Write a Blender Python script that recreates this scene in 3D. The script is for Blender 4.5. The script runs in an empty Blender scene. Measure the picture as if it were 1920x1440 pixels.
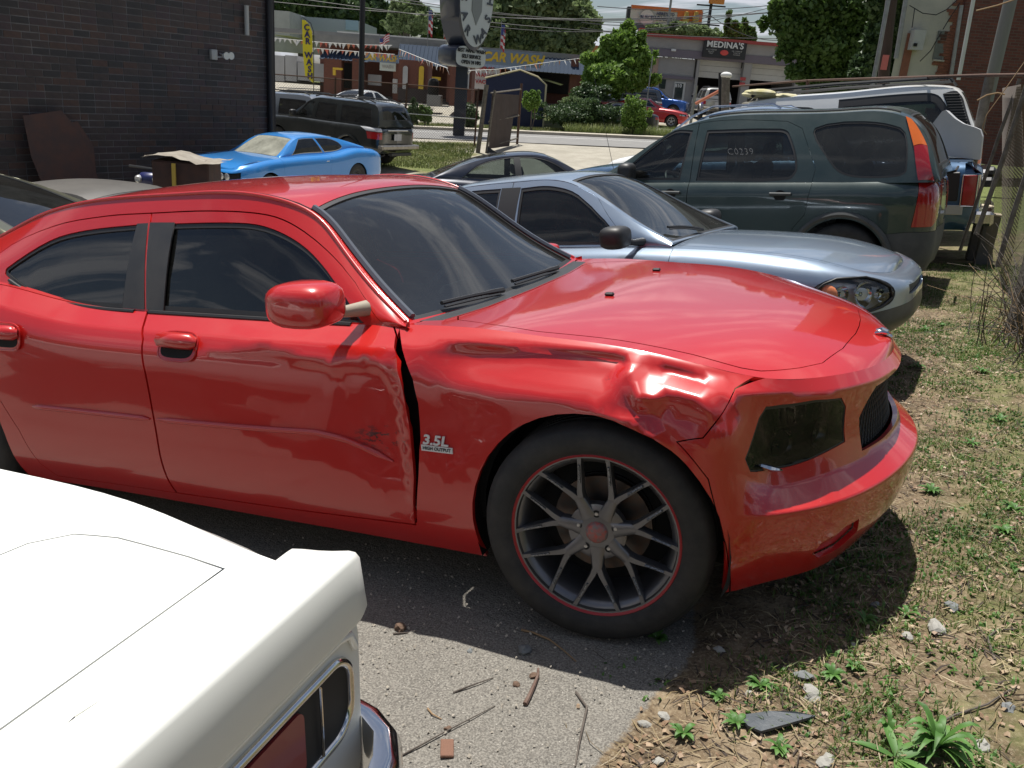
import bpy, math, random
import numpy as np
from mathutils import Vector, Matrix, Euler
from mathutils.geometry import delaunay_2d_cdt
R=math.radians; pi=math.pi
scene=bpy.context.scene; COL=scene.collection
# ---------- camera ----------
cam=bpy.data.cameras.new('camera'); cam.sensor_width=36; cam.lens=36*1610/1920; cam.clip_start=.05; cam.clip_end=3000
cob=bpy.data.objects.new('camera',cam); COL.objects.link(cob); scene.camera=cob
CAM=np.array([.629,-3.171,1.627])
_r=np.array([.904,.421,.074]);_u=np.array([-.200,.264,.944]);_r/=np.linalg.norm(_r);_u=_u-_r*(_u@_r);_u/=np.linalg.norm(_u)
_f=np.cross(_u,_r)   # forward
M=Matrix.Identity(4)
for i in range(3): M[i][0]=_r[i];M[i][1]=_u[i];M[i][2]=-_f[i];M[i][3]=CAM[i]
cob.matrix_world=M
FH=np.array([-.398,.917]); RH=np.array([.917,.398])      # horizontal forward / right of the view
def LD(L,D,z=0): return (CAM[0]+RH[0]*L+FH[0]*D, CAM[1]+RH[1]*L+FH[1]*D, z)
# ---------- sun, sky, exposure ----------
SUN=Vector((-.20,.21,1)).normalized()
sl=bpy.data.lights.new('sun','SUN'); sl.energy=5.0; sl.angle=R(.53); sl.color=(1,.965,.90)
so=bpy.data.objects.new('sun',sl); COL.objects.link(so); so.rotation_euler=SUN.to_track_quat('Z','Y').to_euler(); so.location=(0,0,30)
W=bpy.data.worlds.new('World'); scene.world=W; W.use_nodes=True; nt=W.node_tree; nt.nodes.clear()
def N(nt,t,**k):
    n=nt.nodes.new(t)
    for a,b in k.items():
        if a=='i':
            for c,d in b.items(): n.inputs[c].default_value=d
        else: setattr(n,a,b)
    return n
def L(nt,a,b): nt.links.new(a,b)
sky=N(nt,'ShaderNodeTexSky'); sky.sky_type='NISHITA'; sky.sun_disc=False; sky.sun_elevation=math.asin(SUN.z); sky.sun_rotation=math.atan2(SUN.x,SUN.y); sky.dust_density=1.6; sky.air_density=1.0
tc=N(nt,'ShaderNodeTexCoord'); sep=N(nt,'ShaderNodeSeparateXYZ'); L(nt,tc.outputs['Generated'],sep.inputs[0])
zz=N(nt,'ShaderNodeMath',operation='MAXIMUM',i={1:.06}); L(nt,sep.outputs[2],zz.inputs[0])
zz2=N(nt,'ShaderNodeMath',operation='ADD',i={1:.12}); L(nt,zz.outputs[0],zz2.inputs[0])
dv=N(nt,'ShaderNodeVectorMath',operation='DIVIDE'); cmb=N(nt,'ShaderNodeCombineXYZ')
for q in range(3): L(nt,zz2.outputs[0],cmb.inputs[q])
L(nt,tc.outputs['Generated'],dv.inputs[0]); L(nt,cmb.outputs[0],dv.inputs[1])
mp=N(nt,'ShaderNodeMapping'); mp.inputs['Scale'].default_value=(.75,1.5,1); mp.inputs['Rotation'].default_value=(0,0,R(35)); mp.inputs['Location'].default_value=(.4,1.3,0); L(nt,dv.outputs[0],mp.inputs[0])
cn=N(nt,'ShaderNodeTexNoise',i={'Scale':1.9,'Detail':10,'Roughness':.60,'Distortion':.7}); L(nt,mp.outputs[0],cn.inputs[0])
cr=N(nt,'ShaderNodeValToRGB'); cr.color_ramp.elements[0].position=.49; cr.color_ramp.elements[1].position=.62; L(nt,cn.outputs[0],cr.inputs[0])
mx=N(nt,'ShaderNodeMixRGB'); L(nt,cr.outputs[0],mx.inputs[0]); L(nt,sky.outputs[0],mx.inputs[1]); mx.inputs[2].default_value=(8.2,8.5,9.3,1)
bg=N(nt,'ShaderNodeBackground'); bg.inputs[1].default_value=.06; L(nt,mx.outputs[0],bg.inputs[0])
wo=N(nt,'ShaderNodeOutputWorld'); L(nt,bg.outputs[0],wo.inputs[0])
vs=scene.view_settings; vs.view_transform='Standard'; vs.look='None'; vs.exposure=.42; vs.gamma=1; vs.use_curve_mapping=False
scene.cycles.max_bounces=8; scene.cycles.transparent_max_bounces=16
rnd=random.Random(7)
# ---------- tensor spline surfaces ----------
def _segw(k, x):
    n=len(k)
    if n==2:
        t=(x-k[0])/(k[1]-k[0]); return np.stack([1-t,t],1)
    # natural cubic spline as a linear operator
    h=np.diff(k); A=np.zeros((n,n)); B=np.zeros((n,n)); A[0,0]=A[-1,-1]=1
    for i in range(1,n-1):
        A[i,i-1]=h[i-1];A[i,i]=2*(h[i-1]+h[i]);A[i,i+1]=h[i]
        B[i,i-1]=6/h[i-1];B[i,i]=-6/h[i-1]-6/h[i];B[i,i+1]=6/h[i]
    M=np.linalg.solve(A,B)
    j=np.clip(np.searchsorted(k,x)-1,0,n-2); hh=h[j]; a=(k[j+1]-x)/hh; b=(x-k[j])/hh
    W=np.zeros((len(x),n)); r=np.arange(len(x)); W[r,j]+=a; W[r,j+1]+=b
    return W+((a**3-a)*hh*hh/6)[:,None]*M[j]+((b**3-b)*hh*hh/6)[:,None]*M[j+1]
def spw(k, x, creases=()):
    k=np.asarray(k,float); x=np.clip(np.asarray(x,float),k[0],k[-1])
    cr=[0]+sorted(c for c in creases if 0<c<len(k)-1)+[len(k)-1]
    W=np.zeros((len(x),len(k)))
    for a,b in zip(cr[:-1],cr[1:]):
        m=(x>=k[a])&((x<k[b]) if b<len(k)-1 else (x<=k[b]))
        if m.any(): W[np.ix_(m,range(a,b+1))]=_segw(k[a:b+1],x[m])
    return W
def crv(pts, x, creases=()):
    """1-D curve through (x, v...) points"""
    p=np.array(pts,float); return spw(p[:,0],np.atleast_1d(x),creases)@p[:,1:]
class Surf:
    def __init__(s, P, ci=(), cj=(), disp=None):
        s.P=np.array(P,float); ni,nj,_=s.P.shape; s.ci=ci; s.cj=cj; s.disp=disp
        di=np.linalg.norm(np.diff(s.P,axis=0),axis=2).mean(1); dj=np.linalg.norm(np.diff(s.P,axis=1),axis=2).mean(0)
        s.ks=np.r_[0,np.cumsum(np.maximum(di,1e-3))]; s.kt=np.r_[0,np.cumsum(np.maximum(dj,1e-3))]
    def raw(s,S,T):
        a=spw(s.ks,S,s.ci); b=spw(s.kt,T,s.cj); return np.einsum('ni,ijk,nj->nk',a,s.P,b)
    def nrm0(s,f,S,T,e=2e-3):
        S=np.asarray(S,float);T=np.asarray(T,float)
        S0=np.clip(S-e,0,s.ks[-1]);S1=np.clip(S+e,0,s.ks[-1]);T0=np.clip(T-e,0,s.kt[-1]);T1=np.clip(T+e,0,s.kt[-1])
        n=np.cross(f(S1,T)-f(S0,T),f(S,T1)-f(S,T0)); l=np.linalg.norm(n,axis=1,keepdims=True)
        return n/np.maximum(l,1e-12)
    def ev(s,S,T):
        p=s.raw(S,T)
        if s.disp is not None: p=p+s.disp(p)
        return p
    def nrm(s,S,T,e=2e-3): return s.nrm0(s.ev,S,T,e)
    def _dense(s):
        if not hasattr(s,'dn'):
            a=np.linspace(0,s.ks[-1],260); b=np.linspace(0,s.kt[-1],90); A,B=np.meshgrid(a,b,indexing='ij')
            s.dn=(A.ravel(),B.ravel(),s.raw(A.ravel(),B.ravel()))
        return s.dn
    def inv(s,ax,pts,rng=None):
        """(s,t) of the surface points whose coordinates ax match pts"""
        A,B,P=s._dense(); Q=P[:,ax]; out=[]
        m=np.ones(len(A),bool)
        if rng is not None: m=(A>=rng[0])&(A<=rng[1])
        for p in np.array(pts,float):
            d=((Q-p)**2).sum(1); d[~m]=9; i=np.argmin(d); st=np.array([A[i],B[i]])
            for _ in range(6):
                f=s.raw([st[0]],[st[1]])[0][ax]-p; e=1e-3
                J=np.stack([(s.raw([st[0]+e],[st[1]])[0][ax]-s.raw([st[0]-e],[st[1]])[0][ax])/(2*e),(s.raw([st[0]],[st[1]+e])[0][ax]-s.raw([st[0]],[st[1]-e])[0][ax])/(2*e)],1)
                dl=np.linalg.lstsq(J,f,rcond=None)[0]; dl=np.clip(dl,-.05,.05)
                st=np.clip(st-dl,0,[s.ks[-1],s.kt[-1]])
            out.append(st)
        return np.array(out)
def lin_tri(pts,vals,q):
    """piecewise-linear interpolation over a triangulation of scattered points (crumpled sheet metal has flat facets)"""
    vo,_,fo,ov,_,_=delaunay_2d_cdt([Vector(p) for p in pts],[],[],0,1e-6); v=np.array([vals[o[0]] for o in ov]); V=np.array([tuple(a) for a in vo]); out=np.zeros(len(q))
    for a,b,c in [f for f in fo if len(f)==3]:
        A,B,C=V[a],V[b],V[c]; d=(B[0]-A[0])*(C[1]-A[1])-(C[0]-A[0])*(B[1]-A[1])
        if abs(d)<1e-12: continue
        w1=((q[:,0]-A[0])*(C[1]-A[1])-(C[0]-A[0])*(q[:,1]-A[1]))/d; w2=((B[0]-A[0])*(q[:,1]-A[1])-(q[:,0]-A[0])*(B[1]-A[1]))/d
        m=(w1>=-1e-9)&(w2>=-1e-9)&(w1+w2<=1+1e-9); out[m]=(v[a]*(1-w1-w2)+v[b]*w1+v[c]*w2)[m]
    return out
def inpoly(P,poly):
    x,y=P[:,0],P[:,1]; r=np.zeros(len(P),bool); q=np.asarray(poly); n=len(q)
    for i in range(n):
        x0,y0=q[i];x1,y1=q[(i+1)%n]
        if y0==y1: continue
        c=((y0>y)!=(y1>y))&(x<(x1-x0)*(y-y0)/(y1-y0)+x0); r^=c
    return r
def resamp(poly,h,closed=True):
    q=np.asarray(poly,float); out=[]
    n=len(q) if closed else len(q)-1
    for i in range(n):
        a,b=q[i],q[(i+1)%len(q)]; k=max(1,int(np.ceil(np.linalg.norm(b-a)/h)))
        for j in range(k): out.append(a+(b-a)*j/k)
    if not closed: out.append(q[-1])
    return np.array(out)
def smooth_poly(pts,n=6,sharp=(),closed=True):
    """Catmull-Rom through pts; indices in sharp stay corners"""
    q=np.asarray(pts,float); N=len(q); out=[]
    rng=range(N if closed else N-1)
    for i in rng:
        p1,p2=q[i],q[(i+1)%N]
        p0=q[i-1] if (closed or i>0) else p1; p3=q[(i+2)%N] if (closed or i+2<N) else p2
        d=np.linalg.norm(p2-p1)
        m1=np.zeros(2) if i in sharp else (p2-p0)*d/(d+np.linalg.norm(p1-p0)+1e-9)
        m2=np.zeros(2) if (i+1)%N in sharp else (p3-p1)*d/(d+np.linalg.norm(p3-p2)+1e-9)
        if i in sharp: m1=(p2-p1)*.7
        if (i+1)%N in sharp: m2=(p2-p1)*.7
        for k in range(n):
            t=k/n; out.append((2*t**3-3*t*t+1)*p1+(t**3-2*t*t+t)*m1+(-2*t**3+3*t*t)*p2+(t**3-t*t)*m2)
    if not closed: out.append(q[-1])
    return np.array(out)
def offpoly(poly,d):
    """shrink (d>0) a closed polygon"""
    q=np.asarray(poly,float); n=len(q); a=0.5*sum(q[i][0]*q[(i+1)%n][1]-q[(i+1)%n][0]*q[i][1] for i in range(n)); sg=1 if a>0 else -1
    out=[]
    for i in range(n):
        e1=q[i]-q[i-1]; e2=q[(i+1)%n]-q[i]; e1=e1/(np.linalg.norm(e1)+1e-9); e2=e2/(np.linalg.norm(e2)+1e-9)
        n1=np.array([-e1[1],e1[0]])*sg; n2=np.array([-e2[1],e2[0]])*sg; m=n1+n2; l=np.linalg.norm(m)
        if l<1e-6: out.append(q[i]);continue
        m/=l; out.append(q[i]+m*d/max(.35,m@n1))
    return np.array(out)
def car_surfs(sp):
    """wall loop, deck, roof and side surfaces of a car body from a short list of sections (x forward, y left, z up)"""
    cols=sp['cols']; sec=sp['sec']; n=len(cols); P2=np.array([(c[0],c[1]) for c in cols],float)
    loop=list(range(n))+list(range(n-2,-1,-1)); pts=np.array([P2[i] if k<n else P2[i]*[1,-1] for k,i in enumerate(loop)])
    T=np.zeros_like(pts); T[1:-1]=pts[2:]-pts[:-2]; T[0]=(0,1); T[-1]=(0,1); T[n-1]=(0,-1)
    T/=np.linalg.norm(T,axis=1,keepdims=True); NN=np.stack([-T[:,1],T[:,0]],1)
    G=np.zeros((len(loop),len(sec),3)); ov=sp.get('ov',{})
    for k,i in enumerate(loop):
        c=cols[i]; zb,zt=c[2],c[3]; ds=c[4] if len(c)>4 else 1
        for j,(f,d) in enumerate(sec):
            if (i,j) in ov:
                q=ov[(i,j)]; G[k,j]=(q[0],q[1]*(1 if k<n else -1),q[2])
            else:
                p=pts[k]-NN[k]*d*ds; G[k,j]=(p[0],p[1],zb+f*(zt-zb))
        if i in (0,n-1): G[k,:,1]=0
    wall=Surf(G,ci=sp.get('ci',()) ,cj=sp.get('cj',()),disp=sp.get('disp'))
    wall.smid=wall.ks[n-1]; wall.n=n
    dc=sp['dc']; fr=[1,.86,.6,.3,0,-.3,-.6,-.86,-1]; D=np.zeros((n,9,3)); pw=sp.get('crown',2.2)
    bul=sp.get('bulge')
    for i in range(n):
        o=G[i,-1]; zc=float(crv(dc,[o[0]])[0,0]) if o[1]>1e-6 else o[2]
        for k,f in enumerate(fr):
            D[i,k]=(o[0],o[1]*f,zc+(o[2]-zc)*abs(f)**pw+(bul(o[0],o[1]*f) if bul and abs(f)<1 and o[1]>.01 else 0))
    deck=Surf(D)
    gh=sp['gh']; m=len(gh); Tt=np.zeros((m,9,3)); SL=np.zeros((m,4,3)); f2=[1,.92,.7,.36,0,-.36,-.7,-.92,-1]; rp=sp.get('rp',2.4)
    for i,g in enumerate(gh):
        xc,zc,xe,ye,ze,xb,yb,zb=g
        for k,f in enumerate(f2):
            a=abs(f); Tt[i,k]=(xc+(xe-xc)*a**2,ye*f,zc+(ze-zc)*a**rp)
        for k,t in enumerate((0,.35,.7,1)):
            b=sp.get('sb',.02)*4*t*(1-t); SL[i,k]=(xb+(xe-xb)*t,yb+(ye-yb)*t+b,zb+(ze-zb)*t)
    top=Surf(Tt,ci=sp.get('gci',())); left=Surf(SL,ci=sp.get('gci',())); right=Surf(SL*[1,-1,1],ci=sp.get('gci',()))
    S=dict(wall=wall,deck=deck,top=top,left=left,right=right)
    for k,s in S.items():
        a=np.linspace(.1,.9,9)*s.ks[-1]; b=np.linspace(.15,.85,7)*s.kt[-1]; A,B=[q.ravel() for q in np.meshgrid(a,b)]
        Pp=s.raw(A,B); nn=s.nrm0(s.raw,A,B); c=np.array([np.nan,0,.3]); d=Pp-np.array([-1.4,0,.4]); d[:,0]*=.35
        s.sgn=1 if ((nn*d).sum(1)>0).mean()>.5 else -1
    return S
def side_poly(S,name,side,pts,clipt=None):
    """(x,z) outline -> surface parameters; side 'L'/'R'"""
    s=S[name]
    rng=None
    if name=='wall': rng=(0,s.smid) if side=='L' else (s.smid,s.ks[-1])
    return s.inv([0,2],pts,rng)
# ---------- materials ----------
_m={}
def srgb(h):
    c=[int(h[i:i+2],16)/255 for i in (0,2,4)]
    return tuple(x/12.92 if x<=.04045 else ((x+.055)/1.055)**2.4 for x in c)
def mat(name,col,rough=.6,metal=0,coat=0,noise=None,bump=None,spec=.5,coatr=.04,emit=None):
    """noise=(scale,amount,col2) mottling, bump=(scale,strength)"""
    if name in _m: return _m[name]
    m=bpy.data.materials.new(name); m.use_nodes=True; t=m.node_tree; b=t.nodes['Principled BSDF']; _m[name]=m
    b.inputs['Base Color'].default_value=(*col,1); b.inputs['Roughness'].default_value=rough; b.inputs['Metallic'].default_value=metal
    b.inputs['Coat Weight'].default_value=coat; b.inputs['Coat Roughness'].default_value=coatr; b.inputs['Specular IOR Level'].default_value=spec
    c=N(t,'ShaderNodeTexCoord')
    if noise:
        n=N(t,'ShaderNodeTexNoise',i={'Scale':noise[0],'Detail':7,'Roughness':.62}); L(t,c.outputs['Object'],n.inputs[0])
        r=N(t,'ShaderNodeValToRGB'); r.color_ramp.elements[0].position=.38; r.color_ramp.elements[1].position=.64; L(t,n.outputs[0],r.inputs[0])
        x=N(t,'ShaderNodeMixRGB'); x.inputs[1].default_value=(*col,1); x.inputs[2].default_value=(*noise[2],1)
        k=N(t,'ShaderNodeMath',operation='MULTIPLY',i={1:noise[1]}); L(t,r.outputs[0],k.inputs[0]); L(t,k.outputs[0],x.inputs[0]); L(t,x.outputs[0],b.inputs['Base Color'])
    if bump:
        n=N(t,'ShaderNodeTexNoise',i={'Scale':bump[0],'Detail':6,'Roughness':.6}); L(t,c.outputs['Object'],n.inputs[0])
        u=N(t,'ShaderNodeBump',i={'Strength':bump[1],'Distance':.01}); L(t,n.outputs[0],u.inputs['Height']); L(t,u.outputs[0],b.inputs['Normal'])
    if emit: b.inputs['Emission Color'].default_value=(*emit[:3],1); b.inputs['Emission Strength'].default_value=emit[3]
    return m
def paint(name,col,metal=0,dust=.12,rough=.35,coat=1,flake=0,dcol=(.42,.38,.33),coatr=.03):
    """car paint: base, clear coat, settled dust on faces that look up"""
    if name in _m: return _m[name]
    m=mat(name,col,rough,metal,coat,coatr=coatr); t=m.node_tree; b=t.nodes['Principled BSDF']
    c=N(t,'ShaderNodeTexCoord'); g=N(t,'ShaderNodeNewGeometry'); s=N(t,'ShaderNodeSeparateXYZ'); L(t,g.outputs['Normal'],s.inputs[0])
    n=N(t,'ShaderNodeTexNoise',i={'Scale':2.6,'Detail':9,'Roughness':.68}); L(t,c.outputs['Object'],n.inputs[0])
    r=N(t,'ShaderNodeValToRGB'); r.color_ramp.elements[0].position=.40; r.color_ramp.elements[1].position=.75; L(t,n.outputs[0],r.inputs[0])
    a=N(t,'ShaderNodeMath',operation='MULTIPLY_ADD',i={1:.7,2:.25}); L(t,s.outputs[2],a.inputs[0]); a.use_clamp=True
    k=N(t,'ShaderNodeMath',operation='MULTIPLY'); L(t,r.outputs[0],k.inputs[0]); L(t,a.outputs[0],k.inputs[1])
    k2=N(t,'ShaderNodeMath',operation='MULTIPLY',i={1:dust}); L(t,k.outputs[0],k2.inputs[0])
    x=N(t,'ShaderNodeMixRGB'); x.inputs[1].default_value=(*col,1); x.inputs[2].default_value=(*dcol,1); L(t,k2.outputs[0],x.inputs[0]); L(t,x.outputs[0],b.inputs['Base Color'])
    f=N(t,'ShaderNodeTexNoise',i={'Scale':55,'Detail':5}); L(t,c.outputs['Object'],f.inputs[0])
    w=N(t,'ShaderNodeMath',operation='MULTIPLY_ADD',i={1:dust*.35,2:coatr}); L(t,k.outputs[0],w.inputs[0]); L(t,w.outputs[0],b.inputs['Coat Roughness'])
    u=N(t,'ShaderNodeBump',i={'Strength':.03,'Distance':.002}); L(t,f.outputs[0],u.inputs['Height']); L(t,u.outputs[0],b.inputs['Coat Normal'])
    return m
def glass(name,tint=(.12,.13,.13),dirt=.06,ior=1.5,dcol=(.5,.5,.45)):
    if name in _m: return _m[name]
    m=bpy.data.materials.new(name); m.use_nodes=True; t=m.node_tree; t.nodes.clear(); _m[name]=m
    o=N(t,'ShaderNodeOutputMaterial'); a=N(t,'ShaderNodeBsdfTransparent'); a.inputs[0].default_value=(*tint,1)
    g=N(t,'ShaderNodeBsdfGlossy'); g.inputs['Roughness'].default_value=.015; g.inputs[0].default_value=(1,1,1,1)
    f=N(t,'ShaderNodeFresnel',i={'IOR':ior}); x=N(t,'ShaderNodeMixShader'); L(t,f.outputs[0],x.inputs[0]); L(t,a.outputs[0],x.inputs[1]); L(t,g.outputs[0],x.inputs[2])
    d=N(t,'ShaderNodeBsdfDiffuse'); d.inputs[0].default_value=(*dcol,1)
    c=N(t,'ShaderNodeTexCoord'); n=N(t,'ShaderNodeTexNoise',i={'Scale':3.5,'Detail':8,'Roughness':.7}); L(t,c.outputs['Object'],n.inputs[0])
    k=N(t,'ShaderNodeMath',operation='MULTIPLY',i={1:dirt}); L(t,n.outputs[0],k.inputs[0])
    y=N(t,'ShaderNodeMixShader'); L(t,k.outputs[0],y.inputs[0]); L(t,x.outputs[0],y.inputs[1]); L(t,d.outputs[0],y.inputs[2]); L(t,y.outputs[0],o.inputs[0])
    return m
# ---------- mesh builder ----------
class MB:
    def __init__(s): s.v=[];s.f=[];s.mi=[];s.n=[];s.sm=[];s.mats=[];s.cust=False
    def m(s,mt):
        if mt not in s.mats: s.mats.append(mt)
        return s.mats.index(mt)
    def add(s,V,F,mt,nor=None,smooth=True):
        o=len(s.v); s.v+= [tuple(map(float,p)) for p in V]
        s.n+= [tuple(map(float,p)) for p in nor] if nor is not None else [(0,0,0)]*len(V)
        if nor is not None: s.cust=True
        k=s.m(mt)
        for f in F: s.f.append(tuple(int(i)+o for i in f)); s.mi.append(k); s.sm.append(smooth)
        return s
    def box(s,c,d,mt,rz=0,rot=None,bev=0):
        hx,hy,hz=d[0]/2,d[1]/2,d[2]/2
        if bev>0:
            b=bev; V=[];
            for sx in(-1,1):
                for sy in(-1,1):
                    for sz in(-1,1): V+=[(sx*hx,sy*(hy-b),sz*(hz-b)),(sx*(hx-b),sy*hy,sz*(hz-b)),(sx*(hx-b),sy*(hy-b),sz*hz)]
            import bmesh
            bm=bmesh.new(); [bm.verts.new(p) for p in V]; bmesh.ops.convex_hull(bm,input=bm.verts[:]); bm.verts.index_update(); bm.verts.ensure_lookup_table()
            V=[tuple(p.co) for p in bm.verts]; F=[[p.index for p in f.verts] for f in bm.faces]; bm.free()
        else:
            V=[(x,y,z) for x in(-hx,hx) for y in(-hy,hy) for z in(-hz,hz)]
            F=[(0,1,3,2),(4,6,7,5),(0,4,5,1),(2,3,7,6),(0,2,6,4),(1,5,7,3)]
        m=rot if rot is not None else (Matrix.Rotation(rz,3,'Z') if rz else None)
        if m is not None: V=[tuple(m@Vector(p)) for p in V]
        return s.add([(p[0]+c[0],p[1]+c[1],p[2]+c[2]) for p in V],F,mt,smooth=False)
    def tube(s,pts,r,mt,n=8,cap=True,flat=None):
        P=[Vector(p) for p in pts]; rr=r if hasattr(r,'__len__') else [r]*len(P); V=[];F=[]
        up=None
        for i,p in enumerate(P):
            t=(P[min(i+1,len(P)-1)]-P[max(i-1,0)]); t=t.normalized() if t.length>1e-9 else Vector((0,0,1))
            if up is None:
                up=Vector((0,0,1)) if abs(t.z)<.9 else Vector((1,0,0))
            a=t.cross(up); a=a.normalized() if a.length>1e-6 else t.orthogonal().normalized(); b=a.cross(t).normalized(); up=b
            for k in range(n):
                w=2*pi*k/n; V.append(p+(a*math.cos(w)*(flat or 1)+b*math.sin(w))*rr[i])
        for i in range(len(P)-1):
            for k in range(n): F.append((i*n+k,i*n+(k+1)%n,(i+1)*n+(k+1)%n,(i+1)*n+k))
        if cap: F+= [tuple(range(n))[::-1],tuple((len(P)-1)*n+k for k in range(n))]
        return s.add(V,F,mt)
    def lathe(s,prof,mt,n=48,axis='Y',c=(0,0,0),a0=0,a1=2*pi):
        V=[];F=[];full=abs(a1-a0-2*pi)<1e-6; m=n if full else n+1
        for i in range(m):
            w=a0+(a1-a0)*i/n
            for (r,h) in prof:
                q=(r*math.cos(w),h,r*math.sin(w)) if axis=='Y' else ((h,r*math.cos(w),r*math.sin(w)) if axis=='X' else (r*math.cos(w),r*math.sin(w),h))
                V.append((q[0]+c[0],q[1]+c[1],q[2]+c[2]))
        k=len(prof)
        for i in range(n):
            a=i*k; b=((i+1)%m)*k
            for j in range(k-1): F.append((a+j,b+j,b+j+1,a+j+1))
        return s.add(V,F,mt)
    def prism(s,poly,h0,h1,mt,axis='Y',c=(0,0,0),rot=None):
        """2-D polygon extruded; axis Y: poly is (x,z)"""
        V=[];n=len(poly)
        for h in(h0,h1):
            for a,b in poly: V.append((a,h,b) if axis=='Y' else ((h,a,b) if axis=='X' else (a,b,h)))
        if rot is not None: V=[tuple(rot@Vector(p)) for p in V]
        V=[(p[0]+c[0],p[1]+c[1],p[2]+c[2]) for p in V]
        F=[tuple(range(n))[::-1],tuple(range(n,2*n))]+[(i,(i+1)%n,n+(i+1)%n,n+i) for i in range(n)]
        return s.add(V,F,mt,smooth=False)
    def quad(s,a,b,c,d,mt): return s.add([a,b,c,d],[(0,1,2,3)],mt,smooth=False)
    def sphere(s,c,r,mt,n=12,m=8,sc=(1,1,1)):
        V=[];F=[]
        for i in range(m+1):
            t=pi*i/m
            for k in range(n): V.append((c[0]+r*sc[0]*math.sin(t)*math.cos(2*pi*k/n),c[1]+r*sc[1]*math.sin(t)*math.sin(2*pi*k/n),c[2]+r*sc[2]*math.cos(t)))
        for i in range(m):
            for k in range(n): F.append((i*n+k,(i+1)*n+k,(i+1)*n+(k+1)%n,i*n+(k+1)%n))
        return s.add(V,F,mt)
    def surf(s,S,outer,holes,h,mt,sgn,flange=.015,off=0,fmat=None):
        """cut a region out of a spline surface; sgn = +1/-1 to make normals point outward"""
        ks,kt=S.ks[-1],S.kt[-1]
        if outer is None: outer=[(0,0),(ks,0),(ks,kt),(0,kt)]
        outer=resamp(outer,h); H=[resamp(q,h) for q in holes]
        lo=outer.min(0);hi=outer.max(0)
        gx=np.arange(lo[0]+h*.5,hi[0],h); gy=np.arange(lo[1]+h*.5,hi[1],h*.87)
        G=np.array([(x+(h/2 if j%2 else 0),y) for j,y in enumerate(gy) for x in gx]) if len(gx) and len(gy) else np.zeros((0,2))
        if len(G): G=G[inpoly(G,outer)]
        if len(G):
            from_all=np.concatenate([outer]+H); keep=np.ones(len(G),bool)
            for i in range(0,len(G),4000):
                d=((G[i:i+4000,None,:]-from_all[None])**2).sum(2).min(1); keep[i:i+4000]=d>(h*.45)**2
            for q in H: keep&=~inpoly(G,q)
            G=G[keep]
        V=[];E=[]
        for q in [outer]+H:
            o=len(V); V+= [Vector(p) for p in q]; E+= [(o+i,o+(i+1)%len(q)) for i in range(len(q))]
        V+= [Vector(p) for p in G]
        vo,_,fo,_,_,_=delaunay_2d_cdt(V,E,[],0,1e-5)
        st=np.array([tuple(p) for p in vo]); F=np.array([f for f in fo if len(f)==3])
        cen=st[F].mean(1); k=inpoly(cen,outer)
        for q in H: k&=~inpoly(cen,q)
        F=F[k]; used,invx=np.unique(F,return_inverse=True); F=invx.reshape(-1,3); st=st[used]
        P=S.ev(st[:,0],st[:,1]); n=S.nrm(st[:,0],st[:,1])*sgn; P=P+n*off
        if sgn>0: pass
        # winding to agree with the normal
        a=np.cross(P[F[:,1]]-P[F[:,0]],P[F[:,2]]-P[F[:,0]]); fl=(a*n[F[:,0]]).sum(1)<0; F[fl]=F[fl][:,::-1]
        s.add(P,F,mt,nor=n)
        if flange:
            ed={}
            for f in F:
                for i in range(3):
                    e=(f[i],f[(i+1)%3]); kk=tuple(sorted(e)); ed.setdefault(kk,[]).append(e)
            b=[e[0] for e in ed.values() if len(e)==1]
            if b:
                ids=sorted({i for e in b for i in e}); mp_={i:j for j,i in enumerate(ids)}; m_=len(ids)
                p0=P[ids]; p1=p0-n[ids]*flange
                s.add(np.concatenate([p0,p1]),[(mp_[e[1]],mp_[e[0]],m_+mp_[e[0]],m_+mp_[e[1]]) for e in b],fmat or mt,smooth=False)
        return s
    def build(s,name,parent=None,loc=None,rot=None,sharp=52):
        me=bpy.data.meshes.new(name); me.from_pydata(s.v,[],s.f); 
        for m in s.mats: me.materials.append(m)
        me.polygons.foreach_set('material_index',s.mi); me.polygons.foreach_set('use_smooth',s.sm); me.update()
        if s.cust: me.normals_split_custom_set_from_vertices(s.n)
        elif any(s.sm): me.set_sharp_from_angle(angle=R(sharp))
        o=bpy.data.objects.new(name,me); COL.objects.link(o)
        if parent: o.parent=parent
        if loc is not None: o.location=loc
        if rot is not None: o.rotation_euler=rot
        return o
def tag(o,label=None,cat=None,group=None,kind=None):
    if label:o['label']=label
    if cat:o['category']=cat
    if group:o['group']=group
    if kind:o['kind']=kind
    return o
def thing(name,label,cat,loc=(0,0,0),rot=(0,0,0),group=None):
    o=bpy.data.objects.new(name,None); COL.objects.link(o); o.location=loc; o.rotation_euler=rot; o.empty_display_size=.2
    return tag(o,label,cat,group)
def pose(o,loc,yaw,pitch=0,roll=0):
    """yaw about Z (0 = facing +X), pitch nose-up, roll"""
    m=Matrix.Rotation(yaw,4,'Z')@Matrix.Rotation(-pitch,4,'Y')@Matrix.Rotation(roll,4,'X'); m.translation=Vector(loc); o.matrix_world=m
def kids(o): return [c for c in bpy.data.objects if c.parent==o]
def clone(o,parent=None,children=None):
    c=o.copy(); COL.objects.link(c)
    if parent: c.parent=parent
    for k in kids(o): clone(k,c)
    return c
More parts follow.
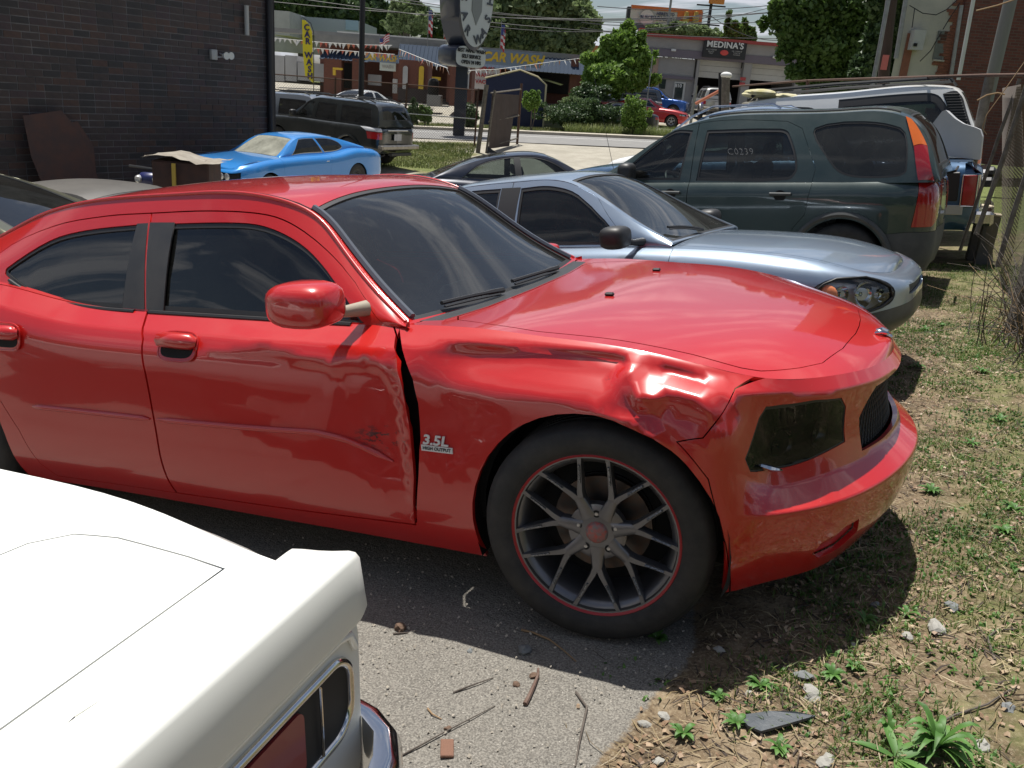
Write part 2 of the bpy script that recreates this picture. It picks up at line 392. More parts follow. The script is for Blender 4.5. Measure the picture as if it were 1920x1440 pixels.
def text_mesh(body,size,depth=.01,bold=0,shear=0,space=1):
    cu=bpy.data.curves.new('lettering','FONT'); cu.body=body; cu.size=size; cu.extrude=depth; cu.offset=bold; cu.shear=shear; cu.space_character=space; cu.align_x='CENTER'; cu.align_y='CENTER'; cu.resolution_u=3
    o=bpy.data.objects.new('t',cu); COL.objects.link(o); dg=bpy.context.evaluated_depsgraph_get(); me=bpy.data.meshes.new_from_object(o.evaluated_get(dg)); bpy.data.objects.remove(o)
    return me
def text(name,body,size,mt,parent,loc,rot,depth=.01,bold=0,shear=0,space=1,sx=1):
    me=text_mesh(body,size,depth,bold,shear,space); me.materials.clear(); me.materials.append(mt)
    o=bpy.data.objects.new(name,me); COL.objects.link(o); o.parent=parent; o.location=loc; o.rotation_euler=rot; o.scale=(sx,1,1); return o
# ---------- shared materials ----------
RUB=mat('rubber',(.018,.018,.018),.75,noise=(14,.5,(.05,.045,.04)),bump=(60,.2))
BLK=mat('black_plastic',(.022,.022,.023),.5)
DARK=mat('dark_cavity',(.008,.008,.008),.9)
CHR=mat('chrome',(.72,.72,.72),.12,1,noise=(9,.35,(.45,.42,.38)))
ALU=mat('bare_metal',(.45,.45,.46),.35,1)
SEAT=mat('seat_cloth',(.05,.052,.055),.9,bump=(90,.4)); SEATG=mat('grey_seat_cloth',(.16,.16,.16),.9)
G_DARK=glass('tinted_glass',(.05,.052,.055),.03,1.65); G_WS=glass('windshield_glass',(.30,.35,.34),.05); G_SIDE=glass('side_glass',(.42,.47,.46),.04)
LENS=glass('clear_lens',(.75,.77,.78),.05,1.6); REDL=mat('red_lens',(.35,.012,.015),.12,0,1); ORL=mat('amber_lens',(.75,.16,.02),.15,0,1); WHL=mat('pale_lens',(.55,.55,.56),.12,0,1)
TAN=mat('tan_plastic',(.30,.26,.20),.7)
def Spanel(mb,S,key,poly,mt,h=.05,holes=(),**k):
    s=S[key]; mb.surf(s,poly,list(holes),h,mt,s.sgn,**k)
def arch_poly(S,side,xa,za,r,r2=None):
    cols=S['wall']; pts=[]; 
    w=S['wall']; zb0=.0
    a=np.linspace(0,pi,22); P=[(xa+r*math.cos(t),za+(r2 or r)*math.sin(t)) for t in a]
    q=side_poly(S,'wall',side,P+[(xa-r*.985,za-.12),(xa+r*.985,za-.12)])
    arc=q[:22]; l=q[22].copy(); rr=q[23].copy(); l[1]=-.05; rr[1]=-.05
    return np.array([rr]+list(arc)+[l])
def wheel(parent,c,Rt,wd,rr,style,side,steer=0,rimmat=None,name='wheel',tilt=0):
    """c centre, Rt tyre radius, rr rim radius; side -1 right, +1 left (outer face direction)"""
    w=bpy.data.objects.new(name,None); COL.objects.link(w); w.parent=parent; w.location=c; w.rotation_euler=(0,0,steer); w.empty_display_size=.1
    h=wd/2; o=side
    if ('tyre',Rt,wd,rr,side) not in wheel.c:
        b=MB(); sw=Rt-rr
        prof=[(rr-.012,-h*.80),(rr+.004,-h*.92),(rr+sw*.45,-h*1.03),(rr+sw*.80,-h*.97),(Rt-.012,-h*.84),(Rt,-h*.70)]
        for q in (-.42,-.14,.14,.42): prof+=[(Rt,h*(q-.07)),(Rt-.008,h*(q-.06)),(Rt-.008,h*(q+.06)),(Rt,h*(q+.07))]
        prof+=[(Rt,h*.70),(Rt-.012,h*.84),(rr+sw*.80,h*.97),(rr+sw*.72,h*.985),(rr+sw*.70,h*1.0),(rr+sw*.45,h*1.03),(rr+sw*.2,h*1.0),(rr+sw*.17,h*.975),(rr+.004,h*.92),(rr-.012,h*.80)]
        b.lathe([(r,y*o) for r,y in prof],RUB,56)
        t=b.build('tyre'); wheel.c[('tyre',Rt,wd,rr,side)]=t.data; t.parent=w
    else:
        t=bpy.data.objects.new('tyre',wheel.c[('tyre',Rt,wd,rr,side)]); COL.objects.link(t); t.parent=w
    key=('rim',rr,wd,style,side)
    if key in wheel.c:
        t=bpy.data.objects.new('rim',wheel.c[key]); COL.objects.link(t); t.parent=w; return w
    b=MB(); rm=rimmat or ALU; f=h*.88*o
    b.lathe([(rr-.008,f),(rr+.006,f+.004*o),(rr+.006,f-.008*o),(rr-.012,f-.012*o),(rr-.03,f-.03*o),(rr-.045,-f*.9),(rr+.004,-f)],rm,48)
    b.lathe([(0,-f*.2),(rr*.62,-f*.2),(rr*.62,-f*.3),(rr-.03,-f*.6)],DARK,32)
    b.lathe([(.001,0),(rr*.60,0),(rr*.60,-.02*o)],mat('brake_disc',(.10,.095,.09),.45,.8,noise=(30,.4,(.18,.08,.04))),32)
    if style=='mesh':
        red=mat('red_rim_stripe',(.32,.015,.02),.4); chip=mat('chipped_paint',(.30,.31,.32),.45,.6,noise=(240,1,(.03,.03,.035)))
        b.lathe([(rr-.004,f+.001*o),(rr+.003,f+.0065*o),(rr+.008,f+.003*o)],red,64)
        y0=f-.035*o
        for k in range(7):
            a=-pi/2+2*pi*k/7
            def P(r,d,y): return (r*math.cos(a+d),y,r*math.sin(a+d))
            prev=None; 
            def strip(pts,ws):
                V=[];F=[]
                for i,(p,w_) in enumerate(zip(pts,ws)):
                    q=pts[min(i+1,len(pts)-1)]; p0=pts[max(i-1,0)]; t=Vector((q[0]-p0[0],0,q[2]-p0[2])).normalized(); n=Vector((-t.z,0,t.x))
                    for sg,dy in ((1,0),(.75,.006*o),(-.75,.006*o),(-1,0),(-.9,-.028*o),(.9,-.028*o)): V.append((p[0]+n.x*w_*sg,p[1]+dy,p[2]+n.z*w_*sg))
                m=6
                for i in range(len(pts)-1):
                    for j in range(m): F.append((i*m+j,i*m+(j+1)%m,(i+1)*m+(j+1)%m,(i+1)*m+j))
                b.add(V,F,rm)
            strip([P(.05,0,y0),P(rr*.30,0,y0+.004*o),P(rr*.47,0,y0+.008*o)],[.032,.022,.017])
            for sd in(-1,1):
                strip([P(rr*.42,sd*.01,y0+.006*o),P(rr*.55,sd*.10,y0+.010*o),P(rr*.70,sd*.19,y0+.014*o),P(rr*.86,sd*.245,y0+.020*o),P(rr*.985,sd*.28,y0+.028*o)],[.013,.0105,.008,.007,.009])
                b.tube([P(rr*.66,sd*.172,y0+.0215*o),P(rr*.76,sd*.212,y0+.0235*o),P(rr*.88,sd*.25,y0+.0285*o)],.0042,chip,5,flat=1)
        # web between neighbouring arms around the hub
        b.lathe([(.0,y0+.004*o),(.075,y0+.006*o),(.092,y0),(.092,y0-.03*o)],rm,40)
        for k in range(5):
            a=2*pi*k/5+pi/2; b.lathe([(.0001,y0+.0065*o),(.0125,y0+.0065*o)],DARK,14,c=(.062*math.cos(a),0,.062*math.sin(a))); b.lathe([(.0001,y0+.009*o),(.006,y0+.008*o)],ALU,6,c=(.062*math.cos(a),0,.062*math.sin(a)))
        b.lathe([(.0001,y0+.018*o),(.028,y0+.017*o),(.033,y0+.012*o),(.036,y0+.004*o)],mat('hub_cap',(.16,.155,.15),.5,noise=(60,1,(.42,.07,.05))),24)
    elif style=='steel':
        b.lathe([(.0001,f-.02*o),(.05,f-.02*o),(.06,f-.045*o),(rr*.55,f-.05*o),(rr*.72,f-.015*o),(rr*.9,f-.03*o),(rr,f-.04*o)],rm,40)
        for k in range(8):
            a=2*pi*k/8; b.lathe([(.0001,f-.028*o),(.018,f-.028*o)],DARK,10,c=(rr*.63*math.cos(a),0,rr*.63*math.sin(a)))
    else: # five-spoke
        n=5 if style=='five' else int(style)
        for k in range(n):
            a=2*pi*k/n+pi/2; pts=[(rr*.12*math.cos(a),f-.03*o,rr*.12*math.sin(a)),(rr*.6*math.cos(a),f-.018*o,rr*.6*math.sin(a)),(rr*.97*math.cos(a),f-.022*o,rr*.97*math.sin(a))]
            b.tube(pts,[.030,.024,.032],rm,8,flat=1)
        b.lathe([(.0001,f-.008*o),(.035,f-.01*o),(.05,f-.03*o)],rm,24)
    t=b.build('rim'); wheel.c[key]=t.data; t.parent=w
    return w
wheel.c={}
def seat(parent,x,y,z,mt=None,w=.25,name='seat'):
    b=MB(); mt=mt or SEAT
    b.box((x+.02,y,z+.10),(.5,w*1.95,.16),mt,bev=.05); rt=Matrix.Rotation(R(-18),3,'Y'); b.box((x-.28,y,z+.42),(.13,w*1.9,.60),mt,rot=rt,bev=.05); b.box((x-.40,y,z+.80),(.09,w*1.0,.17),mt,rot=rt,bev=.035)
    return b.build(name,parent)
def interior(root,sp,dashx,seats,z0=.35,w=.66,mt=None,x1=None):
    x0=seats[-1][0]-.5; b=MB(); b.box(((dashx+x0)/2,0,z0-.06),(dashx-x0+.4,w*2,.05),DARK); b.build('cabin_floor',root)
    b=MB(); b.box((dashx+.02,0,z0+.42),(.36,w*2,.22),BLK,bev=.06); b.box((dashx-.14,.36 if not sp.get('rhd') else -.36,z0+.52),(.12,.34,.07),BLK,bev=.03); b.build('dashboard',root)
    b=MB(); rt=Matrix.Rotation(R(-62),3,'Y'); pts=[Vector((.175*math.cos(a),.175*math.sin(a),0)) for a in np.linspace(0,2*pi,25)]; b.tube([tuple(rt@p+Vector((dashx-.28,.37,z0+.47))) for p in pts],.014,BLK,6,cap=False); b.build('steering_wheel',root)
    for (x,y,wd) in seats: seat(root,x,y,z0,mt,wd)
def xmir(poly): return [(a,-b) for a,b in poly]
def build_car(name,label,cat,sp,group=None):
    S=car_surfs(sp); root=thing(name,label,cat,group=group); pm=sp['paint']; h=sp.get('h',.06); gap=sp.get('gap',.003); fl=.016
    H={k:[] for k in S}; wall=S['wall']; sides=sp.get('sides','LR')
    arches={}
    for (xa,za,r) in sp['arch']:
        for sd in 'LR':
            q=arch_poly(S,sd,xa,za,r); arches[(xa,sd)]=q; H['wall'].append(q)
    panels=[]   # (name, [(surf,poly,holes,mat)])
    wins=[]
    for w in sp.get('windows',[]):
        for sd,key in (('L','left'),('R','right')):
            q=side_poly(S,key,sd,w['p']); wins.append((w,key,q)); H[key].append(q)
    for d in sp.get('doors',[]):
        for sd,key in (('L','left'),('R','right')):
            pw=side_poly(S,'wall',sd,d['w']); H['wall'].append(pw); it=[('wall',offpoly(pw,gap if sd+d['n'] not in sp.get('wide',{}) else sp['wide'][sd+d['n']]),[a for a in arches.values()])]
            if d.get('f') is not None:
                pf=side_poly(S,key,sd,d['f']); H[key].append(pf); it.append((key,offpoly(pf,gap),[q for w_,k_,q in wins if k_==key]))
            panels.append((d['n'],sd,it,d.get('m',pm)))
    # front / rear bumper covers
    for bn,seam,front in (('front_bumper',sp.get('bf'),True),('rear_bumper',sp.get('br'),False)):
        if not seam: continue
        l=side_poly(S,'wall','L',seam); r=side_poly(S,'wall','R',seam)
        lo=lambda q,t:(q[0],t)
        if seam[0][1]<.42: l[0][1]=-.03; r[0][1]=-.03      # seam listed bottom to top
        full=sp.get('bfull',True) if front else sp.get('brfull',False)
        if full: l[-1][1]=wall.kt[-1]+.03; r[-1][1]=wall.kt[-1]+.03
        if front: polys=[np.array(list(l)+list(r[::-1]))]
        else:
            E=wall.ks[-1]; polys=[np.array([(-.03,l[0][1])]+list(l)+[(-.03,l[-1][1])]),np.array([(E+.03,r[0][1])]+list(r)+[(E+.03,r[-1][1])])]
        it=[]
        for q in polys: H['wall'].append(q); it.append(('wall',offpoly(q,gap) ,list(arches.values())+[]))
        panels.append((bn,'',it,sp.get('bumpm',pm)))
    # lights and other inserts on the wall
    ins=[]
    for l in sp.get('inserts',[]):
        for sd in l.get('s','LR'):
            if sd=='F': q=wall.inv([1,2],l['p'],(wall.smid-1.1,wall.smid+1.1))
            elif l.get('ax')=='yz':
                yy=[(a*(1 if sd=='L' else -1),b) for a,b in l['p']]
                if l.get('rear'): q=wall.inv([1,2],yy,(0,1.4) if sd=='L' else (wall.ks[-1]-1.4,wall.ks[-1]))
                else: q=wall.inv([1,2],yy,(wall.smid-1.1,wall.smid+.001) if sd=='L' else (wall.smid-.001,wall.smid+1.1))
            else: q=side_poly(S,'wall',sd,l['p'])
            ins.append((l,sd,q)); H['wall'].append(q)
    dk=S['deck']; sq=lambda pts:dk.inv([0,1],pts)
    for nm,k in (('hood','hood'),('trunk_lid','trunk')):
        if sp.get(k) is not None:
            p=sp[k]; q=sq(list(p)+[(a,-b) for a,b in p[::-1] if abs(b)>1e-6]); H['deck'].append(q); panels.append((nm,'',[('deck',offpoly(q,gap*1.3),[])],sp.get(k+'m',pm)))
    if sp.get('cowl'):
        p=sp['cowl']; q=sq(list(p)+[(a,-b) for a,b in p[::-1] if abs(b)>1e-6]); H['deck'].append(q); panels.append(('cowl','',[('deck',q,[])],BLK))
    gf=[(g[5],g[6]-.05) for g in sp['gh']]
    q=sq(gf+[(a,-b) for a,b in gf[::-1]]); H['deck'].append(q)
    tp=S['top']; kk=tp.ks; kt=tp.kt[-1]
    ipos=lambda i:float(np.interp(i,range(len(kk)),kk))
    tg=[]
    for nm,k,gm in (('windshield','ws',sp.get('wsm',G_WS)),('rear_window','rg',sp.get('rwm',G_DARK))):
        if sp.get(k) is not None:
            i0,i1,m0,m1=sp[k]; A,B=ipos(i0),ipos(i1); q=np.array([(A,m0*kt),(A+(B-A)*.5,(m0+m1)/2*kt),(B,m1*kt),(B,(1-m1)*kt),(A+(B-A)*.5,(1-(m0+m1)/2)*kt),(A,(1-m0)*kt)])
            q=smooth_poly(q,5,sharp=(0,2,3,5)); H['top'].append(q); tg.append((nm,q,gm))
    if sp.get('sunroof'):
        i0,i1,m=sp['sunroof']; q=np.array([(ipos(i0),m*kt),(ipos(i1),m*kt),(ipos(i1),(1-m)*kt),(ipos(i0),(1-m)*kt)]); H['top'].append(q); tg.append(('sunroof',q,G_DARK))
    for (ke,pe) in sp.get('cuts',[]): H[ke].append(side_poly(S,ke,'R',pe))
    b=MB()
    for k in ('wall','deck','top','left','right'): b.surf(S[k],None,H[k],h,sp.get('roofm',pm) if k=='top' else pm,S[k].sgn,flange=fl)
    body=b.build('body',root)
    for nm,sd,it,mt in panels:
        b=MB()
        for key,poly,holes in it:
            hs=list(holes)
            if key=='wall': hs+=[q for _,_,q in ins]
            poly=np.clip(poly,0,[S[key].ks[-1],S[key].kt[-1]])
            b.surf(S[key],poly,hs,h*sp.get('ph',.8),mt,S[key].sgn,flange=fl)
        for key,poly in sp.get('extra',{}).get(sd+nm,[]): b.surf(S[key],S[key].inv([0,1],poly),[],h,mt,S[key].sgn,flange=fl)
        if b.v: b.build(nm,root)
    for w,key,q in wins:
        g=w.get('m',G_SIDE); b=MB(); b.surf(S[key],offpoly(q,.012),[],.12,g,S[key].sgn,flange=0,off=-.010); o=b.build('window',root)
        b=MB(); b.surf(S[key],offpoly(q,.0015),[offpoly(q,w.get('seal',.014))],.03,w.get('sm',BLK),S[key].sgn,flange=.012,off=-.004); b.build('window_seal',o)
        for (pp,mm) in w.get('posts',[]):
            b=MB(); b.surf(S[key],side_poly(S,key,key[0].upper(),pp),[],.05,mm,S[key].sgn,flange=.01,off=-.003); b.build('pillar_trim',o)
    for nm,q,g in tg:
        b=MB(); b.surf(tp,offpoly(q,.015),[],.10,g,tp.sgn,flange=0,off=-.008); o=b.build(nm,root)
        b=MB(); b.surf(tp,offpoly(q,.001),[offpoly(q,sp.get('seal',.022))],.04,sp.get('sealm',BLK),tp.sgn,flange=.01,off=-.003); b.build('glass_seal',o)
        if nm=='windshield' and sp.get('frit',.06):
            b=MB(); b.surf(tp,offpoly(q,.02),[offpoly(q,.02+sp.get('frit',.06))],.08,DARK,tp.sgn,flange=0,off=-.013); b.build('frit_band',o)
    for l,sd,q in ins:
        b=MB(); b.surf(wall,offpoly(q,.002),[],.035,l['m'],wall.sgn,flange=.02,off=l.get('off',-.004)); o=b.build(l['n'],root)
        if l.get('label'): o['label']=l['label']
        if l.get('back'): 
            b=MB(); b.surf(wall,offpoly(q,.004),[],.05,l['back'],wall.sgn,flange=0,off=-l.get('depth',.06)); b.surf(wall,offpoly(q,.001),[offpoly(q,.006)],.04,l.get('rimm',BLK),wall.sgn,flange=l.get('depth',.06),off=-.002); b.build('housing',o)
        for (a_,b_,m_) in l.get('bowls',[]):   # reflectors: fractions along/up the polygon's box
            mn,mxx=q.min(0),q.max(0); st=mn+(mxx-mn)*np.array([a_ if sd!='R' else 1-a_,b_]); P=wall.ev([st[0]],[st[1]])[0]; n=wall.nrm([st[0]],[st[1]])[0]*wall.sgn
            P=P-n*.045; rad=m_; bb=MB(); z=Vector((1,0,0)) if abs(n[0])>.3 else Vector(n); rt=Vector(n).lerp(Vector((1,0,0)),.5).normalized().to_track_quat('Z','Y').to_matrix()
            prof=[(rad,.028),(rad*.85,.008),(rad*.5,-.012),(.012,-.02),(.012,.012),(.0001,.016)]; V=[];F=[];n_=20
            for i in range(n_):
                w_=2*pi*i/n_
                for (r_,h_) in prof: V.append(tuple(rt@Vector((r_*math.cos(w_),r_*math.sin(w_),h_))+Vector(P)))
            for i in range(n_):
                for j in range(len(prof)-1): F.append((i*6+j,((i+1)%n_)*6+j,((i+1)%n_)*6+j+1,i*6+j+1))
            bb.add(V,F,l.get('bowlm',CHR)); bb.build('reflector',o)
    # inner liner, floor and wheel wells keep daylight out of the gaps
    if sp.get('liner',True):
        ks_,kt_=wall.ks[-1],wall.kt[-1]*.12; b=MB(); b.surf(wall,[(0,kt_),(ks_,kt_),(ks_,wall.kt[-1]*.80),(0,wall.kt[-1]*.80)],list(arches.values())+([q for l,_,q in ins if l.get('open')]),.16,DARK,wall.sgn,flange=0,off=-.095)
        x0,x1=sp['cols'][0][0]+.35,sp['cols'][-1][0]-.48; b.box(((x0+x1)/2,0,sp['cols'][9][2]+.05),(x1-x0,1.4,.04),DARK)
        b.build('underbody',root)
    for (xa,za,r) in sp['arch']:
        yw=sp['cols'][len(sp['cols'])//2][1]-.03
        for sg in(-1,1): b=MB(); b.lathe([(r+.012,sg*yw),(r+.03,sg*(yw-.12)),(r+.01,sg*(yw-.33)),(.05,sg*(yw-.33))],DARK,24,c=(xa,0,za),a0=-.35,a1=pi+.35); b.build('wheel_well_liner',root)
    for (xa,ya,za,Rt,wd,rr,st,stx) in sp['wheels']:
        for sg in(-1,1): wheel(root,(xa,ya*sg,za),Rt,wd,rr,st,sg,steer=stx,rimmat=sp.get('rimm'))
    return root,S
def on(S,key,side,xz,off=0,ax=(0,2)):
    s=S[key]; q=side_poly(S,key,side,[xz])[0] if ax==(0,2) else s.inv(list(ax),[xz])[0]
    P=s.ev([q[0]],[q[1]])[0]; n=s.nrm([q[0]],[q[1]])[0]*s.sgn
    return P+n*off,n
def strip_on(mb,S,key,side,pts,off,r,mt,n=6,flat=None,N_=None,ax=(0,2)):
    P=[]; q=np.array(pts,float); k=N_ or max(2,int(np.linalg.norm(np.diff(q,axis=0),axis=1).sum()/.06))
    d=np.r_[0,np.cumsum(np.linalg.norm(np.diff(q,axis=0),axis=1))]
    for t in np.linspace(0,d[-1],k): P.append(tuple(on(S,key,side,(np.interp(t,d,q[:,0]),np.interp(t,d,q[:,1])),off,ax)[0]))
    mb.tube(P,r,mt,n,flat=flat)
def handle(root,S,side,x,z,w=.20,mt=None,recess=True,hh=.035):
    P,n=on(S,'wall',side,(x,z),0); b=MB(); sg=1 if side=='L' else -1; rot=Matrix.Rotation(math.atan2(n[2],abs(n[1]))*(1 if side=='L' else -1),3,'X')
    if recess:
        q=[(w*.46*math.copysign(abs(math.cos(a))**.55,math.cos(a)),hh*.95*math.copysign(abs(math.sin(a))**.6,math.sin(a))) for a in np.linspace(0,2*pi,28)]
        b.prism(q[:-1],-.004,.002,mt or BLK,rot=rot,c=tuple(P)); b.prism([(u*.86,v*.78) for u,v in q[:-1]],-.0052 if sg<0 else .0,.0052 if sg>0 else .0,DARK,rot=rot,c=(P[0],P[1],P[2]-.001))
        b.tube([tuple(Vector(P)+rot@Vector((u,sg*.003,v))) for u,v in q],.0035,mt or BLK,6,cap=False)
    zz_=hh*.28 if recess else 0
    b.tube([tuple(Vector(P)+rot@Vector((u,sg*o_,zz_))) for u,o_ in ((-w*.42,.004),(-w*.36,.017),(0,.022),(w*.36,.017),(w*.42,.004))],[hh*.3,hh*.5,hh*.52,hh*.5,hh*.3],mt or BLK,8)
    return b.build('door_handle',root)
def mirror(root,P,side,size,mt,armmt=None,name='door_mirror'):
    sg=1 if side=='L' else -1; b=MB(); L_,W_,H_=size; V=[];F=[];n=20;m=10
    for i in range(m+1):
        t=pi*i/m; 
        for k in range(n):
            a=2*pi*k/n; e=.62; sp_=lambda v:math.copysign(abs(v)**e,v)
            V.append((P[0]-L_/2*math.copysign(abs(math.cos(t))**.8,math.cos(t)),P[1]+W_/2*sp_(math.sin(t)**.75*math.cos(a)),P[2]+H_/2*sp_(math.sin(t)**.75*math.sin(a))))
    for i in range(m):
        for k in range(n): F.append((i*n+k,(i+1)*n+k,(i+1)*n+(k+1)%n,i*n+(k+1)%n))
    b.add(V,F,mt); o=b.build(name,root)
    b=MB(); b.tube([(P[0]+.02,P[1]-sg*W_*.35,P[2]-H_*.22),(P[0]+.06,P[1]-sg*W_*.62,P[2]-H_*.30),(P[0]+.09,P[1]-sg*(W_*.62+.08),P[2]-H_*.32)],[.026,.020,.028],armmt or BLK,8); b.build('mirror_arm',o)
    b=MB(); b.box((P[0]-L_*.5+.012,P[1],P[2]),(.012,W_*.55,H_*.50),CHR,bev=.002); b.build('mirror_glass',o)
    return o
# ---------- crashed red sedan ----------
_DF=[(-.66,.955,0),(-.4,.958,0),(-.1,.952,0),(.1,.945,0),(.3,.925,0),(.46,.88,0),(.45,.78,0),(.36,.68,0),(.32,.55,0),
 (-.60,.62,.006),(-.50,.50,0),(-.38,.42,0),(-.34,.60,0),(-.25,.715,0),(-.1,.772,-.004),(.03,.775,-.008),
 (.05,.95,0),(.05,.90,0),(.05,.86,0),(.05,.82,0),(.05,.79,0),(-.61,.88,.004),(-.47,.76,.022),(-.40,.66,.014),(-.33,.80,.006),(-.45,.88,.004),(-.2,.88,0),(.085,.895,.030),(.108,.915,.004),(.115,.878,.004),
 (.165,.827,-.022),(.17,.865,.040),(.22,.872,.056),(.30,.865,.048),(.24,.836,-.004),(.32,.830,-.012),(.395,.826,-.004),(.22,.795,.034),(.135,.750,-.030),(.175,.765,.026),(.30,.775,.036),(.36,.76,.014),(.12,.795,.016),(.26,.70,.01),(.40,.87,.015)]
_DD=[(-1.78,.925,0),(-1.4,.93,0),(-1.0,.935,0),(-.66,.94,0),(-1.78,.80,0),(-1.78,.5,0),(-1.7,.28,0),(-1.2,.28,0),(-.63,.29,0),
 (-1.5,.845,0),(-1.36,.872,-.004),(-1.22,.900,-.010),(-1.06,.868,-.002),(-.92,.848,-.006),(-.84,.855,-.003),(-.775,.884,-.012),(-.70,.850,-.002),
 (-1.34,.835,.012),(-1.20,.84,.026),(-1.05,.82,.034),(-.90,.80,.040),(-.78,.82,.034),(-.70,.80,.040),(-1.28,.70,.018),(-1.05,.68,.030),(-.86,.69,.036),(-.72,.68,.044),(-.66,.74,.040),
 (-.98,.62,.020),(-.84,.60,.030),(-.70,.575,.038),(-.66,.50,.026),(-.84,.47,.010),(-.70,.40,.012),(-1.3,.56,.006),(-1.05,.50,.002),(-1.5,.66,.004)]
def dent(P):
    """crash damage on the right side (y<0): crumpled fender, folded door skin"""
    x,y,z=P[:,0],P[:,1],P[:,2]; D=np.zeros_like(P); m=(y<-.55)&(x>-1.85)&(x<.5)&(z>.2)&(z<.97)
    if not m.any(): return D
    q=P[m][:,[0,2]]; d=np.zeros(len(q))
    for T,rng,sc in ((_DF,q[:,0]>-.635,.85),(_DD,q[:,0]<=-.635,.65)):
        t=np.array(T)
        if rng.any():
            a=lin_tri(t[:,:2],t[:,2],q[rng])
            for dx,dz in ((.010,0),(-.010,0),(0,.010),(0,-.010)): a=a+lin_tri(t[:,:2],t[:,2],q[rng]+np.array([dx,dz])*.55)
            d[rng]=a/5*sc
    X,Z=q[:,0],q[:,1]; g=lambda cx,cz,sx,sz:np.exp(-((X-cx)/sx)**2-((Z-cz)/sz)**2)
    sm=lambda t:(lambda u:u*u*(3-2*u))(np.clip(t,0,1))
    d+=.050*sm((X+.63)/.26)*(1-sm((X-.045)/.06))*sm((.948-Z)/.055)*sm((Z-.785)/.10)
    d+=0*np.sin(X*42+Z*23)*g(-.74,.60,.16,.12)+.0008*np.sin(Z*60-X*19)*g(-.45,.68,.12,.16)+.0006*np.sin(X*38-Z*45)*g(.1,.84,.3,.07)
    d*=np.clip((np.interp(X,[-.7,0,.2,.38,.5],[.965,.943,.918,.885,.86])-.006-Z)/.032,0,1)
    D[m,1]=d; return D
ch_sec=[(0,.075),(.13,.02),(.40,0),(.66,-.002),(.855,.012),(.925,.045),(1,.135)]
ch_cols=[(-4.08,0,.24,1.02,1),(-4.05,.42,.24,1.02,1),(-3.93,.72,.24,1.02,1),(-3.72,.87,.24,1.02,1),(-3.38,.93,.22,1.03,1),(-3.0,.95,.20,1.055,1),(-2.7,.95,.20,1.055,1),(-2.3,.935,.20,.99,1),(-1.8,.93,.20,.965,1),(-1.25,.93,.20,.962,1),(-.70,.93,.20,.965,1),(-.42,.935,.20,.968,1),
(-.2,.94,.20,.955,1),(0,.945,.20,.943,1),(.2,.94,.20,.918,1),(.38,.915,.20,.885,1),(.53,.83,.21,.85,1),(.66,.70,.215,.83,1),(.755,.54,.22,.815,1),(.82,.36,.225,.80,1),(.86,.18,.23,.792,1),(.872,0,.23,.788,1)]
# rows 0 bottom .. 6 top
ch_ov={}
# explicit front fascia: per column (x,y) base -> rows at chosen heights: lip, bumper, shelf, recess, recess top, brow, top
_fas=[(15,(.385,.84),0),(16,(.53,.80),1),(17,(.66,.675),1),(18,(.755,.52),1),(19,(.82,.35),1),(20,(.86,.175),1),(21,(.875,0),1)]
for k,(x,y),full in _fas:
    nx,ny={15:(.30,.95),16:(.62,.78),17:(.72,.69),18:(.84,.54),19:(.93,.36),20:(.985,.17),21:(1,0)}[k]
    zt=ch_cols[k][3]
    if full:
        for j,(z,o) in enumerate([(.20+.005*k-.08,-.085),(.30,-.030),(.470,.014),(.530,-.058),(.69,-.076),(zt-.042,-.060),(zt,-.088)]):
            ch_ov[(k,j)]=(x+nx*o,(y+ny*o) if k<21 else 0,z)
CH=dict(cols=ch_cols,sec=ch_sec,ov=ch_ov,dc=[(-4.1,1.03),(-3.6,1.07),(-3.0,1.07),(-2.,1.0),(-.9,.97),(-.6,.955),(-.2,.972),(.2,.945),(.55,.895),(.75,.83),(.9,.79)],crown=2.6,disp=dent,
gh=[(-3.55,1.075,-3.50,.70,1.055,-3.50,.735,1.045),(-3.25,1.165,-3.22,.66,1.13,-3.15,.76,1.055),(-2.93,1.28,-2.90,.625,1.225,-2.85,.79,1.055),(-2.6,1.365,-2.62,.61,1.318,-2.6,.80,1.015),(-2.2,1.415,-2.25,.60,1.378,-2.2,.80,.970),(-1.75,1.428,-1.80,.60,1.395,-1.75,.80,.957),
(-1.42,1.41,-1.42,.60,1.385,-1.40,.80,.954),(-1.235,1.375,-1.19,.595,1.322,-1.15,.80,.953),(-1.02,1.25,-1.03,.645,1.21,-.98,.80,.953),(-.82,1.09,-.86,.715,1.075,-.83,.80,.955),(-.62,.945,-.68,.79,.965,-.66,.81,.962)],
gci=(),cj=(2,3,5),rp=2.5,sb=.016)

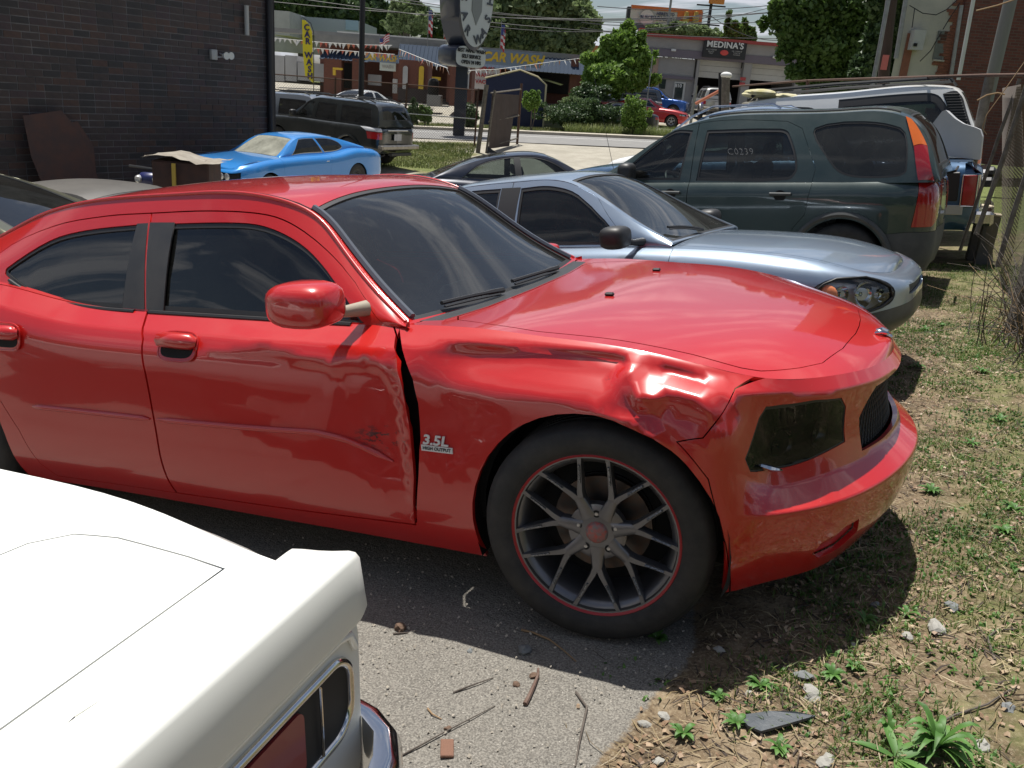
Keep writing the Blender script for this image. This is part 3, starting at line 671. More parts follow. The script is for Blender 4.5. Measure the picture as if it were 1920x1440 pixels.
RED=paint('red_paint',(.47,.010,.008),0,.06,.30,1,dcol=(.40,.22,.18))
def scuff(m):
    t=m.node_tree; b=t.nodes['Principled BSDF']; src=b.inputs['Base Color'].links[0].from_socket; c=N(t,'ShaderNodeTexCoord'); s=N(t,'ShaderNodeSeparateXYZ'); L(t,c.outputs['Object'],s.inputs[0])
    def blob(cx,cz,sx,sz):
        a=N(t,'ShaderNodeMath',operation='MULTIPLY_ADD',i={1:1/sx,2:-cx/sx}); L(t,s.outputs[0],a.inputs[0]); a2=N(t,'ShaderNodeMath',operation='MULTIPLY'); L(t,a.outputs[0],a2.inputs[0]); L(t,a.outputs[0],a2.inputs[1])
        d=N(t,'ShaderNodeMath',operation='MULTIPLY_ADD',i={1:1/sz,2:-cz/sz}); L(t,s.outputs[2],d.inputs[0]); d2=N(t,'ShaderNodeMath',operation='MULTIPLY'); L(t,d.outputs[0],d2.inputs[0]); L(t,d.outputs[0],d2.inputs[1])
        e=N(t,'ShaderNodeMath',operation='ADD'); L(t,a2.outputs[0],e.inputs[0]); L(t,d2.outputs[0],e.inputs[1]); f=N(t,'ShaderNodeMath',operation='SUBTRACT',i={0:1}); L(t,e.outputs[0],f.inputs[1]); f.use_clamp=True; return f
    def layer(src,mask,scale,thr,col,sc=(1,1,1)):
        mp=N(t,'ShaderNodeMapping'); mp.inputs['Scale'].default_value=sc; L(t,c.outputs['Object'],mp.inputs[0]); n=N(t,'ShaderNodeTexNoise',i={'Scale':scale,'Detail':8,'Roughness':.7}); L(t,mp.outputs[0],n.inputs[0])
        r=N(t,'ShaderNodeValToRGB'); r.color_ramp.elements[0].position=thr; r.color_ramp.elements[1].position=thr+.03; L(t,n.outputs[0],r.inputs[0])
        k=N(t,'ShaderNodeMath',operation='MULTIPLY'); L(t,r.outputs[0],k.inputs[0]); L(t,mask.outputs[0],k.inputs[1]); x=N(t,'ShaderNodeMixRGB'); L(t,k.outputs[0],x.inputs[0]); L(t,src,x.inputs[1]); x.inputs[2].default_value=(*col,1); return x.outputs[0]
    q=layer(src,blob(-.74,.60,.13,.055),26,.54,(.02,.02,.022),(1,1,2.5));  q=layer(q,blob(-.35,.84,.30,.05),40,.70,(.5,.3,.27),(.5,1,5)); q=layer(q,blob(.12,.83,.10,.06),30,.62,(.04,.02,.02)); q=layer(q,blob(.60,.60,.34,.28),120,.67,(.55,.32,.25))
    L(t,q,b.inputs['Base Color'])
scuff(RED)
APP=mat('pillar_applique',(.035,.035,.037),.38,noise=(6,.6,(.07,.065,.06)))
CH.update(paint=RED,cuts=[('wall',[(-.680,.905),(-.628,.80),(-.612,.65),(-.614,.48),(-.637,.31),(-.625,.31),(-.596,.48),(-.578,.62),(-.576,.74),(-.592,.82),(-.645,.905),(-.70,.955)])],h=.034,ph=.9,gap=.0035,arch=[(0,.365,.402),(-3.048,.365,.402)],
 windows=[dict(p=smooth_poly([(-1.835,.968),(-.85,.962),(-1.045,1.125),(-1.187,1.215),(-1.35,1.275),(-1.50,1.290),(-1.855,1.286)],4,sharp=(0,1,6)),m=G_DARK,seal=.012),
          dict(p=smooth_poly([(-1.99,.968),(-2.17,.972),(-2.37,.985),(-2.52,1.010),(-2.70,1.085),(-2.70,1.112),(-2.48,1.222),(-2.28,1.262),(-1.985,1.284)],4,sharp=(0,4,8)),m=G_DARK,seal=.012)],
 doors=[dict(n='front_door',w=[(-.73,1.0),(-.695,.94),(-.664,.895),(-.625,.80),(-.607,.65),(-.608,.48),(-.632,.298),(-1.144,.272),(-1.755,.252),(-1.766,.43),(-1.768,.75),(-1.785,.88),(-1.86,1.0)],
             f=smooth_poly([(-1.845,.93),(-.73,.93),(-.993,1.142),(-1.209,1.268),(-1.356,1.317),(-1.612,1.334),(-1.93,1.328)],4,sharp=(0,1,6))),
        dict(n='rear_door',w=[(-1.86,1.0),(-1.785,.88),(-1.768,.75),(-1.766,.43),(-1.755,.252),(-2.45,.235),(-2.50,.30),(-2.555,.45),(-2.66,.62),(-2.84,.80),(-2.86,.90),(-2.80,1.06)],
             f=smooth_poly([(-1.845,.93),(-1.93,1.328),(-2.186,1.318),(-2.498,1.277),(-2.80,1.165),(-2.84,1.03),(-2.5,.93)],4,sharp=(0,1,5)))],
 wide={'Rfront_door':.006},
 bf=[(.40,.20),(.40,.40),(.352,.60),(.262,.705),(.335,.722),(.400,.840),(.448,.90)],br=[(-3.45,.20),(-3.46,.40),(-3.5,.66),(-3.9,.68)],
 hood=[(-.560,0),(-.565,.40),(-.585,.62),(-.55,.685),(-.40,.735),(-.228,.765),(.041,.755),(.265,.745),(.40,.733),(.452,.708),(.548,.60),(.602,.51),(.645,.33),(.668,.12),(.671,0)],
 trunk=[(-3.5,0),(-3.48,.66),(-3.98,.60),(-4.02,0)],cowl=[(-.70,0),(-.70,.45),(-.72,.74),(-.60,.70),(-.592,.62),(-.572,.40),(-.567,0)],
 ws=(7.02,9.93,.035,.035),rg=(.15,3.0,.06,.07),rwm=G_DARK,wsm=glass('crash_windshield_glass',(.38,.43,.43),.045,1.72),frit=.05,
 inserts=[dict(n='headlight',p=[(.437,.640),(.462,.745),(.478,.775),(.60,.772),(.664,.758),(.676,.72),(.679,.605),(.60,.585),(.49,.578),(.45,.595)],m=glass('smoked_lens',(.36,.36,.36),.03,1.30),off=-.003,back=DARK,depth=.05,bowls=[(.38,.5,.055),(.72,.5,.05)],bowlm=mat('smoked_chrome',(.30,.30,.30),.2,1)),
  dict(n='grille',s='F',p=[(-.43,.552),(-.43,.66),(-.36,.745),(0,.752),(.36,.745),(.43,.66),(.43,.552),(.25,.545),(0,.543),(-.25,.545)],m=mat('grille_mesh_plate',(.012,.012,.012),.6),off=-.035),
  dict(n='fog_light_recess',p=[(.615,.295),(.64,.335),(.70,.37),(.735,.375),(.73,.32),(.68,.275),(.63,.265)],m=RED,off=-.02),
  dict(n='tail_light',s='LR',ax='yz',rear=1,p=[(.40,.80),(.85,.80),(.85,.95),(.40,.95)],m=REDL)],
 wheels=[(0,.815,.365,.362,.235,.262,'mesh',R(5)),(-3.048,.815,.365,.362,.235,.262,'mesh',0)],
 rimm=mat('dark_grey_rim',(.17,.17,.18),.34,.75,noise=(20,.3,(.12,.115,.11))))
car,S=build_car('crashed_sedan','bright red crashed sedan with crumpled front fender and dented door','car',CH)
RC=car
# grille bars
b=MB(); w=S['wall']
for q in np.linspace(-.40,.40,34):
    for lean in (-1,1):
        p=[]
        for z in np.linspace(.552,.742,5):
            y=q+lean*(z-.647)*.55
            if abs(y)<.425-.35*max(0,z-.66): 
                st=w.inv([1,2],[(y,z)],(w.smid-.7,w.smid+.7))[0]; P=w.ev([st[0]],[st[1]])[0]; n=w.nrm([st[0]],[st[1]])[0]*w.sgn; p.append(tuple(P-n*.026))
        if len(p)>1: b.tube(p,.0022,BLK,4)
g=[o for o in kids(car) if o.name.startswith('grille')][0]; b.build('grille_wire',g)
for sd in 'LR':
    handle(car,S,sd,-1.60,.865,.20,RED,hh=.06); handle(car,S,sd,-2.52,.862,.20,RED,hh=.06)
    sg=1 if sd=='L' else -1
    if sd=='R': mirror(car,(-.935,sg*.985,1.060),sd,(.235,.20,.150),RED,TAN)
    else: mirror(car,(-.90,.93,.985),sd,(.13,.10,.08),RED,BLK)
    b=MB(); strip_on(b,S,'wall',sd,[(-2.44,.568),(-1.785,.573)],.004,[.010]*1,RED,6) if False else None
    for pts in ([(-2.44,.568),(-1.785,.573)],[(-1.75,.575),(-1.2,.588),(-.99,.597),(-.86,.578),(-.70,.522)]):
        b=MB(); q=np.array(pts); d=np.r_[0,np.cumsum(np.linalg.norm(np.diff(q,axis=0),axis=1))]; P=[tuple(on(S,'wall',sd,(np.interp(t,d,q[:,0]),np.interp(t,d,q[:,1])),.003)[0]) for t in np.linspace(0,d[-1],18)]
        b.tube(P,[.003]+[.011]*16+[.003],RED,8); b.build('rub_strip',car)
    # black B pillar trim
    b=MB(); k='left' if sd=='L' else 'right'
    b.surf(S[k],side_poly(S,k,sd,[(-1.862,.970),(-1.772,.968),(-1.790,1.290),(-1.923,1.290)]),[],.05,APP,S[k].sgn,flange=.006,off=.0025); b.build('pillar_trim',car)
    b=MB(); b.surf(S[k],side_poly(S,k,sd,[(-1.990,.972),(-1.872,.970),(-1.933,1.288),(-1.992,1.286)]),[],.05,APP,S[k].sgn,flange=.006,off=.0025); b.build('pillar_trim',car)
    # belt moulding under the windows
    b=MB(); strip_on(b,S,k,sd,[(-2.66,1.062),(-2.5,1.0),(-2.36,.978),(-2.17,.965),(-1.925,.961)],.002,.008,BLK,6); strip_on(b,S,k,sd,[(-1.845,.961),(-.90,.956)],.002,.009,BLK,6); b.build('belt_moulding',car)
    # black roof seam
    b=MB(); t=S['top']; kt=0 if sd=='L' else t.kt[-1]
    tt=t.kt[-1]*(.018 if sd=='L' else .982); P=[tuple(t.ev([s_],[tt])[0]+np.array([0,0,.0005])) for s_ in np.linspace(t.ks[-1]*.02,t.ks[7],40)]; b.tube(P,.0035,BLK,5); b.build('roof_seam',car)
    P=MB(); A=[tuple(t.ev([s_],[t.kt[-1]*(.028 if sd=='L' else .972)])[0]+np.array([.004,0,.004])) for s_ in np.linspace(t.ks[7],t.ks[-1]*.99,16)]; P.tube(A,.013,mat('pillar_moulding',(.10,.11,.13),.3,.2),6); P.build('pillar_moulding',car)
    e=MB(); e.tube([tuple(t.ev([s_],[0 if sd=='L' else t.kt[-1]])[0]) for s_ in np.linspace(t.ks[2],t.ks[-1]*.995,70)],.008,RED,12); e.build('pillar_bead',car)
# badge, emblem, nozzles, wipers
P,n=on(S,'wall','R',(-.517,.607),.004)
badge=thing('x','','x'); bpy.data.objects.remove(badge)
b=MB(); b.box((P[0],P[1],P[2]-.014),(.115,.004,.020),mat('badge_silver',(.62,.62,.62),.45,.2)); bd=b.build('engine_badge',car)
text('badge_lettering','3.5L',.046,mat('badge_silver',(.62,.62,.62),.45,.2),bd,(P[0]-.005,P[1]-.002,P[2]+.014),(R(90),0,0),.002,.0012,.2,1.0,1.2)
text('badge_lettering','HIGH OUTPUT',.0155,BLK,bd,(P[0],P[1]-.003,P[2]-.014),(R(90),0,0),.0005,.0003)
st=S['deck'].inv([0,1],[(.755,.0)])[0]; P=S['deck'].ev([st[0]],[st[1]])[0]
b=MB(); b.box((P[0],0,P[2]+.006),(.055,.03,.012),CHR,rot=Matrix.Rotation(R(25),3,'Y'),bev=.005); b.tube([(P[0]+.01,-.012,P[2]+.01),(P[0]-.01,-.03,P[2]+.016),(P[0]-.03,-.02,P[2]+.01)],.006,CHR,6); b.tube([(P[0]+.01,.012,P[2]+.01),(P[0]-.01,.03,P[2]+.016),(P[0]-.03,.02,P[2]+.01)],.006,CHR,6); b.build('nose_emblem',car)
for y in (-.19,.44):
    st=S['deck'].inv([0,1],[(-.18,y)])[0]; P=S['deck'].ev([st[0]],[st[1]])[0]; b=MB(); b.box((P[0],P[1],P[2]+.006),(.035,.02,.014),BLK,bev=.005); b.build('washer_nozzle',car)
P,n=on(S,'wall','R',(.485,.585),.012)
b=MB(); b.tube([(P[0]-.05,P[1]-.01,P[2]+.012),(P[0],P[1]-.008,P[2]),(P[0]+.03,P[1]+.02,P[2]-.012)],[.004,.010,.003],CHR,6); b.build('headlight_bracket',car)
def on_top(S,s,t): T=S['top']; return T.ev([s],[t])[0]
def wiper(root,S,s0,t0,s1,t1,bend=.03,n=10):
    b=MB(); T=S['top']; P=[]
    for f in np.linspace(0,1,n):
        s_=s0+(s1-s0)*f; t_=t0+(t1-t0)*f; p=T.ev([s_],[t_])[0]; nn=T.nrm([s_],[t_])[0]*T.sgn; P.append(tuple(p+nn*(.020+bend*math.sin(pi*f))))
    b.tube(P,[.011]*3+[.008]*(n-3),BLK,6); Q=[tuple(np.array(p)-np.array([0,0,.0])+np.array([.012,0,-.012])) for p in P[1:]]; b.tube(Q,.005,BLK,4); return b.build('wiper',root)
T=S['top']; ke=T.ks[-1]; kt=T.kt[-1]
wiper(car,S,ke*.993,kt*.60,ke*.985,kt*.86,.006); wiper(car,S,ke*.995,kt*.22,ke*.985,kt*.52,.006)
interior(car,CH,-.95,[(-1.65,.37,.25),(-1.65,-.37,.25),(-2.45,0,.60)],.36)
b=MB(); b.box((-1.20,-.02,1.275),(.03,.24,.07),BLK,bev=.01); b.build('rear_view_mirror',car)
pose(car,(0,0,0),0,R(7.53))
# ---------- ground ----------
def sst(x): x=np.clip(x,0,1); return x*x*(3-2*x)
def LDof(x,y): return (x-CAM[0])*RH[0]+(y-CAM[1])*RH[1],(x-CAM[0])*FH[0]+(y-CAM[1])*FH[1]
def GZ(x,y):
    x=np.asarray(x,float);y=np.asarray(y,float); Lq,D=LDof(x,y)
    near=-1.05+.132*1.5*np.logaddexp(0,(x+8)/1.5); near=near-.132*.55*1.0*np.logaddexp(0,(x-3.5)/1.0)
    zs=-.18+.033*np.clip(Lq,-30,30); far=zs+.055*np.clip(D-43,0,34)
    w=sst((D-19)/15); return near*(1-w)+far*w
def gz(x,y): return float(GZ(x,y))
def at(px,py,D):
    """point of the view ray through (px,py) of the 1920x1440 frame at horizontal distance D"""
    d=_r*(px-960)/1610+_u*(720-py)/1610+_f; t=D/(d[:2]@FH); return CAM+d*t
from mathutils import noise as mn
def knots(a,b,d0,lo,hi,g=1.12):
    k=list(np.arange(a,b+1e-6,d0)); s=d0
    while k[-1]<hi: s*=g; k.append(k[-1]+s)
    s=d0
    while k[0]>lo: s*=g; k.insert(0,k[0]-s)
    return np.array(k)
gx=knots(-1.6,2.6,.035,-900,900,1.13); gy=knots(-3.0,2.6,.035,-400,1500,1.13)
X,Y=np.meshgrid(gx,gy,indexing='ij'); Z=GZ(X,Y); LL,DD=LDof(X,Y)
mask=np.zeros((X.size,4)); Zf=Z.ravel().copy(); Xf=X.ravel(); Yf=Y.ravel(); Lf=LL.ravel(); Df=DD.ravel()
def edge(y): return np.interp(y,[-4,-1.9,-1.3,-.9,0,1.2,3,5,8],[.02,.12,.22,.30,.15,.0,.15,.5,.9])
dirt=sst((Xf-edge(Yf)+.10)/.20)*(Yf<14)*(Xf<30)
dirt=np.maximum(dirt,0)*(Df<24)
near_=(np.abs(Xf-.5)<4)&(np.abs(Yf)<8)
for i in np.nonzero(near_&(dirt>.01))[0]:
    x,y=Xf[i],Yf[i]; n=mn.noise(Vector((x*3.1,y*3.1,0)))*.018+mn.noise(Vector((x*11,y*11,3)))*.008+mn.noise(Vector((x*37,y*37,5)))*.004
    Zf[i]+=dirt[i]*(n+.012*(Xf[i]>.3))
pale=sst((Yf-6.5+.15*Xf)/3)*(1-dirt); pale=np.where(Xf<-3,sst((Df-9)/6),pale)
green=dirt*np.clip(.18+.30*sst((Xf-.7)/.6),0,1)
strip=((Df>25.6)&(Df<31.5)&(Lf<-1.9)&(Lf>-12)).astype(float); green=np.maximum(green,strip*.95)
farg=((Df>41.6)&(Df<44)).astype(float)*.9; green=np.maximum(green,farg)
green=np.maximum(green,((Df>42)&(Lf>.7)&(Lf<6.6)&(Df<56))*.95); green=np.maximum(green,((Df>75)|(Df<-14)).astype(float)*.9); green=np.maximum(green,((Lf>7)&(Df>12)&(Df<36)).astype(float)*.8)
dirt=np.maximum(dirt,(green>.3)&(Df>20)); pale=np.where((Df>43.5)&(Df<75),1,pale)
mask[:,0]=dirt; mask[:,1]=pale; mask[:,2]=green; mask[:,3]=1
ni,nj=X.shape; idx=np.arange(ni*nj).reshape(ni,nj); F=np.stack([idx[:-1,:-1],idx[1:,:-1],idx[1:,1:],idx[:-1,1:]],-1).reshape(-1,4)
me=bpy.data.meshes.new('ground'); me.from_pydata(np.stack([Xf,Yf,Zf],1).tolist(),[],F.tolist()); me.polygons.foreach_set('use_smooth',[True]*len(F))
ca=me.color_attributes.new('gm','FLOAT_COLOR','POINT'); ca.data.foreach_set('color',mask.ravel())
GM=bpy.data.materials.new('ground_surface'); GM.use_nodes=True; t=GM.node_tree; bs=t.nodes['Principled BSDF']; bs.inputs['Roughness'].default_value=.92; bs.inputs['Specular IOR Level'].default_value=.25
tc=N(t,'ShaderNodeTexCoord'); at_=N(t,'ShaderNodeAttribute',attribute_name='gm'); sp3=N(t,'ShaderNodeSeparateColor'); L(t,at_.outputs[0],sp3.inputs[0])
def gn(sc,det=8,rough=.65,dist=0):
    n=N(t,'ShaderNodeTexNoise',i={'Scale':sc,'Detail':det,'Roughness':rough,'Distortion':dist}); L(t,tc.outputs['Object'],n.inputs[0]); return n.outputs[0]
def ramp(src,*st):
    r=N(t,'ShaderNodeValToRGB'); e=r.color_ramp.elements
    while len(e)<len(st): e.new(.5)
    for el,(p,c) in zip(e,st): el.position=p; el.color=(*c,1) if len(c)==3 else c
    L(t,src,r.inputs[0]); return r.outputs[0]
def mixc(f,a,b):
    m=N(t,'ShaderNodeMixRGB'); L(t,f,m.inputs[0]); 
    for k,v in ((1,a),(2,b)):
        if isinstance(v,tuple): m.inputs[k].default_value=(*v,1)
        else: L(t,v,m.inputs[k])
    return m.outputs[0]
def thr(maskout,noise,amt=.5,w=.08):
    a=N(t,'ShaderNodeMath',operation='MULTIPLY_ADD',i={1:amt,2:-amt/2}); L(t,noise,a.inputs[0]); b_=N(t,'ShaderNodeMath',operation='ADD'); L(t,maskout,b_.inputs[0]); L(t,a.outputs[0],b_.inputs[1]); return ramp(b_.outputs[0],(.5-w,(0,0,0)),(.5+w,(1,1,1)))
vor=N(t,'ShaderNodeTexVoronoi',i={'Scale':210}); L(t,tc.outputs['Object'],vor.inputs[0]); vor2=N(t,'ShaderNodeTexVoronoi',i={'Scale':75}); L(t,tc.outputs['Object'],vor2.inputs[0])
base=ramp(gn(3.2),(.3,(.155,.143,.125)),(.72,(.235,.217,.188)))
agg=ramp(gn(170,3),(.42,(.075,.07,.063)),(.60,(.34,.32,.28)))
asp=mixc(ramp(gn(60,3),(.35,(.30,.30,.30)),(.65,(.72,.72,.72))),base,agg)
peb=ramp(vor2.outputs['Distance'],(.12,(1,1,1)),(.17,(0,0,0))); pk=N(t,'ShaderNodeMath',operation='MULTIPLY'); L(t,peb,pk.inputs[0]); L(t,ramp(vor2.outputs['Color'],(.70,(0,0,0)),(.72,(1,1,1))),pk.inputs[1]); asp=mixc(pk.outputs[0],asp,(.46,.43,.38))
asp=mixc(ramp(gn(1.7,7),(.60,(0,0,0)),(.74,(.5,.5,.5))),asp,(.075,.07,.066))
dc=ramp(gn(4.5,9,.7),(.30,(.055,.038,.024)),(.50,(.16,.115,.070)),(.62,(.26,.20,.13)),(.78,(.36,.22,.10)))
dc=mixc(ramp(gn(95,4),(.5,(0,0,0)),(.7,(.8,.8,.8))),dc,(.34,.28,.19)); dc=mixc(ramp(gn(48,5),(.55,(0,0,0)),(.65,(.75,.75,.75))),dc,(.045,.032,.022))
gc=ramp(gn(22,6,.7),(.32,(.045,.058,.018)),(.55,(.13,.155,.045)),(.72,(.29,.27,.13)))
pc=ramp(gn(2.2,8),(.32,(.30,.275,.225)),(.68,(.43,.40,.335))); pc=mixc(ramp(gn(85,4),(.40,(.6,.6,.6)),(.6,(0,0,0))),pc,(.21,.195,.165)); pc=mixc(ramp(gn(.5,6),(.5,(0,0,0)),(.7,(.5,.5,.5))),pc,(.20,.185,.15))
nz=gn(9,7,.7); c=mixc(thr(sp3.outputs[1],gn(1.2,6),.5,.2),asp,pc); c=mixc(thr(sp3.outputs[0],nz,.8,.06),c,dc); c=mixc(thr(sp3.outputs[2],gn(6,7,.7),.95,.18),c,gc)
L(t,c,bs.inputs['Base Color'])
bu=N(t,'ShaderNodeBump',i={'Strength':.9,'Distance':.006}); hh=N(t,'ShaderNodeMath',operation='ADD'); L(t,gn(150,5),hh.inputs[0]); h2=N(t,'ShaderNodeMath',operation='MULTIPLY',i={1:1.6}); L(t,gn(38,6),h2.inputs[0]); L(t,h2.outputs[0],hh.inputs[1]); L(t,hh.outputs[0],bu.inputs['Height']); L(t,bu.outputs[0],bs.inputs['Normal'])
me.materials.append(GM); go=bpy.data.objects.new('ground',me); COL.objects.link(go); tag(go,'patchy asphalt lot running into a weedy dirt bank','ground',kind='structure'); del go['category']
def sheet(name,L0,L1,D0,D1,mt,dz=.004,step=1.0,kind='structure',skew=0):
    """a strip laid on the ground, in metres right of / ahead of the camera"""
    a=np.linspace(L0,L1,max(2,int((L1-L0)/step)+1)); b_=np.linspace(D0,D1,max(2,int(abs(D1-D0)/min(step,.5))+1)); V=[];F=[]
    for l in a:
        for d in b_: x,y,_=LD(l,d+skew*l); V.append((x,y,gz(x,y)+dz))
    m=len(b_)
    for i in range(len(a)-1):
        for j in range(m-1): F.append((i*m+j,(i+1)*m+j,(i+1)*m+j+1,i*m+j+1))
    b=MB(); b.add(V,F,mt); o=b.build(name); o['kind']=kind; return o
ROAD=mat('street_asphalt',(.17,.165,.16),.9,noise=(2,.5,(.23,.225,.21)),bump=(60,.3)); CONC=mat('concrete',(.42,.38,.31),.9,noise=(5,.6,(.30,.27,.22)),bump=(40,.3)); WHITE=mat('white_road_paint',(.75,.75,.72),.8,noise=(30,.4,(.3,.3,.3)))
sheet('street',-60,70,33.2,40.0,ROAD,.02); sheet('lane_line',-60,70,37.75,37.9,WHITE,.026)
b=MB()
for l in np.arange(-60,70,2.0):
    x0,y0,_=LD(l,40.15); x1,y1,_=LD(l+1.99,40.15); z0,z1=gz(x0,y0),gz(x1,y1); a=Vector((x0,y0,0));c2=Vector((x1,y1,0)); n=Vector((FH[0],FH[1],0))*.15
    V=[a-n+Vector((0,0,z0-.1)),c2-n+Vector((0,0,z1-.1)),c2+n+Vector((0,0,z1-.1)),a+n+Vector((0,0,z0-.1)),a-n+Vector((0,0,z0+.14)),c2-n+Vector((0,0,z1+.14)),c2+n+Vector((0,0,z1+.14)),a+n+Vector((0,0,z0+.14))]
    b.add(V,[(4,5,6,7),(0,1,5,4),(1,2,6,5),(2,3,7,6),(3,0,4,7)],CONC,smooth=False)
o=b.build('kerb'); o['kind']='structure'
sheet('pavement',-60,70,40.3,41.6,CONC,.12)
# ---------- other vehicles ----------
def place_by(o,yaw,pitch,roll,lp,wp):
    m=Matrix.Rotation(yaw,3,'Z')@Matrix.Rotation(-pitch,3,'Y')@Matrix.Rotation(roll,3,'X'); loc=Vector(wp)-m@Vector(lp); pose(o,loc,yaw,pitch,roll); return loc
SEC=[(0,.075),(.13,.02),(.42,0),(.68,.0),(.86,.014),(.94,.045),(1,.115)]
def quick(front,rear,hw,zb,belt,spine,rw,bw,arch,tyre,crown=.03,rf=(.30,.10),rr=(.30,.10),sec=None,dtop=1,zf=(0,0,0,0),xe=-.05,ze=-.045,rp=2.6,box=0,**k):
    """front/rear: bumper x; belt: (x,z) of the shoulder; spine: (x,z) of the roof centre line rear to front; rw/bw: half widths of roof and glass base"""
    bz=lambda x:float(np.interp(x,[p[0] for p in belt],[p[1] for p in belt]))
    bz2=lambda x:float(crv(belt,[min(max(x,belt[0][0]),belt[-1][0])])[0,0]) if len(belt)>2 else bz(x)
    L1,b1=rr; L2,b2=rf
    cols=[(rear,0),(rear+.02,.48*hw),(rear+b1,.80*hw+box*.1),(rear+L1,.95*hw)]
    xs=np.arange(rear+L1+.35,front-L2-.25,.42)
    cols+=[(x,hw) for x in xs]+[(front-L2,.95*hw),(front-b2,.78*hw+box*.1),(front-.02,.45*hw),(front,0)]
    nc=len(cols); cols=[(x,y,zb+(zf[i-nc+4] if i>=nc-4 else 0),bz2(x),dtop) for i,(x,y) in enumerate(cols)]
    dc=[(x,bz2(x)+crown*(1 if rear+.15<x<front-.15 else .3)) for x in np.linspace(rear,front,14)]
    zr=max(z for x,z in spine); gh=[]
    for x,z in spine:
        b0=bz2(x)-.008; f=max(0,min(1,(z-b0)/(zr-b0))); ye=bw+(rw-bw)*f**1.15; zz_=z+ze*f; xx=x+xe*(1 if x>np.mean([p[0] for p in spine]) else -1)*f*.6*(1 if f<.97 else 0)
        if f<.05: zz_=max(zz_,b0+.006)
        gh.append((x,z,xx,ye,max(zz_,b0+.004),xx,bw,b0))
    d=dict(cols=cols,sec=sec or SEC,dc=dc,gh=gh,rp=rp,arch=arch,wheels=[(a[0],hw-.115,a[1],tyre[0],tyre[1],tyre[2],tyre[3],0) for a in arch]); d.update(k); return d
def seam_hood(x0,x1,w0,w1,bow=.06): return [(x0+.02,0),(x0,w0*.6),(x0-.02,w0),((x0+x1)/2,(w0+w1)/2+.015),(x1-bow*1.6,w1),(x1-bow*.5,w1*.6),(x1,0)]
# --- silver-blue sedan ---
SILV=paint('silver_blue_paint',(.27,.34,.43),.6,.22,.35,1)
HL=glass('headlight_lens',(.88,.9,.9),.04,1.5)
cv=quick(.78,-3.62,.85,.19,[(-3.62,.88),(-3.2,.985),(-2.6,.965),(-1.6,.905),(-.6,.905),(-.2,.885),(.2,.845),(.55,.775),(.78,.715)],[(-3.05,1.0),(-2.78,1.17),(-2.48,1.30),(-2.0,1.375),(-1.6,1.39),(-1.28,1.365),(-1.08,1.27),(-.80,1.09),(-.52,.935)],.50,.70,[(0,.30,.335),(-2.62,.30,.335)],(.295,.185,.185,'steel'),crown=.035,rf=(.42,.15),zf=(.07,.17,.20,.20),paint=SILV,h=.07,
 windows=[dict(p=smooth_poly([(-.80,.925),(-1.62,.925),(-1.64,1.295),(-1.42,1.30),(-1.20,1.235)],4,sharp=(0,1,2)),m=glass('sedan_side_glass',(.34,.38,.38),.04),sm=mat('black_trim',(.02,.02,.02),.45),seal=.016),dict(p=smooth_poly([(-1.79,.925),(-2.55,.945),(-2.66,.99),(-2.42,1.20),(-2.10,1.285),(-1.80,1.298)],4,sharp=(0,5)),m=G_DARK,seal=.016)],
 doors=[dict(n='front_door',w=[(-.50,.93),(-.50,.5),(-.53,.25),(-1.60,.25),(-1.70,.5),(-1.72,.93)],f=[(-.66,.89),(-1.06,1.22),(-1.26,1.325),(-1.71,1.338),(-1.71,.89)]),dict(n='rear_door',w=[(-1.72,.93),(-1.70,.5),(-1.60,.25),(-2.22,.25),(-2.34,.45),(-2.52,.65),(-2.62,.93)],f=[(-1.71,.89),(-1.71,1.338),(-2.15,1.325),(-2.5,1.215),(-2.76,1.0),(-2.7,.89)])],
 bf=[(.40,.19),(.42,.40),(.44,.50),(.80,.56)],bfull=False,bumpm=mat('worn_black_bumper',(.02,.02,.023),.42,0,.15,noise=(4,.6,(.09,.09,.09))),
 hood=[(-.50,0),(-.50,.45),(-.51,.64),(-.1,.67),(.33,.655),(.55,.59),(.64,.42),(.69,.2),(.70,0)],cowl=[(-.60,0),(-.60,.62),(-.52,.63),(-.505,0)],trunk=[(-3.1,0),(-3.08,.62),(-3.5,.60),(-3.56,0)],
 ws=(5.06,7.95,.045,.03),rg=(.12,2.6,.06,.07),rwm=G_DARK,
 inserts=[dict(n='headlight',p=smooth_poly([(.33,.60),(.32,.68),(.42,.735),(.57,.735),(.67,.695),(.71,.64),(.69,.575),(.57,.535),(.42,.54)],3),m=HL,back=mat('lamp_reflector',(.85,.85,.85),.30,.25,noise=(30,.4,(.55,.55,.55))),depth=.06,bowls=[(.30,.5,.05),(.55,.5,.075),(.80,.45,.045)],bowlm=mat('bright_reflector',(.9,.9,.9),.12,1,noise=(40,.5,(.4,.4,.4))),rimm=BLK),
  dict(n='grille',s='F',p=[(-.36,.60),(-.36,.655),(.36,.655),(.36,.60)],m=BLK,off=-.02),dict(n='tail_light',ax='yz',rear=1,p=[(.45,.70),(.82,.70),(.82,.85),(.45,.85)],m=REDL)])
car,S=build_car('silver_sedan','silver-blue compact sedan with a black front bumper parked beyond the red car','car',cv)
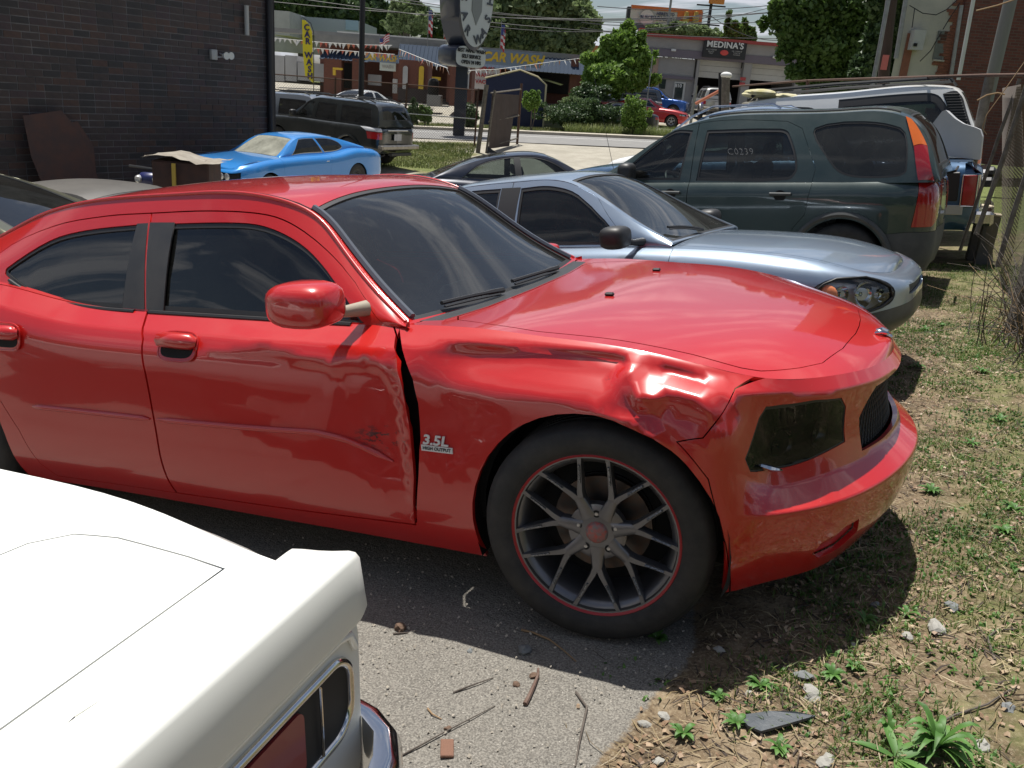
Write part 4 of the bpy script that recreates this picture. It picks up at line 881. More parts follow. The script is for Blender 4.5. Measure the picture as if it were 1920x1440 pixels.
for sd in 'LR':
    sg=1 if sd=='L' else -1; mirror(car,(-.80,sg*.905,.985),sd,(.16,.22,.14),BLK,BLK)
    for x in (-1.58,-2.42): handle(car,S,sd,x,.80,.17,SILV)
    b=MB(); k='left' if sd=='L' else 'right'; b.surf(S[k],side_poly(S,k,sd,[(-1.645,.915),(-1.785,.915),(-1.795,1.30),(-1.645,1.30)]),[],.05,BLK,S[k].sgn,flange=.006,off=.002); b.build('pillar_trim',car)
    b=MB(); strip_on(b,S,k,sd,[(-.72,.918),(-1.7,.918),(-2.5,.938)],.004,.007,CHR,6); b.build('belt_moulding',car)
    b=MB(); o_=[o for o in kids(car) if o.name.startswith('headlight')][0 if sd=='L' else 1]; P,n=on(S,'wall',sd,(.40,.645),-.012); b.sphere(tuple(P),.045,mat('amber_bulb',(.65,.22,.10),.3),12,8,(1.2,.5,1.3)); b.build('turn_signal',o_); b=MB(); strip_on(b,S,'wall',sd,[(.34,.60),(.33,.68),(.42,.733),(.57,.733),(.67,.693),(.708,.64),(.687,.577),(.57,.538),(.42,.543),(.34,.60)],.002,.006,BLK,6); b.build('lens_edge',o_)
T=S['top']; wiper(car,S,T.ks[-1]*.99,T.kt[-1]*.55,T.ks[-1]*.95,T.kt[-1]*.85,.01); interior(car,cv,-.75,[(-1.35,.34,.24),(-1.35,-.34,.24),(-2.2,0,.55)],.30,.6)
pose(car,(.10,2.566,-.02),R(-5.1),R(9.1),R(-1.1))
# --- dark green suv ---
GRN=paint('dark_green_paint',(.026,.046,.043),.2,.5,.35,.8,dcol=(.16,.17,.15)); GREYP=mat('grey_cladding',(.045,.05,.052),.65,noise=(6,.5,(.10,.10,.095)))
cr_=quick(.86,-3.38,.89,.28,[(-3.38,1.05),(-2.6,1.035),(-1.6,1.025),(-.5,1.01),(0,.99),(.5,.93),(.86,.82)],[(-3.37,1.06),(-3.29,1.32),(-3.16,1.55),(-3.00,1.645),(-2.5,1.675),(-1.8,1.68),(-1.25,1.645),(-.92,1.53),(-.55,1.27),(-.18,1.03)],.585,.825,[(0,.34,.385),(-2.62,.34,.385)],(.335,.205,.205,'five'),rr=(.26,.08),box=.5,crown=.03,ze=-.05,paint=GRN,h=.08,rp=3.2,dtop=.5,
 windows=[dict(p=smooth_poly([(-.42,1.045),(-1.10,1.04),(-1.16,1.50),(-.98,1.50),(-.74,1.33)],4,sharp=(0,1,2)),m=G_SIDE,seal=.02),dict(p=smooth_poly([(-1.26,1.04),(-1.30,1.50),(-1.98,1.50),(-2.07,1.46),(-2.19,1.16),(-2.12,1.05)],4,sharp=(0,1)),m=glass('suv_side_glass',(.22,.25,.25),.06),seal=.02),dict(p=smooth_poly([(-2.29,1.50),(-3.00,1.49),(-3.10,1.14),(-3.03,1.085),(-2.66,1.08),(-2.50,1.16)],5),m=glass('suv_quarter_glass',(.05,.055,.06),.10),seal=.012)],
 doors=[dict(n='front_door',w=[(-.25,1.03),(-.28,.6),(-.34,.34),(-1.12,.34),(-1.19,.6),(-1.20,1.03)],f=[(-.33,1.0),(-.82,1.42),(-1.04,1.555),(-1.21,1.565),(-1.20,1.0)]),dict(n='rear_door',w=[(-1.20,1.03),(-1.19,.6),(-1.12,.34),(-2.12,.34),(-2.2,.62),(-2.30,.75),(-2.34,1.03)],f=[(-1.20,1.0),(-1.21,1.565),(-2.04,1.565),(-2.18,1.50),(-2.35,1.15),(-2.33,1.0)])],
 bf=[(.42,.28),(.42,.62),(.8,.66)],bfull=False,br=[(-2.95,.28),(-2.97,.60),(-3.15,.62),(-3.34,.62)],bumpm=GREYP,hood=seam_hood(-.15,.74,.68,.64),cowl=[(-.28,0),(-.28,.68),(-.17,.68),(-.16,0)],
 ws=(6.1,8.9,.05,.04),rg=(.4,2.6,.1,.09),
 inserts=[dict(n='tail_light',p=[(-3.33,.66),(-3.18,.66),(-3.19,1.05),(-3.33,1.05)],m=REDL,off=.006),dict(n='headlight',p=[(.40,.72),(.40,.86),(.72,.84),(.72,.72)],m=HL,back=CHR)])
car,S=build_car('green_suv','dark green dusty SUV with tall orange and red tail lights beyond the silver sedan','suv',cr_)
for sd in 'LR':
    sg=1 if sd=='L' else -1; k='left' if sd=='L' else 'right'; mirror(car,(-.62,sg*.99,1.12),sd,(.15,.22,.19),BLK)
    for x in (-1.03,-2.07): 
        P,n=on(S,'wall',sd,(x,.93),.004); b=MB(); b.lathe([(.0001,.001),(.05,.001),(.055,0)],DARK,16,c=(P[0],P[1],P[2]-.02)); b.tube([(P[0]-.10,P[1]+sg*.018,P[2]),(P[0]+.09,P[1]+sg*.018,P[2])],.015,GREYP,8); b.build('door_handle',car)
    for lo,hi,mt_ in ((1.055,1.33,REDL),(1.335,1.60,ORL)):
        b=MB(); b.surf(S[k],side_poly(S,k,sd,[(np.interp(lo,[1.05,1.3,1.6],[-3.33,-3.25,-3.08]),lo),(np.interp(lo,[1.05,1.3,1.6],[-3.20,-3.14,-3.03]),lo),(np.interp(hi,[1.05,1.3,1.6],[-3.20,-3.14,-3.03]),hi),(np.interp(hi,[1.05,1.3,1.6],[-3.33,-3.25,-3.08]),hi)]),[],.05,mt_,S[k].sgn,flange=.02,off=.012); b.build('tail_light',car)
    for (xa,za) in ((0,.34),(-2.62,.34)):
        b=MB(); q=[(xa+.425*math.cos(a),za+.425*math.sin(a)) for a in np.linspace(.1,pi-.1,20)]; strip_on(b,S,'wall',sd,q,.004,.028,GREYP,6,N_=24); b.build('wheel_arch_trim',car)
    b=MB(); strip_on(b,S,'wall',sd,[(-.4,.36),(-2.2,.36)],.004,.035,GREYP,6); b.build('sill_cladding',car)
    b=MB(); T=S['top']; tt=T.kt[-1]*(.075 if sd=='L' else .925); b.tube([tuple(T.ev([s_],[tt])[0]+np.array([0,0,.004])) for s_ in np.linspace(T.ks[3],T.ks[6],20)],.011,BLK,6); b.build('roof_moulding',car)
b=MB(); b.tube([(-3.40,.5,1.1),(-3.46,.55,1.12),(-3.46,.2,1.14)],.012,BLK,6); b.build('rear_wiper',car)
text('window_chalk_marks','C0239',.085,mat('white_chalk',(.6,.6,.6),.9),car,(-1.66,.752,1.30),(R(90+17),0,pi),.0005,-.003,-.2,1.1)
interior(car,cr_,-.62,[(-1.25,.38,.25),(-1.25,-.38,.25),(-2.25,0,.6)],.48,.66,SEATG)
b=MB(); b.tube([(-.35,.62,1.04),(-.1,.62,2.05)],.0025,BLK,4); b.build('aerial',car)
pose(car,(-2.35,6.13,-.215),R(175.5),R(-6.0),R(-.6))
# --- white muscle car, tail near the camera ---
WHT=paint('white_paint',(.80,.80,.76),0,.10,.4,.8,dcol=(.55,.5,.42)); WHG=mat('shaded_white',(.66,.66,.62),.5,0,.15)  # WHG: darker copy of the body white, the tail's shade put into its colour
wsp=quick(.95,-3.935,.925,.24,[(-3.925,.906),(-3.7,.924),(-3.2,.945),(-2.6,.95),(-1.6,.93),(-.5,.92),(.5,.88),(.95,.82)],[(-2.95,.93),(-2.6,1.10),(-2.2,1.25),(-1.7,1.31),(-1.4,1.30),(-1.15,1.22),(-.9,1.06),(-.7,.94)],.55,.72,[(0,.33,.36),(-2.75,.33,.36)],(.32,.2,.19,'five'),rr=(.07,.015),rf=(.2,.06),box=1.1,crown=.005,paint=WHT,h=.08,
 sec=[(0,.09),(.13,.03),(.42,0),(.68,.006),(.86,.008),(.965,.016),(1,.034)],windows=[dict(p=[(-1.0,.95),(-2.2,.95),(-2.2,1.2),(-1.4,1.24)],m=G_DARK)],hood=seam_hood(-.6,.8,.72,.7),
 ws=(4.9,6.9,.05,.04),rg=(.2,2.2,.08,.08),doors=[dict(n='door',w=[(-.45,.95),(-.45,.3),(-1.9,.3),(-1.95,.95)])],
 trunk=[(-3.42,0),(-3.42,.58),(-3.435,.68),(-3.48,.745),(-3.56,.77),(-3.72,.775),(-3.80,.775),(-3.80,.3),(-3.80,0)])
car,S=build_car('white_coupe','white muscle car tail with raised deck lip, long tail light and chrome bumper','car',wsp)
b=MB(); pr=[(-3.862,.893),(-3.866,.920),(-3.89,.925),(-3.925,.930),(-3.955,.936),(-3.992,.946),(-4.006,.946),(-4.015,.936),(-4.028,.825),(-4.022,.812),(-4.0,.815),(-3.95,.87)]
V=[];F=[]; ys=[-.905,-.903,-.872,-.855,-.82,-.4,0,.4,.82,.855,.872,.878,.880]; 
for y in ys:
    f=1-max(0,(abs(y)-.845)/.06)**2.5*.12
    for x,z in pr: V.append((x if abs(y)<.845 else x+(.014*((abs(y)-.845)/.06)**2.5),y,.80+(z-.80)*f if z>.80 else z))
m=len(pr)
for i in range(len(ys)-1):
    for j in range(m): F.append((i*m+j,i*m+(j+1)%m,(i+1)*m+(j+1)%m,(i+1)*m+j))
F+=[tuple(range(m)),tuple((len(ys)-1)*m+k for k in range(m))[::-1]]
b.add(V,F,WHG); b.build('deck_lip',car,sharp=50)
def rrect(x,y0,y1,z0,z1,r,n=6):
    P=[]
    for cy,cz,a0 in((y1-r,z1-r,0),(y0+r,z1-r,90),(y0+r,z0+r,180),(y1-r,z0+r,270)):
        for k in range(n+1): a=R(a0+90*k/n); P.append((x,cy+r*math.cos(a),cz+r*math.sin(a)))
    return P
b=MB(); q=[(p[1],p[2]) for p in rrect(0,-.900,.900,.40,.85,.10,8)]; q2=[(p[1],p[2]) for p in rrect(0,-.880,.880,.42,.83,.09,8)]
b.prism(q,-3.995,-3.93,WHG,axis='X'); b.prism(q2,-4.003,-3.99,WHG,axis='X'); b.build('tail_panel',car,sharp=60)
b=MB(); 
for zc_,hz,yc_ in ((.800,.010,.87),):
    b.tube([(-4.004,-yc_,zc_-.05),(-4.006,-yc_+.02,zc_-.012),(-4.007,-yc_+.06,zc_),(-4.008,0,zc_+.002),(-4.007,yc_-.06,zc_),(-4.006,yc_-.02,zc_-.012),(-4.004,yc_,zc_-.05)],.009,WHT,8)
b.build('tail_crease',car)
b=MB(); P=rrect(-4.006,-.845,.845,.595,.760,.06,8); b.tube(P+[P[0]],.010,CHR,8,cap=False); b.build('tail_light_bezel',car)
b=MB(); b.prism([(p[1],p[2]) for p in rrect(0,-.835,.835,.603,.752,.05)],-4.006,-3.99,mat('dark_lamp_back',(.02,.02,.022),.6,0,0,spec=.2),axis='X'); b.build('lamp_surround',car)
for sg in(-1,1):
    b=MB(); b.prism([(p[1],p[2]) for p in rrect(0,min(sg*.22,sg*.69),max(sg*.22,sg*.73),.613,.742,.02)],-4.012,-4.004,mat('dull_red_lens',(.20,.022,.025),.35,0,.25),axis='X'); tl=b.build('tail_light',car)
    b=MB(); b.tube([(-4.013,sg*.74,.605),(-4.013,sg*.74,.75)],.003,CHR,6); b.build('lamp_divider',tl)
b=MB(); b.prism([(p[1],p[2]) for p in rrect(0,-.19,.19,.613,.742,.02)],-4.012,-4.004,mat('tail_centre_panel',(.22,.22,.22),.3,.4),axis='X'); b.build('fuel_filler_panel',car)
half=[(-3.60,.940),(-3.82,.943),(-3.94,.938),(-4.00,.922),(-4.055,.885),(-4.09,.82),(-4.11,.72),(-4.12,.45),(-4.125,.2)]
P=[(x,-y,.50) for x,y in half]+[(-4.126,0,.50)]+[(x,y,.50) for x,y in half[::-1]]
V=[];F=[];pr=[(-.02,.066),(.006,.068),(.022,.058),(.032,.036),(.036,.012),(.036,-.016),(.031,-.042),(.020,-.062),(.0,-.074),(-.02,-.072)]
for i,p in enumerate(P):
    a=Vector(P[max(i-1,0)]);c=Vector(P[min(i+1,len(P)-1)]); t_=(c-a).normalized(); n=Vector((t_.y,-t_.x,0)); n=n if n.dot(Vector((p[0]+3.2,p[1],0)))>0 else -n
    for o_,z in pr: V.append((p[0]+n.x*o_,p[1]+n.y*o_,p[2]+z))
m=len(pr)
for i in range(len(P)-1):
    for j in range(m): F.append((i*m+j,(i+1)*m+j,(i+1)*m+(j+1)%m,i*m+(j+1)%m))
F+=[tuple(range(m)),tuple((len(P)-1)*m+k for k in range(m))[::-1]]
b=MB(); b.add(V,F,CHR); bm_=b.build('rear_bumper',car,sharp=50)
for y in(-.62,.62):
    b=MB(); b.sphere((-4.157,y,.53),.015,CHR,12,8,(.5,1,1)); b.build('bumper_bolt',bm_)
place_by(car,R(184.2),R(-3),0,(-4.006,-.905,.946),(-.165,-1.985,.81))
# --- black coupe ---
BLU=paint('midnight_paint',(.012,.016,.030),.3,.25,.3,1,dcol=(.2,.2,.2))
bm2=quick(.80,-3.75,.89,.18,[(-3.75,.93),(-3.2,.97),(-2.4,.945),(-1.4,.915),(-.4,.90),(.3,.83),(.80,.66)],[(-3.20,.985),(-2.85,1.15),(-2.4,1.31),(-1.9,1.385),(-1.45,1.385),(-1.15,1.29),(-.85,1.12),(-.50,.93)],.50,.72,[(0,.32,.36),(-2.76,.32,.36)],(.32,.22,.22,'five'),rf=(.45,.16),paint=BLU,h=.10,
 windows=[dict(p=smooth_poly([(-.85,.945),(-2.75,.985),(-2.45,1.20),(-2.0,1.315),(-1.55,1.325),(-1.25,1.23)],5,sharp=(0,1)),m=G_SIDE,seal=.015,posts=[([(-1.80,.95),(-1.90,.95),(-1.93,1.315),(-1.83,1.32)],BLK)])],
 doors=[dict(n='door',w=[(-.45,.93),(-.47,.3),(-1.8,.27),(-1.93,.94)])],ws=(4.2,6.9,.04,.04),rg=(.15,2.75,.05,.06),rwm=G_SIDE,trunk=[(-3.22,0),(-3.20,.66),(-3.66,.62),(-3.7,0)],inserts=[dict(n='tail_light',ax='yz',rear=1,p=[(.5,.68),(.85,.68),(.85,.84),(.5,.84)],m=REDL)])
car,S=build_car('black_coupe','near-black coupe with a small roof aerial parked behind the silver sedan','car',bm2)
b=MB(); b.prism([(-2.28,1.35),(-2.12,1.36),(-2.27,1.45)],-.018,.018,BLK); b.build('roof_aerial',car)
b=MB(); b.sphere((-.83,-.93,.98),.09,BLU,12,8,(.9,1,.7)); b.build('door_mirror',car)
interior(car,bm2,-.7,[(-1.4,.36,.24),(-1.4,-.36,.24),(-2.3,0,.55)],.30,.6,SEATG)
P=at(975,284,14.2); place_by(car,R(33),R(2),R(-3),(-1.75,0,1.39),P)
print('black coupe',car.location)
# --- bright blue classic coupe ---
BRB=paint('bright_blue_paint',(.02,.22,.60),.15,.10,.3,1)
gt=quick(.95,-4.0,.95,.25,[(-4.0,.80),(-3.7,.90),(-3.2,.97),(-2.8,.99),(-2.4,.945),(-1.4,.93),(-.4,.94),(.2,.92),(.7,.86),(.95,.80)],[(-3.35,1.0),(-2.95,1.13),(-2.55,1.25),(-2.1,1.325),(-1.6,1.34),(-1.2,1.31),(-.95,1.20),(-.72,1.06),(-.50,.945)],.53,.72,[(0,.34,.37),(-2.84,.34,.345)],(.33,.2,.19,'steel'),rr=(.35,.12),rf=(.25,.10),box=.6,paint=BRB,h=.10,crown=.03,rimm=mat('dark_wheel',(.05,.05,.05),.5),
 windows=[dict(p=[(-.90,.965),(-1.92,.955),(-1.76,1.265),(-1.30,1.265)],m=glass('classic_side_glass',(.10,.12,.13),.05),sm=CHR,seal=.012),dict(p=smooth_poly([(-1.97,.958),(-2.35,.965),(-2.58,1.03),(-2.52,1.14),(-2.25,1.235),(-1.81,1.265)],4,sharp=(0,5)),m=glass('classic_side_glass',(.10,.12,.13)),sm=CHR,seal=.012)],
 doors=[dict(n='door',w=[(-.42,.96),(-.44,.35),(-1.85,.35),(-1.98,.96)])],hood=[(-.52,0),(-.50,.62),(-.1,.74),(.5,.76),(.83,.72),(.90,.3),(.92,0)],ws=(5.1,7.9,.05,.05),wsm=glass('dusty_windshield',(.5,.55,.52),.75,dcol=(.62,.62,.52)),rg=(.2,2.3,.12,.12),sealm=BRB,cowl=[(-.62,0),(-.60,.62),(-.54,.62),(-.53,0)],
 inserts=[dict(n='headlight',ax='yz',p=[(.50,.60),(.88,.60),(.88,.76),(.50,.76)],m=DARK,off=-.03),dict(n='grille',s='F',p=[(-.40,.55),(-.40,.75),(.40,.75),(.40,.55)],m=BLK,off=-.03)],bf=[(.62,.25),(.66,.48),(.9,.52)],bfull=False,bumpm=BRB)
car,S=build_car('blue_coupe','bright blue classic coupe parked by the dark brick wall','car',gt)
for y in(-.70,-.54,.54,.70):
    b=MB(); b.lathe([(.0001,.93),(.06,.935),(.07,.925)],mat('lamp_glass',(.55,.55,.55),.15,.3,1),16,axis='X',c=(0,y,.68)); b.build('headlamp',car)
for sg in(-1,1):
    b=MB(); b.box((-1.80,sg*.953,.80),(.10,.02,.02),CHR,bev=.008); b.build('door_handle',car)
b=MB(); b.box((-3.97,0,.55),(.08,1.3,.13),BRB,bev=.03); b.build('rear_bumper',car)
interior(car,gt,-.7,[(-1.4,0,.6),(-2.3,0,.55)],.34,.62,SEATG)
pose(car,(-12.295,11.231,-1.036),R(266),R(-2.6),0)
# --- dark 4x4 ---
DKG=paint('black_green_paint',(.006,.010,.010),.3,.25,.3,1,dcol=(.2,.19,.17))
fr=quick(.80,-3.72,.84,.42,[(-3.72,1.12),(-2.6,1.11),(-1.4,1.10),(-.4,1.09),(0,1.07),(.5,1.04),(.80,.98)],[(-3.70,1.13),(-3.62,1.45),(-3.50,1.68),(-3.3,1.735),(-2.4,1.745),(-1.6,1.74),(-1.2,1.70),(-.92,1.54),(-.62,1.28),(-.38,1.10)],.60,.77,[(0,.38,.43),(-2.68,.38,.43)],(.38,.24,.2,'five'),rr=(.15,.05),box=1,paint=DKG,h=.11,rp=3.4,dtop=.6,
 windows=[dict(p=[(-.62,1.13),(-1.25,1.13),(-1.27,1.58),(-1.0,1.57)],m=G_SIDE),dict(p=[(-1.38,1.13),(-1.40,1.58),(-2.1,1.58),(-2.15,1.13)],m=G_DARK),dict(p=[(-2.30,1.14),(-2.27,1.58),(-3.30,1.57),(-3.45,1.16)],m=G_DARK)],
 doors=[dict(n='front_door',w=[(-.30,1.08),(-.32,.45),(-1.28,.45),(-1.32,1.08)]),dict(n='rear_door',w=[(-1.33,1.08),(-1.29,.45),(-2.0,.45),(-2.22,.8),(-2.24,1.08)])],ws=(6.1,8.9,.05,.05),wsm=G_SIDE,rg=(.55,1.9,.10,.10),
 inserts=[dict(n='tail_light',ax='yz',rear=1,p=[(.68,.80),(.83,.80),(.83,.99),(.68,.99)],m=REDL,off=.004),dict(n='reversing_light',ax='yz',rear=1,p=[(.68,1.0),(.83,1.0),(.83,1.10),(.68,1.10)],m=WHL,off=.004)])
car,S=build_car('dark_offroader','near-black four-wheel-drive wagon with roof rack beside the brick corner','suv',fr)
b=MB(); b.box((-3.80,0,.60),(.20,1.66,.13),mat('weathered_chrome',(.36,.34,.31),.35,.9,noise=(8,.5,(.2,.17,.13))),bev=.03); b.build('rear_bumper',car)
b=MB(); b.box((-3.85,0,.42),(.14,.9,.08),BLK,bev=.01); b.build('tow_bar',car)
b=MB(); b.box((-3.745,0,.86),(.012,.32,.17),mat('number_plate',(.45,.45,.45),.5,noise=(20,.6,(.25,.25,.3)))); b.build('number_plate',car)
b=MB(); b.box((-3.74,0,1.04),(.02,.9,.03),CHR,bev=.008); b.build('tailgate_handle',car)
for sg in(-1,1):
    b=MB(); T=S['top']; P=[(x,sg*.52,1.80) for x in np.linspace(-3.3,-1.3,12)]; P[0]=(-3.35,sg*.54,1.73); P[-1]=(-1.2,sg*.54,1.72); b.tube(P,.018,BLK,6); b.build('roof_rail',car)
    mirror(car,(-.72,sg*.96,1.22),'L' if sg>0 else 'R',(.14,.22,.17),BLK)
    b=MB(); q=[(xa+.44*math.cos(a),.38+.44*math.sin(a)) for xa in (-2.68,) for a in np.linspace(.15,pi-.15,18)]; strip_on(b,S,'wall','L' if sg>0 else 'R',q,.01,.035,DKG,6,N_=20); b.build('wheel_arch_flare',car)
for x in(-3.0,-2.3,-1.6):
    b=MB(); b.tube([(x,-.53,1.79),(x,.53,1.79)],.012,BLK,6); b.build('roof_crossbar',car)
interior(car,fr,-.8,[(-1.4,.36,.24),(-1.4,-.36,.24),(-2.3,0,.55)],.6,.6,SEATG)
pose(car,(-16.385,18.409,-.619),R(174.3),R(1.4),0)
# ---------- far side: helpers in the street's own frame (x along it, y away from the camera) ----------
LY=math.atan2(.398,.917)
def LZ(px,py,D): P=at(px,py,D); l,_=LDof(P[0],P[1]); return float(l),float(P[2])
def far(name,label,cat,Lq,D,z=None,group=None,rz=0):
    x,y,_=LD(Lq,D); z=gz(x,y) if z is None else z
    o=thing(name,label,cat,(x,y,z),(0,0,LY+rz),group); o['L']=0; del o['L']; o_base[o.name]=(Lq,D,z); return o
o_base={}
def fb(root,name,px0,py0,px1,py1,D0,D1,mt,mb=None,bev=0):
    """box between distances D0..D1 whose outline is given on the front plane"""
    L0,D_,z_=o_base[root.name]; mx_=(px0+px1)/2; my=(py0+py1)/2
    a,_=LZ(px0,my,D0); c_,_=LZ(px1,my,D0); _,zb=LZ(mx_,py1,D0); _,zt=LZ(mx_,py0,D0)
    b=mb or MB(); b.box(((a+c_)/2-L0,(D0+D1)/2-D_,(zb+zt)/2-z_),(abs(c_-a),abs(D1-D0),abs(zt-zb)),mt,bev=bev)
    return b if mb else b.build(name,root)
def lq(root,px,py,D):
    L0,D_,z_=o_base[root.name]; l,z=LZ(px,py,D); return (l-L0,D-D_,z-z_)
# --- dark brick building on the left ---
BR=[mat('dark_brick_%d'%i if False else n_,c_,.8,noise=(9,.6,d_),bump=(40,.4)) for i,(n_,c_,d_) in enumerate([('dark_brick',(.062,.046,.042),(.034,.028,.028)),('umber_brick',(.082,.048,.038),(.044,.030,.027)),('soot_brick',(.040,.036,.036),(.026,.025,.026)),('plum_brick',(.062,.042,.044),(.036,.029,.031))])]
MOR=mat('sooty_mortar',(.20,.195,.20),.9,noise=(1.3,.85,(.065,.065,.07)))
cx,cy,_=LD(LZ(503,150,22.2)[0],22.2); wa=math.atan2(-(.857*.917+.515*.398)*1,-(.515*.917-.857*.398)*1)
dv_=np.array([-(.515*.917-.857*.398),-(.515*.398+.857*.917)]); dv_/=np.linalg.norm(dv_); wa=math.atan2(dv_[1],dv_[0])   # direction along the wall, towards the camera
bb_=thing('brick_building','tall dark brick building wall with a black corner downpipe','building',(cx,cy,-1.3),(0,0,wa))
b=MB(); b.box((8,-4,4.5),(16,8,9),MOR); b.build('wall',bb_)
bm_v=[]
for i in range(4):
    for k,w_ in enumerate((.324,.152)):
        b=MB(); b.box((w_/2,-.001,.060),(w_,.02,.113),BR[i],bev=0); o=b.build('brick'); bm_v.append(o.data); bpy.data.objects.remove(o)
cand=[]; rr_=random.Random(3); H_=.1315
for row in range(0,52):
    x=.0; z=row*H_+.006
    if row%2: x+=-.17
    while x<15.5:
        half=rr_.random()<.07; w_=.172 if half else .344; k=rr_.choices(range(4),(5,2,3,2))[0]*2+(1 if half else 0)
        cand.append((x,z,k)); x+=w_
def pxof(x,y,z):
    d=np.array([x,y,z])-CAM; q=d@_f; return 960+1610*(d@_r)/q,720-1610*(d@_u)/q,q
mt_w=Matrix.Rotation(wa,3,'Z'); vis=[];rest=[]
for c_ in cand:
    P=mt_w@Vector((c_[0]+.17,0,c_[1]+.06))+Vector((cx,cy,-1.3)); px,py,q=pxof(*P)
    (vis if (-25<px<515 and -12<py<300 and q>0) else rest).append((q,c_))
vis.sort(key=lambda t:t[0]); rest+=vis[300:]; vis=vis[:300]
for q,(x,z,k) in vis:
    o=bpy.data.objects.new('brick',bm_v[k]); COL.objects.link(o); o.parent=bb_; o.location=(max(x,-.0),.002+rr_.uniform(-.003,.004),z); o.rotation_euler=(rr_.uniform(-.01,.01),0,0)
b=MB()
for q,(x,z,k) in rest:
    x0=max(0,x); x1=x+(.152 if k%2 else .324)
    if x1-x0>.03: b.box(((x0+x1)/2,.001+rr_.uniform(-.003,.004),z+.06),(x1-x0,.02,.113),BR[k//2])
o=b.build('brick_courses',bb_); o['kind']='stuff'
b=MB(); b.tube([(.02,.10,.2),(.02,.10,9)],.075,mat('black_pipe',(.014,.014,.018),.5,bump=(20,.3)),10); b.box((-.06,-.02,4.5),(.22,.16,9),mat('dark_corner',(.02,.018,.02),.8)); b.build('downpipe',bb_)
def wall_at(px,py):
    d=_r*(px-960)/1610+_u*(720-py)/1610+_f; n=np.array([-dv_[1],dv_[0]]); t=((np.array([cx,cy])-CAM[:2])@n)/(d[:2]@n); P=CAM+d*t
    return ((P[:2]-np.array([cx,cy]))@dv_, P[2]+1.3)
GRY=mat('pale_fitting',(.35,.35,.33),.6)
s_,z_=wall_at(457,38); b=MB(); b.tube([(s_,.10,z_-.32),(s_,.10,z_+.32)],.055,GRY,10); b.build('vent_pipe',bb_)
s_,z_=wall_at(397,102); b=MB(); b.box((s_,.06,z_),(.16,.10,.22),GRY,bev=.01); b.tube([(s_-.05,.1,z_-.05),(s_-.35,.12,z_-.02)],.012,GRY,5); b.build('junction_box',bb_)
for q in (412,421):
    s_,z_=wall_at(q,104); b=MB(); b.lathe([(.0001,-.06),(.05,-.05),(.085,.05),(.08,.06),(.0001,.055)],mat('lamp_white',(.55,.55,.5),.4),14,axis='Y',c=(s_,.18,z_)); b.tube([(s_,.0,z_+.05),(s_,.14,z_)],.015,GRY,5); b.build('flood_lamp',bb_)
# rusty sheets leaning on it
RUST=mat('rusty_sheet',(.085,.040,.030),.7,.1,noise=(2.5,.8,(.045,.032,.032)),bump=(14,.4))
for (lab,pl) in (('wide rust-brown metal sheet leaning against the dark brick wall',[(28,215),(100,205),(135,245),(165,335),(60,345),(40,290)]),('small rust-brown offcut leaning in front of the wide sheet on the brick wall',[(85,235),(130,225),(158,270),(162,345),(100,345)])):
    P=[wall_at(*p) for p in pl]; dd=.18 if 'wide' in lab else .34; s0=np.mean([p[0] for p in P]); z0=min(p[1] for p in P)-.5
    x0=mt_w@Vector((s0,dd,z0)); o=thing('metal_sheet',lab,'metal sheet',(cx+x0.x,cy+x0.y,z0-1.3),(0,0,wa))
    b=MB(); V=[(p[0]-s0,(.25-(p[1]-z0)*.09),max(p[1]-z0,0) if p[1]-z0>.3 else 0) for p in P]; n=len(V); V+=[(v[0],v[1]-.012,v[2]) for v in V]; b.add(V,[tuple(range(n)),tuple(range(n,2*n))[::-1]]+[(i,(i+1)%n,n+(i+1)%n,n+i) for i in range(n)],RUST,smooth=False); b.build('sheet',o)
# --- street furniture ---
POLEM=mat('black_pole',(.012,.012,.016),.6); WOODP=mat('weathered_post',(.10,.085,.07),.9,noise=(12,.6,(.20,.18,.15)),bump=(30,.5)); GALV=mat('galvanised',(.28,.29,.29),.45,.7,noise=(10,.4,(.16,.14,.12))); RUSTP=mat('rusty_steel',(.07,.035,.025),.8,noise=(20,.5,(.13,.07,.04)))
def pole(name,label,cat,px,D,r,h,mt,lean=0,parts=(),zb=None,group=None):
    l,_=LZ(px,240,D); o=far(name,label,cat,l,D,zb,group); b=MB(); b.tube([(0,0,-.2),(math.tan(lean)*h,0,h)],[r,r*.85],mt,10); b.build('pole',o); return o
o=pole('utility_pole','straight black pole standing behind the dark off-roader','pole',676,29,.092,9.5,POLEM)
# --- car wash ---
BLUE=mat('blue_ribbed_metal',(.040,.058,.090),.8,0,noise=(.7,.4,(.055,.072,.10)),spec=.1); BRK=mat('red_brick',(.16,.060,.040),.85,noise=(8,.7,(.10,.045,.035)),bump=(30,.4)); PALE=mat('pale_render',(.42,.42,.42),.85,noise=(1.5,.5,(.30,.30,.30))); WH=mat('white_roof',(.62,.62,.6),.8,noise=(1,.4,(.45,.45,.43))); YEL=mat('yellow_paint',(.62,.42,.03),.6,noise=(6,.4,(.45,.3,.05))); NAVY=mat('navy_panel',(.012,.018,.06),.5,.2); CONB=mat('grey_block',(.24,.24,.23),.9,noise=(2,.5,(.16,.16,.16)))
cw=far('car_wash','low car wash with ribbed blue mansard roof and yellow lettered signs','building',-4,58,.45)
fb(cw,'back_wall',600,98,1112,205,63,64,BRK); fb(cw,'roof_slab',590,84,1108,98,58.5,66,CONB)
fb(cw,'upper_roof',632,66,836,84,72,86,WH); fb(cw,'roof_parapet',515,64,836,72,68,69,CONB)
